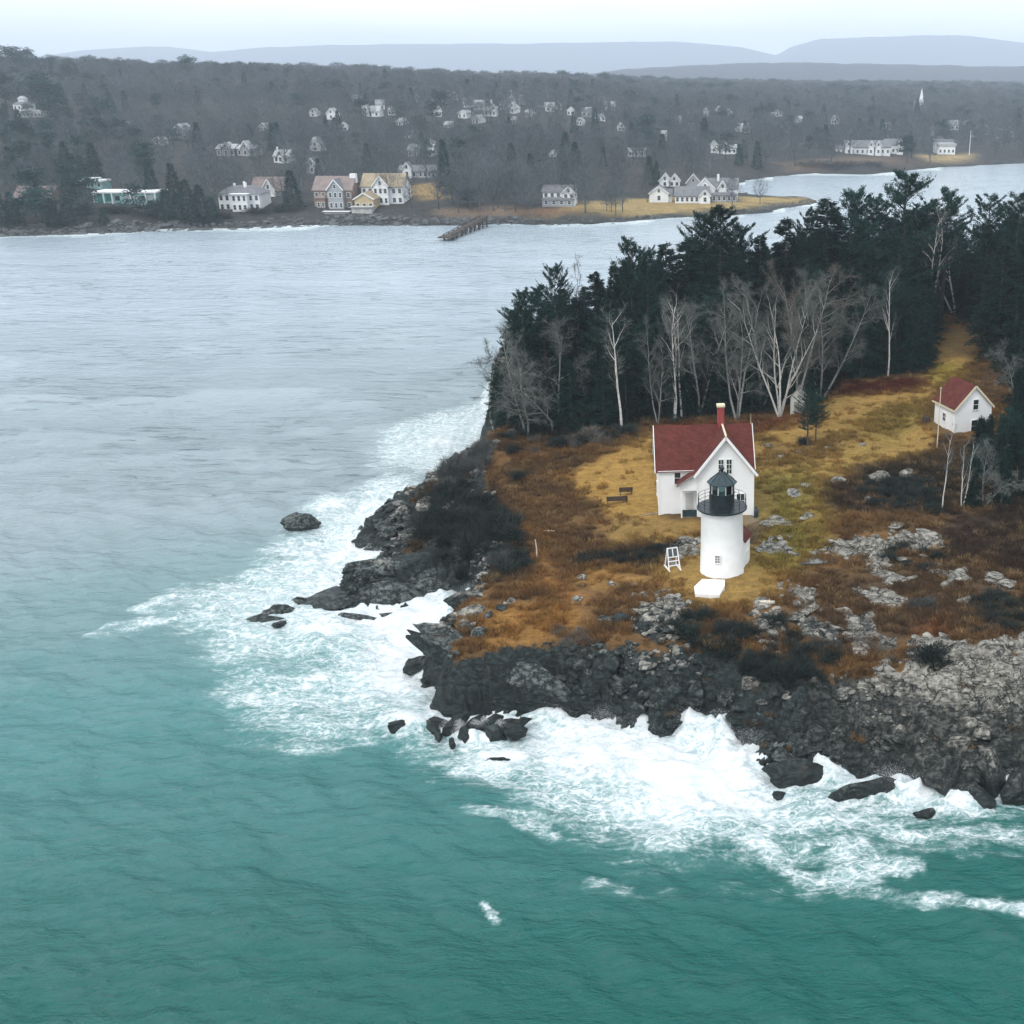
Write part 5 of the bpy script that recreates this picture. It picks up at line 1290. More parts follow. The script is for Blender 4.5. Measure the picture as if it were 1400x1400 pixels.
thicket([(1150, 665), (1230, 655), (1290, 665), (1295, 700), (1220, 700), (1165, 690)], 20, (1.0, 1.8), (.9, 1.5), 'dark scrub left of the slim birches', 'dark scrub left of the slim birches', 6)
thicket([(1320, 820), (1400, 800), (1430, 860), (1350, 870)], 16, (1.0, 1.7), (.6, 1.1), 'low dark bush near the right photo edge', 'low bushes near the right edge', 7)
thicket([(1210, 745), (1290, 755), (1270, 785), (1215, 775)], 9, (.9, 1.5), (.6, 1.1), 'low dark bush between the pale rock slabs', 'bushes between the rock slabs', 8)
thicket([(790, 765), (860, 755), (930, 738), (935, 752), (880, 772), (800, 774)], 20, (.8, 1.3), (.5, .9), 'low bush in the hollow left of the lighthouse', 'low bushes of the hollow', 9)
thicket([(760, 860), (810, 865), (830, 900), (770, 900)], 8, (.8, 1.3), (.6, 1.0), 'brown bush at the top of the stony slope', 'brown bushes above the stones', 10, SHT)
thicket([(700, 620), (820, 610), (860, 590), (880, 580), (700, 596), (675, 605)], 22, (1.2, 2.0), (.9, 1.6), 'bush along the wood foot left of the house', 'bushes along the wood foot', 11, SHT + SHR)
thicket([(1130, 860), (1230, 890), (1230, 905), (1130, 900)], 7, (.8, 1.4), (.6, 1.0), 'brown bush on the heath above the pale cliff', 'brown bushes above the pale cliff', 12, SHT)

# ------------------------------------------------------------------ trees of the island
def conifer(seed, Ht, Rm, kind):
    r_ = np.random.default_rng(seed); Ps, Ds, Ls, Ws = [], [], [], []; br = MB()
    br.tube([(0, 0, -.5), (r_.normal(0, .05), 0, Ht * .5), (0, 0, Ht * .97)], [Ht * .014 + .06, Ht * .010 + .03, .02], 6)
    trunk = br; br = MB()
    nb = 120 if kind == 'spruce' else 74
    lay = None
    for b in range(nb):
        u = (b + r_.random()) / nb
        if kind == 'spruce':
            z = Ht * (.05 + .94 * u ** .9); L = Rm * (1 - z / Ht) ** .75 * r_.uniform(.65, 1.15) + .18; rise = r_.uniform(-.32, .0) + .5 * (z / Ht) ** 3
        else:
            z0 = .30 if seed % 2 else .38
            z = Ht * (z0 + (.97 - z0) * (math.floor(u * 15) + r_.random() * .55) / 15)
            v = (z / Ht - z0) / (1 - z0); L = Rm * (.45 + .75 * math.sin(math.pi * min(v * .75 + .18, 1)) ** 1.0) * (1 - .62 * v ** 2.5) * r_.uniform(.5, 1.2); rise = r_.uniform(.02, .35) + .45 * v
        a = r_.uniform(0, 6.28)
        d = np.array((math.cos(a), math.sin(a), rise)); d /= np.linalg.norm(d)
        side = np.array((-math.sin(a), math.cos(a), 0)); base = np.array((0, 0, z))
        curve = -.10 if kind == 'spruce' else .16
        tip = base + d * L + np.array((0, 0, curve * L))
        br.tube([base, base + d * L * .5, tip], [.035 + .012 * L, .02 + .006 * L, .008], 3, False)
        m_ = int((95 if kind == 'spruce' else 210) * (L / Rm + .25))
        t_ = r_.uniform(.12, 1, m_) if kind == 'spruce' else .25 + .75 * r_.random(m_) ** .6
        wid = (.42 * L * (1.05 - t_) + .10) if kind == 'spruce' else (.30 * L * (1.1 - .5 * t_))
        s_off = r_.uniform(-1, 1, m_) * wid
        if kind != 'spruce':
            ncl = max(6, int(L * 5)); ct = r_.uniform(.25, 1, ncl); cs = r_.uniform(-1, 1, ncl) * .42 * L * (1.15 - ct); ch_ = r_.integers(0, ncl, m_)
            t_ = ct[ch_] + r_.normal(0, .05, m_); s_off = cs[ch_] + r_.normal(0, .15, m_)
        P = base + d * (L * t_)[:, None] + side * s_off[:, None] + np.outer(curve * L * t_ ** 2, (0, 0, 1)) + r_.normal(0, .05, (m_, 3))
        if kind == 'spruce':
            P[:, 2] -= np.abs(s_off) * .25 + r_.random(m_) * .18
            D = d * .8 + side * np.sign(s_off)[:, None] * r_.uniform(.2, 1.0, (m_, 1)) + r_.normal(0, .25, (m_, 3)) + np.array((0, 0, -.12)); Lg = r_.uniform(.22, .42, m_)
        else:
            P[:, 2] += r_.random(m_) * .12
            D = d * .5 + r_.normal(0, .5, (m_, 3)) + np.array((0, 0, .4)); Lg = r_.uniform(.18, .36, m_)
        Ps.append(P); Ds.append(D); Ls.append(Lg); Ws.append(r_.uniform(.07, .13, m_))
    V, F = slivers(np.concatenate(Ps), np.concatenate(Ds), np.concatenate(Ls), np.concatenate(Ws), seed)
    kb = len(V); bv = np.array(br.v); bf = []
    for f in br.f: bf += [(f[0], f[1], f[2]), (f[0], f[2], f[3])]
    V = np.concatenate([V, bv]); F = np.concatenate([F, np.array(bf) + kb])
    cr = np_mesh('crown', V, F, False, M['spruce'] if kind == 'spruce' else M['pine'])
    return trunk.mesh('trunk', M['bark']), cr, Ht
SPR = [conifer(700 + k, 12, random.uniform(2.5, 3.1), 'spruce') for k in range(4)]
PIN = [conifer(720 + k, 18, random.uniform(3.6, 4.6), 'pine') for k in range(5)]
def tree_obj(proto, x, y, z, s, name, label, grp=None, wide=1.0, rz=None, lean=(0, 0), cat='tree'):
    t_, c_, h0 = proto; E_ = empty(name, (x, y, z), random.uniform(0, 6.28) if rz is None else rz, label, cat, grp)
    E_.rotation_euler = (lean[0], lean[1], E_.rotation_euler.z)
    E_.scale = (s * wide, s * wide, s)
    a = link('trunk', t_, None, E_); b = link('crown', c_, None, E_)
    return E_
def branchy(seed, Ht, spread, nst=1, mat='birch', twig='twig', low=.35, dens=1.0, tw=.012, gnarl=.12, twin_angle=.25, crown=1.0, angs=(.5, 1.05)):
    r_ = random.Random(seed); tr, tg = MB(), MB(); P_, D_, L_, W_ = [], [], [], []
    def rv(k): return Vector((r_.gauss(0, k), r_.gauss(0, k), r_.gauss(0, k)))
    def limb(p, d, L, r, lev):
        n = 5 if lev == 0 else 4 if lev == 1 else 3
        pts = [p]; ds = [d]
        for i in range(n):
            d = (d + rv(gnarl * (1 if lev else .5)) + Vector((0, 0, .06 if lev else .05))).normalized(); p = p + d * (L / n); pts.append(p); ds.append(d)
        rad = [r * (1 - .92 * i / n) ** .9 for i in range(n + 1)]
        mb = tr if lev <= 1 else tg
        mb.tube(pts, rad, (7, 5, 3)[min(lev, 2)], lev == 0)
        def point(f):
            k = min(int(f * n), n - 1); return pts[k].lerp(pts[k + 1], f * n - k), ds[k + 1]
        if lev < 2:
            nc = int((9 if lev == 0 else 7) * dens) + 1
            for c in range(nc):
                f = (low + (1 - low) * (c + r_.random()) / nc) if lev == 0 else (.2 + .8 * (c + r_.random()) / nc)
                q, dq = point(min(f, .99)); sdv = dq.cross(rv(1)).normalized()
                ang = r_.uniform(*angs) if lev == 0 else r_.uniform(.4, .9)
                nd = (dq * math.cos(ang) + sdv * math.sin(ang)).normalized()
                LL = (spread * (1.1 - .5 * f) if lev == 0 else L * .5) * r_.uniform(.65, 1.2)
                limb(q, nd, LL, rad[0] * (.42 if lev == 0 else .4) * (1.15 - .6 * f), lev + 1)
        if lev >= 1:
            nt = int((10 if lev == 1 else 9) * dens * crown)
            for c in range(nt):
                q, dq = point(r_.uniform(.15, .99)); dd = (dq + rv(.55)).normalized()
                P_.append(q); D_.append(dd); L_.append(r_.uniform(.35, 1.0) * (.8 if lev == 2 else 1)); W_.append(tw * 2)
                q2 = q + dd * L_[-1] * .45
                for _ in range(2): P_.append(q2); D_.append((dd + rv(.6)).normalized()); L_.append(r_.uniform(.25, .6)); W_.append(tw * 1.5)
    for s in range(nst):
        a = 6.28 * s / max(nst, 1) + r_.random(); k = 0 if nst == 1 else r_.uniform(.5, 1.2) * twin_angle
        limb(Vector((math.cos(a) * .12 * (nst > 1), math.sin(a) * .12 * (nst > 1), -.2)), Vector((math.cos(a) * k, math.sin(a) * k, 1)).normalized(), Ht * r_.uniform(.86, 1), .0085 * Ht + .02, 0)
    V, F = slivers(np.array([v[:] for v in P_]), np.array([v[:] for v in D_]), np.array(L_), np.array(W_), seed)
    gf = []
    for f in tg.f: gf += [(f[0], f[1], f[2]), (f[0], f[2], f[3])]
    if tg.v: F = np.concatenate([F, np.array(gf) + len(V)]); V = np.concatenate([V, np.array(tg.v)])
    return tr.mesh('trunk', M[mat]), np_mesh('crown', V, F, False, M[twig]), Ht
# skyline of the wood, photo columns -> rows (its highest needles)
SKY = [(660, 540), (680, 500), (695, 440), (705, 400), (735, 385), (757, 372), (790, 385), (812, 370), (838, 362), (862, 335), (885, 345), (910, 332), (945, 325), (985, 300), (1015, 318), (1040, 325), (1075, 300),
       (1110, 290), (1165, 268), (1200, 262), (1240, 250), (1270, 270), (1298, 262), (1330, 290), (1355, 272), (1400, 265), (1500, 250)]
def sky_at(px): return np.interp(px, [a for a, b in SKY], [b for a, b in SKY])
def height_for(x, y, z0, py): 
    lo, hi = z0, z0 + 40
    for _ in range(24):
        m_ = (lo + hi) / 2
        if proj(x, y, m_)[1] > py: lo = m_
        else: hi = m_
    return (lo + hi) / 2 - z0
def tree_top(px, py, y, proto, name, label, wide=1.0, grp=None, lean=(0, 0), cat='tree'):
    """the tree at distance y whose top is seen at px, py"""
    z = ztop(y, py); x = (px - CX) / FPX * (y * cp - (z - CZ) * sp); z0 = float(H(x, y)); h = z - z0
    return tree_obj(proto, x, y, z0 - .1, h / proto[2], name, label, grp, wide, None, lean, cat)
def tree_base(px, py, pytop, proto, name, label, wide=1.0, rz=None, grp=None, lean=(0, 0), cat='tree'):
    p = G(px, py); h = height_for(p.x, p.y, p.z, pytop)
    return tree_obj(proto, p.x, p.y, p.z - .1, h / proto[2], name, label, grp, wide, rz, lean, cat)
# the trees one can pick out by their tops
for px, py, y, pr_, nm, lab, wd in [
    (1240, 232, 196, PIN[1], 'pine_tree', 'tallest broad crowned pine on the skyline of the wood, right of centre', 1.25),
    (985, 281, 176, PIN[0], 'pine_tree', 'tall pine with long flat layered branches rising behind the house wood', 1.15),
    (957, 291, 178, PIN[3], 'pine_tree', 'thin sparse topped pine just left of the tall layered pine', .7),
    (862, 324, 168, PIN[2], 'pine_tree', 'pine with open upswept top, highest on the left part of the wood', .8),
    (884, 340, 166, PIN[4], 'pine_tree', 'narrow pine top close right of the open topped pine', .6),
    (910, 330, 170, SPR[0], 'spruce_tree', 'blue green spruce top between the narrow pine and the layered pine', 1.2),
    (940, 324, 172, SPR[1], 'spruce_tree', 'broad dark spruce just left of the sparse topped pine', 1.4),
    (1012, 306, 178, PIN[3], 'pine_tree', 'pine shoulder close right of the tall layered pine', .7),
    (1040, 320, 178, SPR[2], 'spruce_tree', 'small pointed spruce top in the dip right of the layered pine', 1.0),
    (1075, 296, 182, SPR[3], 'spruce_tree', 'sharp pointed dark spruce standing clear against the bay', 1.15),
    (1104, 284, 186, PIN[2], 'pine_tree', 'pine with ragged top right of the sharp pointed spruce', .65),
    (1132, 270, 190, SPR[1], 'spruce_tree', 'dense dark evergreen shoulder right of the ragged pine', 1.6),
    (1165, 260, 192, PIN[4], 'pine_tree', 'pine whose top fans out against the water, left of the tallest pine', 1.0),
    (1195, 268, 194, PIN[0], 'pine_tree', 'rounded pine top between the fan topped and tallest pines', .9),
    (1272, 272, 198, PIN[3], 'pine_tree', 'low pine shoulder just right of the tallest pine', .9),
    (1298, 257, 200, PIN[2], 'pine_tree', 'domed pine right of the tallest pine', 1.05),
    (1355, 264, 196, PIN[1], 'pine_tree', 'spiky pine second from the right edge of the photo', .95),
    (1396, 262, 190, PIN[0], 'pine_tree', 'tall pine cut by the right edge of the photo', 1.0),
    (812, 369, 166, SPR[2], 'spruce_tree', 'slender spruce left of the open topped pine', 1.0),
    (838, 360, 168, SPR[3], 'spruce_tree', 'thin bent spruce top left of the open topped pine', .7),
    (757, 362, 160, PIN[4], 'pine_tree', 'flat topped crooked pine beside the bare dead tree', .6),
    (735, 388, 156, PIN[2], 'pine_tree', 'bushy pine at the left end of the wood', .9),
    (712, 396, 152, PIN[0], 'pine_tree', 'outermost tall pine at the left end of the wood', .8),
    (699, 440, 150, PIN[3], 'pine_tree', 'scraggy pine leaning over the left shore cliff', .75)]:
    tree_top(px, py, y, pr_, nm, lab, wd)
B1 = branchy(801, 17, 2.8, 1, 'darkbark', 'redtwig', .45, .8, .014)
tree_top(781, 345, 162, B1, 'dead_tree', 'tall bare dead tree standing above the left part of the wood', .75)
# the mass of the wood
FP = [(676, 588), (700, 598), (800, 594), (880, 580), (960, 574), (1050, 566), (1110, 548), (1128, 524), (1200, 518), (1258, 510), (1262, 470), (1272, 436)]
W1 = [tuple(G(*q).xy) for q in FP] + [(52, 228), (40, 240), (5, 238), (-22, 222), (-30, 200), (-34, 180)]
W2 = [tuple(G(*q).xy) for q in [(1335, 436), (1345, 470), (1368, 515), (1392, 560), (1420, 600)]] + [(75, 150), (92, 190), (80, 225), (64, 228)]
W3 = [tuple(G(*q).xy) for q in [(1372, 560), (1365, 600), (1330, 630), (1312, 705), (1400, 695), (1450, 690), (1450, 560)]]
W4 = [tuple(G(1262, 434).xy), tuple(G(1345, 434).xy), (66, 232), (48, 234)]
placed = []; trees_n = 0
def wood(poly, n, mind, lab_fn, seed, hr=(9, 15), front=1.0):
    global trees_n
    r_ = random.Random(seed); xs = [a for a, b in poly]; ys = [b for a, b in poly]; k = 0; t_ = 0
    P = np.array(poly)
    while k < n and t_ < 6000:
        t_ += 1
        x, y = r_.uniform(min(xs), max(xs)), r_.uniform(min(ys), max(ys))
        if sdist(np.array([x]), np.array([y]), poly)[0] < .6: continue
        if any((x - a) ** 2 + (y - b) ** 2 < mind * mind for a, b in placed): continue
        z0 = float(H(x, y))
        if z0 < 1.0: continue
        px, _ = proj(x, y, z0)
        if px < 655 or px > 1470: continue
        lim = height_for(x, y, z0, sky_at(px) + r_.uniform(10, 45))
        h = min(lim, r_.uniform(*hr) * (1.15 if y > 175 else 1))
        if h < 4: continue
        placed.append((x, y)); k += 1; trees_n += 1
        sprc = r_.random() < .68
        pr_ = r_.choice(SPR if sprc else PIN)
        random.seed(seed * 1000 + k)
        tree_obj(pr_, x, y, z0 - .1, h / pr_[2], 'spruce_tree' if sprc else 'pine_tree', *(dlab('spruce' if sprc else 'pine', h, y, px) if seed < 7 else lab_fn(x, y, px, sprc)), wide=r_.uniform(.95, 1.35) * (1.0 if sprc else .95))
def where(px):
    for lim, t_ in ((710, 'over the left shore cliff'), (745, 'beside the gnarled pale tree'), (790, 'below the dead tree'), (840, 'left of the faint slender birch'), (885, 'just left of the house roof'), (925, 'behind the left end of the house roof'),
                    (965, 'behind the white birch pair'), (1005, 'behind the brick chimney'), (1050, 'left behind the big birch clump'), (1095, 'behind the big birch clump'), (1135, 'behind the small lawn pines'), (1175, 'above the reddish strip'),
                    (1235, 'around the single slim birch'), (1300, 'at the left side of the grassy track'), (1345, 'at the head of the grassy track'), (1385, 'right of the grassy track')):
        if px < lim: return t_
    return 'at the right edge of the photo'
def dlab(kind, h, y, px):
    size = 'short' if h < 9 else 'middling' if h < 12.5 else 'tall'
    return f'{size} dark {kind} {where(px)}' + (', deep in the wood' if y > 178 else ''), f'{size} {kind}s {where(px)}' + (' deep in the wood' if y > 178 else '')
def lab1(x, y, px, s):
    sp_ = 'spruce' if s else 'pine'
    if px < 780: return f'dark {sp_} packed in the left end of the wood above the shore cliff', f'{sp_}s at the left end of the wood'
    if px < 900: return f'dark {sp_} in the dense wood left of the house roof', f'{sp_}s left of the house roof'
    if px < 1120: return f'dark {sp_} standing behind the bare trees behind the house', f'{sp_}s behind the bare trees'
    return f'dark {sp_} in the wall of wood between the house and the grassy track', f'{sp_}s left of the grassy track'
# a dense front row along the wood's edge, then the interior
edge = [W1[i] for i in range(12)]
r_e = random.Random(77)
for (ax, ay), (bx, by) in zip(edge[:-1], edge[1:]):
    L = math.hypot(bx - ax, by - ay); n = max(1, int(L / 3.0))
    for i in range(n):
        f = (i + .5) / n; x, y = ax + (bx - ax) * f + r_e.uniform(-.6, .6), ay + (by - ay) * f + r_e.uniform(1.2, 3.0)
        z0 = float(H(x, y)); px, _ = proj(x, y, z0)
        if 905 < px < 1090 and r_e.random() < .45: continue
        h = min(r_e.uniform(7, 12.5), height_for(x, y, z0, sky_at(px) + 15))
        if h < 3 or z0 < 1: continue
        placed.append((x, y)); pr_ = r_e.choice(SPR)
        tree_obj(pr_, x, y, z0 - .1, h / pr_[2], 'spruce_tree', 'low branched front row spruce ' + where(px), 'front row spruces ' + where(px), r_e.uniform(1.05, 1.4))
wood(W1, 165, 3.0, lab1, 5, (10, 15.5))
wood(W2, 46, 3.2, lambda x, y, px, s: (f'dark {"spruce" if s else "pine"} in the wood right of the grassy track', f'{"spruce" if s else "pine"}s right of the grassy track'), 6, (10, 16))
wood(W4, 12, 2.6, None, 4, (9, 14))
wood(W3, 34, 2.0, lambda x, y, px, s: (lambda v: (f'small dark evergreen {v}', f'small evergreens {v}'))(('behind the white shed' if y > 143 else 'beside the white shed gable' if y > 134 else 'in the scrub below the shed' if y > 124 else 'by the slim birches') + (', middle of that clump' if 1350 < px <= 1385 else ', right edge' if px > 1385 else '')), 7, (2.8, 6))
tree_base(1352, 600, 565, SPR[1], 'spruce_tree', 'small dark spruce hiding the lower right corner of the white shed', 1.5)
# the small standing pine with two trunks on the lawn
tree_base(1104, 612, 530, PIN[1], 'pine_tree', 'small dark pine alone on the lawn, left one of a touching pair', 1.0)
tree_base(1115, 606, 540, PIN[4], 'pine_tree', 'small dark pine alone on the lawn, right one of a touching pair', 1.0)

BI_MULTI = branchy(811, 17, 5.2, 5, 'birch', 'twig', .22, .85, .012, .13, .44, 1.3, (.3, .75))
BI_ONE = branchy(812, 14, 4.4, 1, 'birch', 'twig', .32, .85, .014, .10, .16, 1, (.3, .7))
BI_TWO = branchy(813, 15, 4.2, 2, 'birch', 'twig', .25, .8, .014, .13, .26, 1, (.3, .75))
BI_LEAN = branchy(814, 14, 3.8, 2, 'birch', 'twig', .3, .8, .015, .17, .22, 1, (.3, .8))
GR = [branchy(820 + k, 14, 3.4, 2 + k % 2, 'greybark', 'twig', .25, 1.05, .012, .16, .46, 1.5) for k in range(4)]
GRR = [branchy(830 + k, 14, 3.6, 2, 'greybark', 'redtwig', .3, 1.1, .012, .13, .40, 1.5) for k in range(2)]
GN = [branchy(840 + k, 9, 3.2, 1 + k, 'greybark', 'twig', .25, 1.0, .016, .26, .45) for k in range(2)]
for px, py, pt_, pr_, nm, lab, wd, ln in [
    (1066, 569, 405, BI_MULTI, 'birch_tree', 'big white multi stemmed birch clump behind the house chimney, in front of the privy', 1.0, (0, 0)),
    (1214, 514, 372, BI_ONE, 'birch_tree', 'single slim white birch standing out against the dark wood', .9, (0, 0)),
    (1274, 500 - 48, 285, BI_TWO, 'birch_tree', 'pale forked birch at the left side of the grassy track', 1.0, (0, 0)),
    (1305, 430, 285, BI_LEAN, 'birch_tree', 'pale crooked birch leaning right at the top of the grassy track', 1.0, (0, .14)),
    (757, 590, 440, GN[1], 'birch_tree', 'gnarled pale tree with twisted stems in front of the left wood', 1.1, (0, 0)),
    (722, 596, 440, GR[0], 'bare_tree', 'tangled grey bare tree at the left end of the wood', 1.0, (0, 0)),
    (676, 590, 470, GN[0], 'bare_tree', 'bare grey tree reaching out over the left shore cliff', 1.2, (0, -.35)),
    (850, 588, 425, BI_ONE, 'birch_tree', 'faint slender birch within the dark wood left of the house', 1.2, (0, 0)),
    (922, 576, 408, BI_TWO, 'birch_tree', 'leaning white birch pair just above the left end of the house roof', .9, (0, -.1)),
    (932, 572, 415, BI_ONE, 'birch_tree', 'straight white birch next to the leaning pair above the house roof', 1.0, (0, 0)),
    (955, 568, 400, GR[1], 'bare_tree', 'grey bare tree with fine crown directly above the house ridge', 1.0, (0, 0)),
    (1008, 574, 395, GR[3], 'bare_tree', 'grey bare tree between the brick chimney and the big birch clump', 1.0, (0, 0)),
    (1040, 560, 360, GR[0], 'bare_tree', 'tall grey bare tree left behind the big birch clump', .9, (0, 0)),
    (1090, 560, 352, GRR[0], 'bare_tree', 'tall reddish brown bare tree behind the big birch clump', 1.0, (0, 0)),
    (1120, 548, 370, GR[1], 'bare_tree', 'spreading grey bare tree right behind the big birch clump', 1.0, (0, .06)),
    (1288, 697, 590, BI_ONE, 'birch_tree', 'slim white birch, left of the two in the scrub below the shed', .9, (0, 0)),
    (1315, 694, 600, BI_TWO, 'birch_tree', 'forked white birch, right of the two in the scrub below the shed', 1.0, (0, 0)),
    (1345, 690, 605, GN[1], 'bare_tree', 'low spreading bare tree right of the forked birch below the shed', 1.0, (0, 0)),
    (1385, 560, 470, GN[0], 'bare_tree', 'pale tangled bare tree at the wood edge right of the shed', 1.1, (0, 0)),
    (1330, 420, 280, GR[2], 'bare_tree', 'faint grey bare tree on the skyline between the domed and spiky pines', .9, (0, 0)),
    (900, 578, 440, GR[3], 'bare_tree', 'thin grey bare tree above the left end of the house roof', .8, (0, 0))]:
    random.seed(px * 7)
    tree_base(px, py, pt_, pr_, nm, lab, wd, None, None, ln)
print('island trees', trees_n)
# ------------------------------------------------------------------ mainland: houses
M['farwhite'] = simple('far_white_paint', (0.72, 0.73, 0.73), 0.7, 0.06, 0.3)
M['fargrey'] = simple('far_grey_shingle_wall', (0.30, 0.31, 0.32), 0.8, 0.1, 0.3)
M['farbrown'] = simple('far_brown_shingle_wall', (0.22, 0.16, 0.12), 0.85, 0.15, 0.4)
M['fartan'] = simple('far_tan_wall', (0.42, 0.33, 0.19), 0.85, 0.1, 0.4)
M['roofgrey'] = simple('grey_roof', (0.15, 0.155, 0.165), 0.85, 0.15, 0.5)
M['roofpale'] = simple('pale_grey_roof', (0.34, 0.35, 0.36), 0.85, 0.12, 0.5)
M['roofbrown'] = simple('brown_roof', (0.21, 0.165, 0.15), 0.85, 0.15, 0.5)
M['rooftan'] = simple('tan_roof', (0.30, 0.245, 0.165), 0.85, 0.12, 0.5)
M['roofdark'] = simple('dark_roof', (0.05, 0.055, 0.065), 0.8, 0.15, 0.5)
M['tealglass'] = simple('teal_glass', (0.22, 0.40, 0.38), 0.2, 0.15, 0.6, spec=0.7)
M['tealdeep'] = simple('deep_teal_glass', (0.02, 0.14, 0.12), 0.2, 0.15, 0.6, spec=0.7)
M['stone'] = simple('pale_stonework', (0.40, 0.40, 0.38), 0.9, 0.2, 0.8)
HOUSES = []
def scale_at(p): return (p.y * cp - (p.z - CZ) * sp) / FPX      # metres per photo pixel
def far_house(px, py, label, blocks, rz=0, cat='house', grp=None, name='house', chim=(), win=True, clear=True):
    """blocks: (x offset, y offset m, width, wall height, roof height, depth m, ridge, wall, roof, window columns, rows) with widths and heights in photo pixels"""
    p = GM(px, py); k = scale_at(p); E_ = empty(name, (p.x, p.y, p.z), R(rz), label, cat, grp)
    wmax = 0
    for b in blocks:
        dx, dy, w, hw, hr, dep, ridge, wm, rm, nc, nr = b
        x0, x1 = (dx - w / 2) * k, (dx + w / 2) * k; h = hw * k; rr = hr * k
        wmax = max(wmax, abs(dx) + w / 2)
        if ridge == 'flat':
            MB().box(x0, x1, dy, dy + dep, -2.5, h).build('wall', M[wm], E_)
            rf = MB().box(x0 - .5, x1 + .5, dy - .6, dy + dep + .4, h + .01, h + rr).build('roof', M[rm], E_)
        elif ridge == 'hip':
            MB().box(x0, x1, dy, dy + dep, -2.5, h).build('wall', M[wm], E_)
            o_ = .5; q = min(w * k, dep) * .32
            rf = MB().add([(x0 - o_, dy - o_, h), (x1 + o_, dy - o_, h), (x1 + o_, dy + dep + o_, h), (x0 - o_, dy + dep + o_, h), (x0 + q, dy + q, h + rr), (x1 - q, dy + q, h + rr), (x1 - q, dy + dep - q, h + rr), (x0 + q, dy + dep - q, h + rr)],
                          [(3, 2, 1, 0), (4, 5, 6, 7), (0, 1, 5, 4), (1, 2, 6, 5), (2, 3, 7, 6), (3, 0, 4, 7)]).build('roof', M[rm], E_)
        else:
            gable_wall(MB(), x0, x1, dy, dy + dep, -2.5, h, rr, ridge).build('wall', M[wm], E_)
            rf = gable_roof(MB(), x0, x1, dy, dy + dep, h, rr, ridge, .45, .25, .28).build('roof', M[rm], E_)
            if ridge == 'y':
                for sg_ in (-1, 1): MB().beam((sg_ * (x1 - x0) / 2 + (x0 + x1) / 2 + sg_ * .4, dy - .48, h - .1), ((x0 + x1) / 2, dy - .48, h + rr + .1), .1, .35).build('rake_board', M['farwhite'], E_)
        if win and nc:
            for r_ in range(nr):
                for c_ in range(nc):
                    wx = x0 + (x1 - x0) * (c_ + .5) / nc; wz = h * (r_ + .28) / nr; ww = min(1.1, (x1 - x0) / nc * .5); wh = min(1.6, h / nr * .55)
                    window(E_, wx, dy - .01, wz, ww, wh, 0, 1, 2, M['farwhite'], t=.12)
            if ridge == 'y' and rr > 2.2: window(E_, (x0 + x1) / 2, dy - .01, h + rr * .15, .9, min(1.3, rr * .45), 0, 1, 2, M['farwhite'], t=.12)
    for cx_, cy_, cw, z0_, z1_ in chim:
        MB().box((cx_ - cw / 2) * k, (cx_ + cw / 2) * k, cy_, cy_ + cw * k, z0_ * k, z1_ * k).build('chimney', M['farwhite'], E_)
    if clear: HOUSES.append((px, py, wmax, p.y, max(b[3] + b[4] for b in blocks)))
    return E_
W, Gy, Br, Tn = 'farwhite', 'fargrey', 'farbrown', 'fartan'
# the shore row
mh = far_house(173, 279, 'long low modern house of pale teal glass with flat roof above the left shore', [(0, 0, 84, 14.5, 2.2, 9, 'flat', 'tealglass', 'farwhite', 0, 0)])
kk = scale_at(mh.location)
MB().box(-42 * kk, 42 * kk, -1.1, -.01, -.9, -.1).build('terrace', M['farwhite'], mh)
MB().box(-27 * kk, -20 * kk, -.14, -.02, 1.0, 13 * kk).build('window', M['tealdeep'], mh)
MB().box(-38 * kk, -30 * kk, -.14, -.02, .3, 13.6 * kk).build('window', M['tealdeep'], mh)
for xx in (-11, 2, 14, 24, 34): MB().box((xx - 3.2) * kk, (xx + 3.2) * kk, -.12, -.02, 1.2, 11 * kk).build('window', M['glass'] if xx in (-11, 24) else M['fargrey'], mh)
for xx in (-42, -28.5, -17, 8, 29, 42): MB().box(xx * kk - .15, xx * kk + .15, -.9, -.55, -.1, 14.4 * kk).build('post', M['farwhite'], mh)
far_house(127, 258, 'small flat roofed teal and white pavilion just above the long modern house', [(0, 0, 27, 9, 2, 7, 'flat', 'tealglass', 'farwhite', 3, 1), (-6, 2, 14, 12, 1.5, 4, 'flat', 'fargrey', 'farwhite', 0, 0)])
far_house(43, 279, 'long low brown roofed hall among the trees at the far left shore', [(0, 0, 50, 6, 15, 12, 'x', Br, 'roofbrown', 5, 1)])
far_house(329, 289, 'white three storey house with dark hipped roof and projecting lower bay by the left shore', [(0, 0, 56, 23, 9, 11, 'hip', W, 'roofgrey', 7, 2), (4, -2.6, 21, 23.4, .8, 2.6, 'flat', W, 'farwhite', 3, 2), (4, -3.2, 20, -2, .1, 3, 'flat', W, 'farwhite', 0, 0)],
          chim=((-10, 4, 2.6, 28, 36), (6, 3, 3.4, 28, 37), (2, 5, 2.4, 28, 38)))
mm = far_house(370, 270, 'brown roofed house with one pale steep front gable, right behind the white hipped house', [(0, 0, 50, 9, 16, 10, 'x', 'fargrey', 'roofbrown', 4, 1), (0, -1.5, 17, 10, 14, 6, 'y', W, 'roofbrown', 1, 1)])
far_house(457, 287, 'big brown shingled shore house with white framed front gable and grey roof', [(0, 0, 52, 26, 16, 12, 'x', Br, 'roofbrown', 6, 2), (6, -2, 20, 27, 13, 8, 'y', Gy, 'roofgrey', 3, 2), (-16, -1, 12, 16, 5, 3, 'hip', Br, 'roofbrown', 2, 1)], chim=((24, 5, 8, 34, 46),))
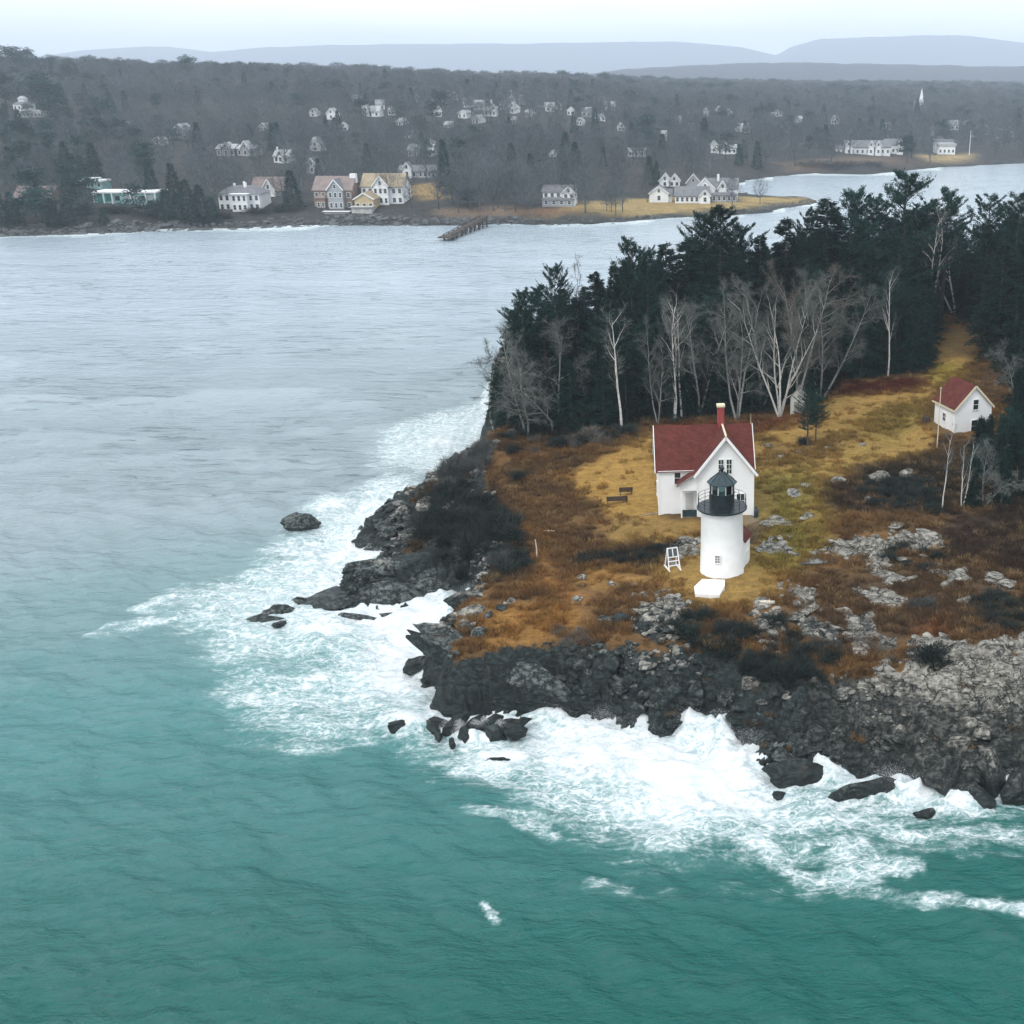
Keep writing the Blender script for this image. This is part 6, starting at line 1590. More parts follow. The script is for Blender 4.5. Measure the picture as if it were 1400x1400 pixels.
far_house(520, 280, 'big tan roofed shore house with white front gable, beside the brown shingled one', [(4, 0, 56, 24, 15, 12, 'x', W, 'rooftan', 7, 2), (4, -2, 20, 25, 13, 8, 'y', W, 'rooftan', 3, 2)])
far_house(499, 289, 'low tan pavilion on a pale stone base in front of the two big shore houses', [(0, 0, 26, 16, 8, 9, 'y', Tn, 'rooftan', 3, 1), (0, -4, 27, 7, .6, 4, 'flat', 'stone', 'stone', 0, 0)])
far_house(460, 293, 'long pale stone terrace wall below the brown shingled shore house', [(0, 0, 34, 3.4, .4, 2, 'flat', 'stone', 'farwhite', 0, 0)], cat='wall', name='terrace_wall')
far_house(571, 243, 'white house with grey roof and porch behind slender trunks, above the tan lawn', [(0, 0, 52, 8, 7, 10, 'x', Gy, 'roofgrey', 6, 1), (-13, -1.5, 12, 11, 9, 5, 'y', W, 'roofgrey', 1, 1), (12, -2, 18, 9, 2, 3, 'hip', Gy, 'roofgrey', 3, 1)])
far_house(575, 215, 'pale house half hidden by a row of slender trunks above the white porch house', [(0, 0, 34, 9, 7, 10, 'x', Gy, 'roofpale', 5, 1)], clear=False)
far_house(766, 281, 'white two storey house with grey roof standing on the red brown bank', [(-2, 0, 42, 18, 7, 10, 'x', W, 'roofgrey', 5, 2), (13, -2, 16, 17, 9, 8, 'y', W, 'roofgrey', 2, 2), (-2, -2.6, 42, 9, 2.5, 3, 'hip', Gy, 'roofgrey', 4, 1)])
far_house(901, 277, 'small white garage with grey roof at the left of the white shore farm', [(0, 0, 26, 12, 9, 9, 'y', W, 'roofgrey', 1, 1), (11, 1, 12, 9, 7, 7, 'x', W, 'roofgrey', 1, 1)])
far_house(914, 256, 'white double gabled house behind the small white garage', [(-5, 0, 15, 8, 9, 8, 'y', W, 'roofpale', 1, 1), (8, 0, 14, 8, 8, 8, 'y', W, 'roofpale', 2, 1)])
far_house(946, 278, 'long low white wing with slate grey roof in the middle of the white shore farm', [(0, 0, 46, 9.5, 11, 9, 'x', W, 'roofgrey', 7, 1), (18, -1.6, 14, 10, 8, 6, 'y', W, 'roofgrey', 1, 1)])
far_house(948, 262, 'dark grey gabled barn rising behind the long low white wing', [(0, 0, 19, 11, 12, 10, 'y', Gy, 'roofdark', 1, 1)])
far_house(982, 276, 'tall white farmhouse with steep white gables and grey roof on the golden lawn', [(4, 2, 46, 17, 12, 9, 'x', W, 'roofgrey', 5, 1), (-18, -1, 27, 17, 14, 8, 'y', W, 'roofgrey', 2, 1), (6, -.5, 12, 17, 11, 6, 'y', W, 'roofgrey', 1, 1), (8, -2.4, 34, 10, 3, 3, 'hip', Gy, 'roofgrey', 5, 1)], chim=((0, 5, 3, 26, 35),))
# across the inlet
far_house(1186, 212, 'long white inn with two small front gables on the far bank of the inlet', [(0, 0, 62, 10, 8, 12, 'x', W, 'roofgrey', 9, 1), (4, -2, 8, 11, 8, 6, 'y', W, 'roofgrey', 1, 1), (14, -2, 8, 11, 8, 6, 'y', W, 'roofgrey', 1, 1), (-26, -2, 10, 12, 7, 8, 'y', W, 'roofgrey', 1, 1), (-36, 2, 12, 8, 3, 8, 'x', W, 'roofgrey', 2, 1)])
far_house(1221, 211, 'white gabled house joined close to the right of the long inn', [(0, 0, 22, 12, 7, 12, 'x', W, 'roofgrey', 3, 1), (9, -2, 9, 13, 7, 8, 'y', W, 'roofgrey', 1, 1)])
far_house(1294, 212, 'white boathouse like house with flat terrace roof beside the tan beach', [(0, 0, 23, 12, 3, 10, 'flat', W, 'roofpale', 4, 1), (-2, 4, 26, 17, 2, 8, 'flat', W, 'roofgrey', 0, 0)])
far_house(1287, 199, 'small white tower house behind the house by the tan beach', [(0, 0, 9, 9, 4, 6, 'hip', W, 'roofgrey', 1, 1)])
# on the hill
hs = far_house(33, 161, 'white hillside villa with wide porch below and small upper storey at the far left', [(6, 0, 36, 8, 2, 9, 'hip', W, 'roofpale', 7, 1), (-5, 3, 22, 17, 4, 7, 'hip', W, 'roofgrey', 4, 2), (-6, 5, 8, 24, 4, 4, 'hip', W, 'roofpale', 1, 1)])
far_house(246, 192, 'pale gable of a tall grey house on the wooded hill at the left', [(0, 0, 28, 8, 13, 12, 'y', Gy, 'roofpale', 2, 1)])
far_house(216, 200, 'small pale house front left below the tall grey gable', [(0, 0, 12, 8, 4, 8, 'y', 'fargrey', 'roofpale', 1, 1)])
far_house(309, 214, 'grey house with one gable, left of the twin pair above the white hipped house', [(0, 0, 24, 10, 5, 10, 'x', Gy, 'roofpale', 4, 1), (2, -1, 11, 11, 7, 6, 'y', Gy, 'roofpale', 1, 1)])
far_house(337, 214, 'grey house with steep gable, right of the twin pair above the white hipped house', [(0, 0, 24, 10, 4, 10, 'x', Gy, 'roofpale', 4, 1), (0, -1, 12, 10, 10, 6, 'y', Gy, 'roofpale', 1, 1)])
far_house(385, 223, 'pale house with thin chimney on the slope above the brown roofed house', [(0, 0, 20, 9, 7, 9, 'x', W, 'roofpale', 3, 1), (0, -1, 8, 10, 7, 5, 'y', W, 'roofpale', 1, 1)], chim=((-6, 2, 2, 14, 21),))
far_house(431, 207, 'steep pale gabled house on the slope above the brown shingled house', [(0, 0, 15, 6, 12, 9, 'y', W, 'roofpale', 1, 1)])
far_house(427, 238, 'grey high gabled house directly above the brown shingled shore house', [(0, 0, 15, 10, 11, 9, 'y', Gy, 'roofgrey', 1, 1)])
far_house(428, 160, 'pale gabled house, left of the pair high in the woods', [(0, 0, 10, 5, 6, 9, 'y', W, 'roofpale', 1, 1)])
far_house(453, 164, 'pale gabled house, right of the pair high in the woods', [(0, 0, 12, 8, 7, 9, 'y', W, 'roofpale', 1, 1)])
far_house(507, 160, 'white house with pale sloping roofs beside a dark evergreen high on the hill', [(0, 0, 24, 7, 7, 10, 'x', W, 'roofpale', 3, 1), (-6, -1, 9, 8, 8, 6, 'y', W, 'roofpale', 1, 1)])
far_house(487, 139, 'small pale house high on the skyline slope left of centre', [(0, 0, 12, 6, 3, 9, 'x', W, 'roofpale', 2, 1)])
far_house(990, 211, 'white house with small gables deep in the bare woods above the farm', [(4, 0, 26, 8, 4, 10, 'x', W, 'roofpale', 4, 1), (2, -1, 9, 9, 7, 6, 'y', W, 'roofpale', 1, 1), (-14, 2, 9, 13, 5, 6, 'y', W, 'roofpale', 1, 1)])
far_house(905, 192, 'narrow white house behind trunks in the wood right of the dark pines', [(0, 0, 13, 8, 4, 8, 'x', W, 'roofpale', 2, 1)])
far_house(870, 215, 'faint pale house low in the grey wood above the golden lawn', [(0, 0, 24, 7, 4, 8, 'x', Gy, 'roofpale', 3, 1)])
far_house(755, 215, 'tiny white gable peeping out of the wood above the white two storey house', [(0, 0, 7, 4, 5, 7, 'y', W, 'roofpale', 1, 1)])
r_ = random.Random(9)
row = [(556, 141, 12, 'leftmost'), (572, 139, 9, 'second'), (588, 146, 26, 'long roofed third'), (606, 142, 14, 'fourth'), (622, 138, 8, 'fifth'), (640, 147, 14, 'sixth'), (661, 150, 24, 'largest'), (671, 159, 18, 'lower'),
       (688, 150, 10, 'small'), (700, 143, 10, 'taller'), (698, 155, 14, 'wider'), (713, 143, 8, 'narrow'), (738, 147, 10, 'plain'), (752, 153, 12, 'brighter'), (764, 150, 8, 'rightmost')]
names_ = ['leftmost white house of the row along the middle hillside', 'second white house from the left in the hillside row', 'white house with long pale roof, third in the hillside row', 'white house right of the long roofed one in the hillside row',
          'slim white house in the middle of the hillside row, before the gap', 'white house just left of the largest one in the hillside row', 'largest white gabled house of the hillside row', 'white house with pale roof just below the largest of the row',
          'small white house right of the largest in the hillside row', 'white house with a pointed turret in the hillside row', 'broad white house below the turreted one', 'narrow white gable right of the turreted house', 'plain white house before the bright one in the hillside row',
          'bright white house near the right end of the hillside row', 'rightmost white house of the main hillside row']
for (a, b, w_, _), lb in zip(row, names_):
    far_house(a, b, lb, [(0, 0, w_, 7, 5, 10, r_.choice('xy') if w_ < 16 else 'x', W, 'roofpale', max(1, w_ // 5), 1)] + ([(w_ * .25, -1, w_ * .4, 8, 7, 6, 'y', W, 'roofpale', 1, 1)] if w_ > 12 else []), rz=r_.uniform(-15, 15), chim=((0, 3, 2.4, 8, 18),) if 'turret' in lb and 'pointed' in lb else ())
for a, b, w_, lb in [(802, 160, 13, 'tall bright white house standing alone right of the hillside row'), (835, 152, 14, 'low white house at the right end, beyond the tall bright one'), (965, 160, 6, 'tiny white gable, left of the cluster in the far right woods'),
                     (982, 158, 6, 'small pale house right of the tiny white gable'), (997, 162, 9, 'small white gabled house in the far woods above the farm'), (1010, 181, 7, 'white shed like house low in the woods above the farm'),
                     (1020, 182, 10, 'pale row house next to the white shed like house'), (1272, 186, 10, 'small white house above the tower house across the inlet'), (1302, 178, 16, 'flat pale house above the tan beach across the inlet'),
                     (1322, 172, 9, 'white house right above the flat pale one'), (1330, 188, 11, 'white house behind the flagpole spit on the right'), (1345, 184, 14, 'pale gabled house third from the right edge on the far bank'),
                     (1366, 189, 10, 'pale small house second from the right edge on the far bank'), (1382, 187, 9, 'bright white house at the right edge on the far bank'), (1312, 118, 8, 'long pale shed far off on the plain under the ridge'),
                     (1360, 142, 20, 'long pale flat building far away at the right'), (1388, 121, 11, 'white building far away at the right edge below the ridge'), (1378, 141, 26, 'long low pale roof next to the far flat building')]:
    far_house(a, b, lb, [(0, 0, w_ * (.8 if b < 130 else 1), (2 if b < 130 else 4) if b < 150 else 7, (1.2 if b < 130 else 2.5) if b < 150 else 5, 10, 'x' if w_ > 9 else 'y', W, 'roofpale', max(1, w_ // 5), 1)], rz=r_.uniform(-12, 12))
for k_, (a, b) in enumerate([(520, 150), (535, 158), (545, 172), (600, 160), (612, 176), (632, 162), (650, 170), (700, 170), (722, 160), (780, 158), (792, 172), (822, 166), (850, 180), (925, 170), (945, 178), (1060, 160), (1090, 168), (1075, 182), (1140, 170), (1215, 178), (175, 175), (120, 190), (360, 180), (470, 180), (560, 190), (590, 200)]):
    zn_ = 'left of centre' if a < 500 else 'near the centre' if a < 760 else 'right of centre' if a < 1000 else 'above the inlet'
    far_house(a, b, f'small pale house half hidden in the far bare woods {zn_}', [(0, 0, r_.uniform(7, 13), r_.uniform(5, 7), r_.uniform(3, 6), 9, r_.choice('xy'), r_.choice([W, W, Gy]), 'roofpale', 2, 1)], rz=r_.uniform(-25, 25), grp=f'small pale houses {zn_}')
# church with white steeple
p = GM(1259, 150); p.z = GHm(p.x, p.y); k = scale_at(p)
HOUSES.append((1259, 150, 9, p.y, 30))
CH = empty('church', (p.x, p.y, p.z), R(6), 'white church whose tall pointed steeple rises above the woods at the right', 'church')
ht = ztop(p.y, 120) - p.z; zb = ztop(p.y, 143) - p.z
gable_wall(MB(), -6, 6, 2, 26, -1, zb * .55, 5, 'y').build('nave_wall', M['farwhite'], CH)
gable_roof(MB(), -6, 6, 2, 26, zb * .55, 5, 'y', .5, .3, .3).build('nave_roof', M['roofgrey'], CH)
MB().box(-2.6, 2.6, -2, 2.6, -1, zb + 1.0).build('tower', M['farwhite'], CH)
MB().box(-1.9, 1.9, -1.3, 1.9, zb + 1.01, zb + (ht - zb) * .27).build('belfry', M['farwhite'], CH)
MB().add([(-1.9, -1.5, zb + (ht - zb) * .271), (1.9, -1.5, zb + (ht - zb) * .271), (1.9, 2.1, zb + (ht - zb) * .271), (-1.9, 2.1, zb + (ht - zb) * .271), (0, .3, ht)], [(0, 1, 4), (1, 2, 4), (2, 3, 4), (3, 0, 4), (3, 2, 1, 0)]).build('spire', M['farwhite'], CH)
# pier
a, b = at(612, 324, 1.0), at(662, 297, 3.0); ax_ = (b - a); L = math.hypot(ax_.x, ax_.y); ang = math.atan2(ax_.y, ax_.x)
PR = empty('pier', (a.x, a.y, 0), ang, 'dark timber pier running out from the far shore into the bay', 'pier')
MB().beam((-1, 0, 1.1), (L, 0, 3.0), 3.0, .35).build('deck', M['darkwood'], PR)
for i in range(9):
    f = (.4 + i * (L - 2) / 8) / L
    for sgn in (-1.3, 1.3): MB().tube([(f * L, sgn, -2.5), (f * L, sgn, 1.6 + 1.9 * f)], [.28, .26], 6).build('piling', M['darkwood'], PR)
for sgn in (-1.42, 1.42): MB().beam((0, sgn, 1.75), (L, sgn, 3.65), .12, .2).build('handrail', M['darkwood'], PR)
for i in range(0, 8, 2): MB().beam((.4 + i * (L - 2) / 8, -1.3, -.2), (.4 + (i + 1) * (L - 2) / 8, -1.3, 1.6 + .2 * i), .22).build('brace', M['darkwood'], PR)
MB().box(-2.5, 3, -2.4, 2.4, .95, 1.25).build('pier_head', M['darkwood'], PR)
p = GM(1325, 213)
o = MB().tube([(0, 0, 0), (0, 0, 14)], [.22, .12], 6).build('flagpole', M['farwhite'], None, (p.x, p.y, p.z)); tag(o, 'tall white flagpole on the tan spit across the inlet', 'flagpole')

# shore stones of the mainland
items = []; sc2 = rng.uniform((-430, 375), (240, 560), (60000, 2)); gd = sdist(sc2[:, 0], sc2[:, 1], MCW)
okm = (gd > -2) & (gd < np.where(sc2[:, 0] > -105, 4.5, 9)) & (rng.random(len(gd)) < .8)
for (x, y), d in zip(sc2[okm][:2600], gd[okm]):
    s = (rng.uniform(.4, .8) + 1.0 * rng.random() ** 4) * (.55 if proj(x, y, 0)[0] > 720 else 1)
    items.append((RSD[rng.integers(8)], x, y, max(float(GHm(x, y)), -.3) + .1 * s, s, rng.uniform(0, 6.28), .8))
M['shorerock'] = simple('far_shore_rock', (0.075, 0.08, 0.08), 0.9, 0.35, 0.15)
tag(joined('shore_stones', items, M['shorerock']), kind='stuff')

# ------------------------------------------------------------------ mainland: trees
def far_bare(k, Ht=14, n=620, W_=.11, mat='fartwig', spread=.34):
    r_ = np.random.default_rng(900 + k); tb = MB()
    tb.tube([(0, 0, -1), (r_.normal(0, .2), 0, Ht * .4), (r_.normal(0, .4), 0, Ht * .8)], [.28, .20, .06], 4)
    for j in range(7):
        a = r_.uniform(0, 6.28); z = Ht * r_.uniform(.22, .6); l = Ht * r_.uniform(.22, .36)
        tb.tube([(0, 0, z), (math.cos(a) * l * .55, math.sin(a) * l * .55, z + l * .5), (math.cos(a) * l * .9, math.sin(a) * l * .9, z + l * 1.15)], [.13, .08, .03], 3, False)
    a = r_.uniform(0, 6.28, n); u = r_.random(n); zc = .26 + .72 * u; prof_ = np.sin(np.pi * np.clip(.18 + u * .8, 0, 1)) ** .7
    rr = spread * Ht * prof_ * np.sqrt(r_.random(n)) * (1 + .25 * np.sin(3 * a + k))
    P = np.stack([rr * np.cos(a), rr * np.sin(a), zc * Ht], -1)
    D = np.stack([np.cos(a) * .6, np.sin(a) * .6, np.full(n, .9)], -1) + r_.normal(0, .35, (n, 3))
    V, F = slivers(P, D, r_.uniform(.9, 2.2, n), np.full(n, W_), k)
    tv = np.array(tb.v); tf = []
    for f in tb.f:
        for i in range(1, len(f) - 1): tf.append((f[0], f[i], f[i + 1]))
    return np_mesh('bare_tree', np.concatenate([V, tv]), np.concatenate([F, np.array(tf) + len(V)]), False, M[mat])
def far_con(k, Ht=15, n=900, kind='pine'):
    r_ = np.random.default_rng(950 + k); a = r_.uniform(0, 6.28, n); u = r_.random(n)
    if kind == 'pine':
        ncl = 16; cu = r_.random(ncl); cz = .35 + .6 * cu; cr = .26 * Ht * np.sin(np.pi * (.2 + .72 * cu)) * r_.uniform(.2, 1, ncl); ca = r_.uniform(0, 6.28, ncl); i = r_.integers(0, ncl, n)
        P = np.stack([cr[i] * np.cos(ca[i]), cr[i] * np.sin(ca[i]), cz[i] * Ht], -1) + r_.normal(0, .085 * Ht, (n, 3)) * np.array((1, 1, .55))
    else:
        z = .06 + .92 * u ** 1.2; rr = .2 * Ht * (1 - z) ** .85 * (.5 + .5 * r_.random(n)); P = np.stack([rr * np.cos(a), rr * np.sin(a), z * Ht], -1)
    D = np.stack([np.cos(a), np.sin(a), np.full(n, .1)], -1) + r_.normal(0, .4, (n, 3))
    V, F = slivers(P, D, r_.uniform(.7, 1.4, n), r_.uniform(.35, .6, n), k)
    tb = MB().tube([(0, 0, -1), (0, 0, Ht * .9)], [.25, .05], 4, False); tf = []
    for f in tb.f: tf += [(f[0], f[1], f[2]), (f[0], f[2], f[3])]
    return np_mesh('evergreen', np.concatenate([V, np.array(tb.v)]), np.concatenate([F, np.array(tf) + len(V)]), False, M['farpine'])
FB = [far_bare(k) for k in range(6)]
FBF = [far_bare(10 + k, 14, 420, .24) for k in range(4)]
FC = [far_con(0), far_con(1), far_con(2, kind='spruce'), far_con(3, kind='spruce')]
def ftree(mesh, x, y, z, s, name, label, grp=None, w=1.0):
    o = bpy.data.objects.new(name, mesh); col.objects.link(o); o.location = (x, y, z); o.scale = (s * w, s * w, s); o.rotation_euler = (0, 0, random.uniform(0, 6.28))
    return tag(o, label, 'tree', grp)
def hid(px, py, h, y):
    """does a tree here stand in front of a house"""
    for hx_, hy_, hw_, dist, hh_ in HOUSES:
        if abs(px - hx_) < hw_ + 3 and y < dist + 14 and py > hy_ - 4 and py - h < hy_ and (hw_ > 14 or (int(px * 7) % 3)) : return True
    return False
# single trees one can point at
for px, py, top, mesh, nm, lab, w in [
    (801, 292, 248, FB[0], 'bare_tree', 'leaning bare tree just right of the white two storey house', 1.0), (830, 292, 250, FB[1], 'bare_tree', 'bare tree, left one of the four on the golden lawn', .8), (836, 293, 246, FB[2], 'bare_tree', 'bare tree, second of the four on the golden lawn', .8),
    (842, 297, 252, FB[3], 'bare_tree', 'bare tree nearest the water among the four on the golden lawn', .8), (851, 290, 246, FB[4], 'bare_tree', 'bare tree, right one of the four on the golden lawn', .9), (1001, 289, 243, FB[5], 'bare_tree', 'bare tree in front of the right end of the white farm', .9),
    (1039, 281, 240, FB[0], 'bare_tree', 'bare tree alone right of the white farm on the point', .9), (885, 277, 235, FB[1], 'bare_tree', 'bare tree at the left side of the white garage', .8), (725, 296, 235, FB[2], 'bare_tree', 'tall bare tree on the bank left of the white two storey house', 1.0),
    (627, 292, 238, FB[3], 'bare_tree', 'wide bare tree above the landward end of the pier', 1.3), (657, 291, 236, FB[4], 'bare_tree', 'bare tree just right of the pier head tree', 1.0), (690, 290, 226, FB[5], 'bare_tree', 'bare tree in the grove right of the pier', 1.0),
    (735, 276, 225, FB[0], 'bare_tree', 'bare tree behind the left wall of the white two storey house', 1.0), (668, 270, 215, FB[1], 'bare_tree', 'tall bare tree at the back of the grove right of the pier', 1.2),
    (262, 96, 76, FC[0], 'pine_tree', 'rounded pine standing up alone from the left skyline', 1.5), (22, 100, 62, FC[1], 'pine_tree', 'big broad pine on the skyline at the far left', 1.9), (46, 104, 66, FC[0], 'pine_tree', 'pine right of the big broad one at the far left skyline', 1.2),
    (3, 104, 68, FC[0], 'pine_tree', 'pine cut by the left edge of the photo on the skyline', 1.3),
    (313, 108, 87, FC[1], 'pine_tree', 'left one of the two dark pines on the skyline', 1.4), (365, 116, 91, FC[0], 'pine_tree', 'right broader one of the two dark pines on the skyline', 1.8), (862, 152, 122, FC[1], 'pine_tree', 'tall dark pine rising from the grey woods right of centre', 1.4),
    (757, 135, 112, FC[2], 'spruce_tree', 'thin pointed spruce on the central skyline', .9), (676, 146, 122, FC[3], 'spruce_tree', 'dark spruce behind the largest house of the hillside row', 1.1), (70, 170, 110, FC[0], 'pine_tree', 'dark green pine in the grove right of the hillside villa', 1.3),
    (60, 150, 96, FC[1], 'pine_tree', 'tall dark pine above the hillside villa', 1.4), (85, 160, 115, FC[2], 'spruce_tree', 'dark evergreen at the right side of the villa grove', 1.5), (10, 150, 100, FC[0], 'pine_tree', 'dark pine left above the hillside villa', 1.4),
    (260, 306, 245, FC[2], 'spruce_tree', 'tall dark evergreen left of the white hipped house', 1.5), (278, 306, 252, FC[3], 'spruce_tree', 'dark evergreen touching the left side of the white hipped house', 1.5), (245, 300, 262, FC[2], 'spruce_tree', 'dark evergreen right of the long modern house', 1.5),
    (402, 286, 232, FC[3], 'spruce_tree', 'dark conical evergreen between the brown roofed and brown shingled houses', 1.4), (350, 277, 258, FC[2], 'spruce_tree', 'dark bushy evergreen in front of the brown roofed house', 1.8), (610, 262, 190, FC[2], 'spruce_tree', 'tall dark evergreen at the edge of the tan lawn', .9),
    (640, 284, 258, FC[1], 'evergreen_bush', 'wide dark evergreen clump behind the pier', 2.4), (885, 200, 158, FC[0], 'pine_tree', 'dark pine in the evergreen group right of centre in the woods', 1.3), (870, 190, 160, FC[1], 'pine_tree', 'dark pine, left one of the evergreen group in the woods', 1.3),
    (900, 214, 175, FC[2], 'spruce_tree', 'dark spruce below the evergreen group in the woods', 1.2), (495, 168, 135, FC[0], 'pine_tree', 'dark pine beside the white house high on the hill', 1.5), (460, 196, 160, FC[3], 'spruce_tree', 'dark spruce below the pair of pale gables', 1.2),
    (1105, 172, 150, FC[1], 'pine_tree', 'round dark pine in the woods left of the inn', 1.4), (1190, 190, 160, FC[2], 'spruce_tree', 'dark spruce behind the long white inn', 1.5), (1128, 205, 170, FC[3], 'spruce_tree', 'dark spruce left of the long white inn', 1.2), (1325, 150, 135, FC[0], 'pine_tree', 'dark round pine far right of the steeple', 1.6),
    (190, 300, 250, FC[0], 'pine_tree', 'dark pine on the bank below the modern house', 1.2), (60, 310, 255, FC[1], 'pine_tree', 'dark pine in the shore wood at the far left', 1.4), (20, 308, 262, FC[2], 'spruce_tree', 'dark spruce by the shore at the left edge', 1.4), (95, 308, 268, FC[3], 'spruce_tree', 'dark spruce by the shore below the brown hall', 1.5),
    (75, 311, 272, FC[2], 'spruce_tree', 'small dark spruce between the two by the brown hall', 1.6), (120, 307, 276, FC[1], 'pine_tree', 'bushy dark pine below the left end of the modern house', 1.7), (143, 309, 284, FC[3], 'spruce_tree', 'small dark evergreen on the shore below the modern house', 1.9),
    (216, 306, 272, FC[1], 'pine_tree', 'broad dark pine on the shore right of the modern house', 1.7), (230, 303, 258, FC[3], 'spruce_tree', 'dark evergreen second left of the tall ones beside the hipped house', 1.5), (36, 313, 268, FC[1], 'pine_tree', 'dark shore pine between the left edge and the brown hall', 1.5),
    (5, 313, 262, FC[2], 'spruce_tree', 'dark spruce right at the left photo edge on the shore', 1.6), (292, 308, 268, FC[2], 'spruce_tree', 'lowest dark evergreen at the left corner of the hipped house', 1.7), (100, 292, 240, FC[0], 'pine_tree', 'tall dark pine just left of the modern house', 1.3),
    (600, 288, 232, FB[2], 'bare_tree', 'bare tree at the lower edge of the tan lawn', 1.1), (643, 290, 222, FB[5], 'bare_tree', 'tall bare tree left in the grove behind the pier', 1.1), (675, 292, 228, FB[0], 'bare_tree', 'bare tree in the middle of the grove behind the pier', 1.1),
    (705, 292, 232, FB[3], 'bare_tree', 'bare tree right in the grove behind the pier', 1.1), (714, 284, 218, FB[1], 'bare_tree', 'tallest bare tree at the back right of the pier grove', 1.1), (786, 282, 228, FB[4], 'bare_tree', 'bare tree close behind the right wall of the two storey house', 1.1),
    (50, 300, 230, FC[0], 'pine_tree', 'tall dark pine beside the brown hall', 1.1), (1010, 226, 196, FC[2], 'spruce_tree', 'dark spruce right of the white house deep in the woods', 1.2), (898, 252, 220, FC[3], 'spruce_tree', 'dark spruce behind the double gabled house', 1.0)]:
    p = GM(px, py) if py > 118 else None
    if p is None or p.y > 1450:
        p = Vector(((px - CX) / FPX * 1000, 1060, 0)); p.x = (px - CX) / FPX * (p.y * cp + 5); p.z = float(GHm(p.x, p.y))
    h = max(ztop(p.y, top) - p.z, 6)
    ftree(mesh, p.x, p.y, p.z, h / (15 if mesh in FC else 14), nm, lab, None, w)
# the bare woods: the nearest ones singly, the rest as one mass
cw = np.stack([rng.uniform(-1100, 420, 26000), 375 + 1500 * rng.random(26000) ** 0.85], -1)
gd = sdist(cw[:, 0], cw[:, 1], MCW)
keep = []
occ = {}
cidx = np.argsort(cw[:, 1])
for i in cidx:
    x, y = cw[i]
    if gd[i] < 9: continue
    z = float(GHm(x, y)); px, py = proj(x, y, z)
    if px < -25 or px > 1425: continue
    sp_min = 6.5 if y < 700 else 9.5
    cell = (int(x // sp_min), int(y // sp_min))
    if any((cell[0] + a, cell[1] + b) in occ and (occ[(cell[0] + a, cell[1] + b)][0] - x) ** 2 + (occ[(cell[0] + a, cell[1] + b)][1] - y) ** 2 < sp_min ** 2 for a in (-1, 0, 1) for b in (-1, 0, 1)): continue
    jx = np.clip(np.searchsorted(gx, x) - 1, 0, len(gx) - 2); jy = np.clip(np.searchsorted(gy, y) - 1, 0, len(gy) - 2)
    if GCm[jy, jx].mean() > .13 and not (px < 790 and rng.random() < .35): continue
    k = (y * cp + 20) / FPX; ht = rng.uniform(9, 16)
    if hid(px, py, ht / k, y) and rng.random() < (.93 if y < 620 else .8): continue
    if kf[jy, jx] > .3 and rng.random() < .55: continue
    occ[cell] = (x, y); keep.append((x, y, z, ht, px, py))
print('woods', len(keep))
near_ = [t_ for t_ in keep if t_[1] < 660][:0]
keep.sort(key=lambda t_: t_[1])
def zone(px, py):
    if px < 45: return 'at the far left edge by the shore'
    if px < 120: return 'around the brown hall on the far left shore'
    if px < 175: return 'left of the middle of the modern teal house'
    if px < 240: return 'at the right end of the modern teal house'
    if px < 300: return 'left of the white hipped house'
    if px < 350: return 'behind the white hipped house'
    if px < 400: return 'around the brown roofed house'
    if px < 490: return 'around the brown shingled shore house'
    if px < 560: return 'around the tan roofed shore house'
    if px < 610: return 'around the tan lawn'
    if px < 680: return 'in the grove behind the pier'
    if px < 745: return 'left of the white two storey house'
    if px < 800: return 'behind the white two storey house'
    if px < 880: return 'between the two storey house and the white farm'
    if px < 950: return 'behind the small white garage'
    if px < 1060: return 'behind the white farmhouse'
    if px < 1140: return 'left of the long white inn'
    return 'on the far bank of the inlet'
for n_, (x, y, z, ht, px, py) in enumerate(keep[:240]):
    ev = rng.random() < (.5 if px < 120 else .22 if px < 320 else .07)
    zn = zone(px, py); sz = 'tall' if ht > 13.7 else 'middling' if ht > 11.3 else 'short'
    if ev: ftree(FC[rng.integers(4)], x, y, z, ht / 15, 'evergreen', f'{sz} dark evergreen among the bare woods {zn}', f'{sz} evergreens {zn}', 1.2)
    else: ftree(FB[rng.integers(6)], x, y, z, ht / 14, 'bare_tree', f'{sz} grey leafless tree {zn}', f'{sz} bare trees {zn}', rng.uniform(.85, 1.2))
rest = keep[240:]; n = len(rest)
A_ = np.array([r[:4] for r in rest]); evm = rng.random(n) < np.where(A_[:, 0] < -.48 * A_[:, 1], .5, .11)
for nm, mask, meshes, h0 in (('bare_woods', ~evm & (A_[:, 1] < 800), FB, 14), ('distant_bare_woods', ~evm & (A_[:, 1] >= 800), FBF, 14), ('evergreens_in_the_woods', evm, FC, 15)):
    Q = A_[mask]; m_ = len(Q); s = Q[:, 3] / h0; w = rng.uniform(1.0, 1.35, m_)
    gn_stuff(nm, Q[:, :3], np.stack([np.zeros(m_), np.zeros(m_), rng.uniform(0, 6.28, m_)], -1), np.stack([s * w, s * w, s], -1), np.tile((.1, .1, .1), (m_, 1)), lib_coll(nm, meshes))
# the plain beyond
fp_ = np.stack([rng.uniform(-2100, 800, 9000), rng.uniform(1400, 3300, 9000)], -1); zz_ = GHm(fp_[:, 0], fp_[:, 1]); m_ = len(fp_); s = rng.uniform(.9, 1.5, m_)
gn_stuff('far_plain_woods', np.stack([fp_[:, 0], fp_[:, 1], zz_], -1), np.stack([np.zeros(m_), np.zeros(m_), rng.uniform(0, 6.28, m_)], -1), np.stack([s * 1.8, s * 1.8, s * .95], -1), np.tile((.1, .1, .1), (m_, 1)), lib_coll('far_plain', FBF + FC[:1]))
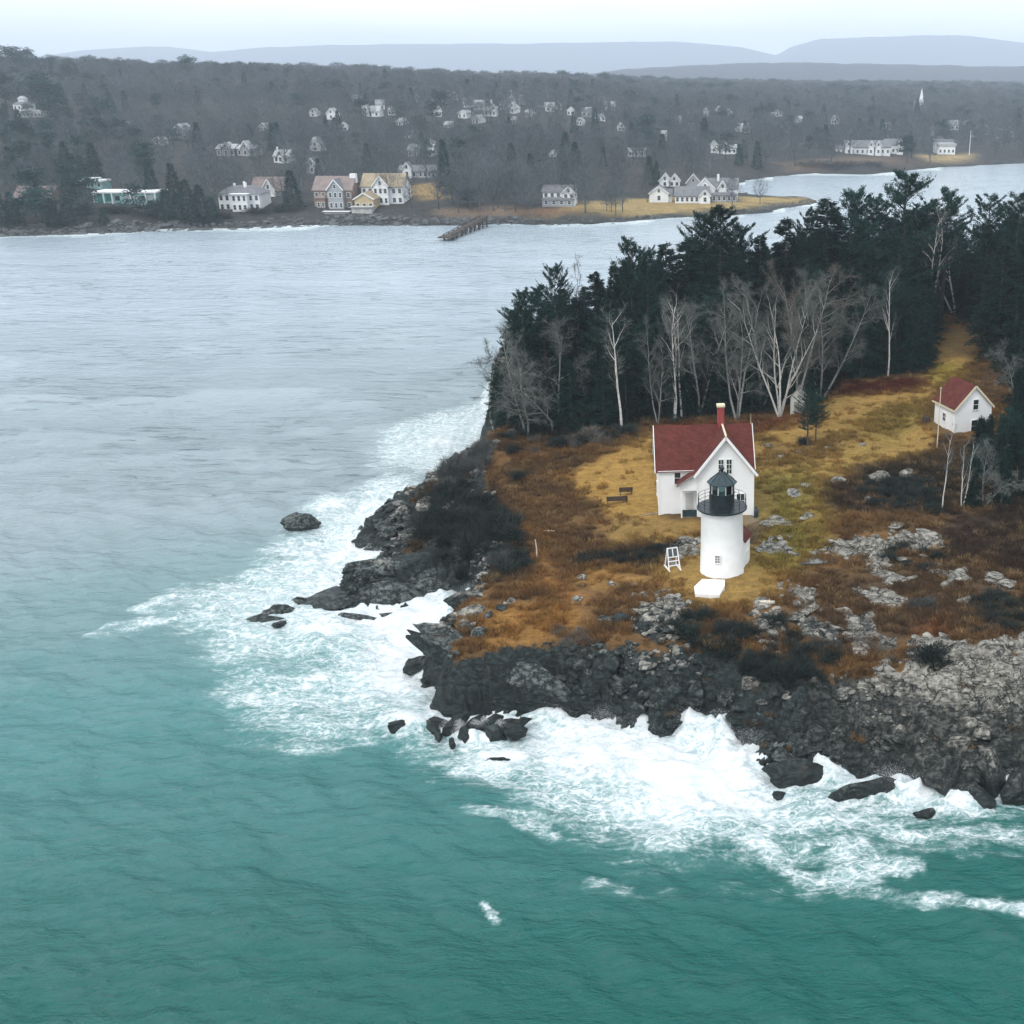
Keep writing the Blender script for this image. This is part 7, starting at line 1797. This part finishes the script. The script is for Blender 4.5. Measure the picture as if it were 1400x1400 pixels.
# spray thrown up by the breakers: droplets nobody could count
dv = np.array([(1, 0, -.7), (-1, 0, -.7), (0, 1, .7), (0, -1, .7)]) * .6; df = np.array([(0, 2, 3), (1, 3, 2), (2, 0, 1), (3, 1, 0)])
Vs, Fs2, off = [], [], 0
for a, b, r, h in SURF:
    if h < .75: continue
    p = at(a, b, 0); n = int(2600 * h)
    q = rng.normal(0, 1, (n, 2)) * r * .42; hz_ = h * (.30 + .55 * rng.random(n) ** 2.2) * np.exp(-(q ** 2).sum(1) / (r * r) * .8) * 1.5
    s = rng.uniform(.009, .028, n) * np.where(rng.random(n) < .08, 1.8, 1)
    C_ = np.stack([p.x + q[:, 0], p.y + q[:, 1] + .3, hz_], -1)
    Vs.append((C_[:, None, :] + dv[None] * s[:, None, None]).reshape(-1, 3)); Fs2.append((df[None] + off + 4 * np.arange(n)[:, None, None]).reshape(-1, 3)); off += 4 * n
M['spray'] = simple('spray', (0.88, 0.90, 0.91), 0.9, 0.03)
tag(link('sea_spray', np_mesh('sea_spray', np.concatenate(Vs), np.concatenate(Fs2), True, M['spray'])), kind='stuff')
# low bushes in the understory by the shore houses
for px, py, w_, h_, lab, mesh in [(110, 292, 9, 3, 'brown green bank of brush below the modern house', SHT), (160, 292, 9, 3, 'wide dark bush below the middle of the modern house', SHR), (215, 296, 8, 3, 'wide dark bush on the shore right of the modern house', SHR),
                                  (300, 299, 6, 2.5, 'dark hedge bush below the left of the white hipped house', SHR), (350, 292, 6, 2.5, 'dark hedge bush below the right of the white hipped house', SHR), (385, 290, 6, 3, 'dark bush before the brown roofed house', SHR),
                                  (1150, 228, 16, 4, 'reddish brown thicket on the bank below the inn', SHT), (1115, 226, 16, 4, 'brown thicket left below the inn', SHT), (1190, 226, 14, 3, 'brown thicket right below the inn', SHT), (30, 190, 10, 9, 'rusty orange leafed round tree crown on the left hillside', SHT)]:
    p = GM(px, py); o = bpy.data.objects.new('bush', mesh[0]); col.objects.link(o); o.location = (p.x, p.y, p.z - .3); o.scale = (w_, w_ * .6, h_); tag(o, lab, 'bush')
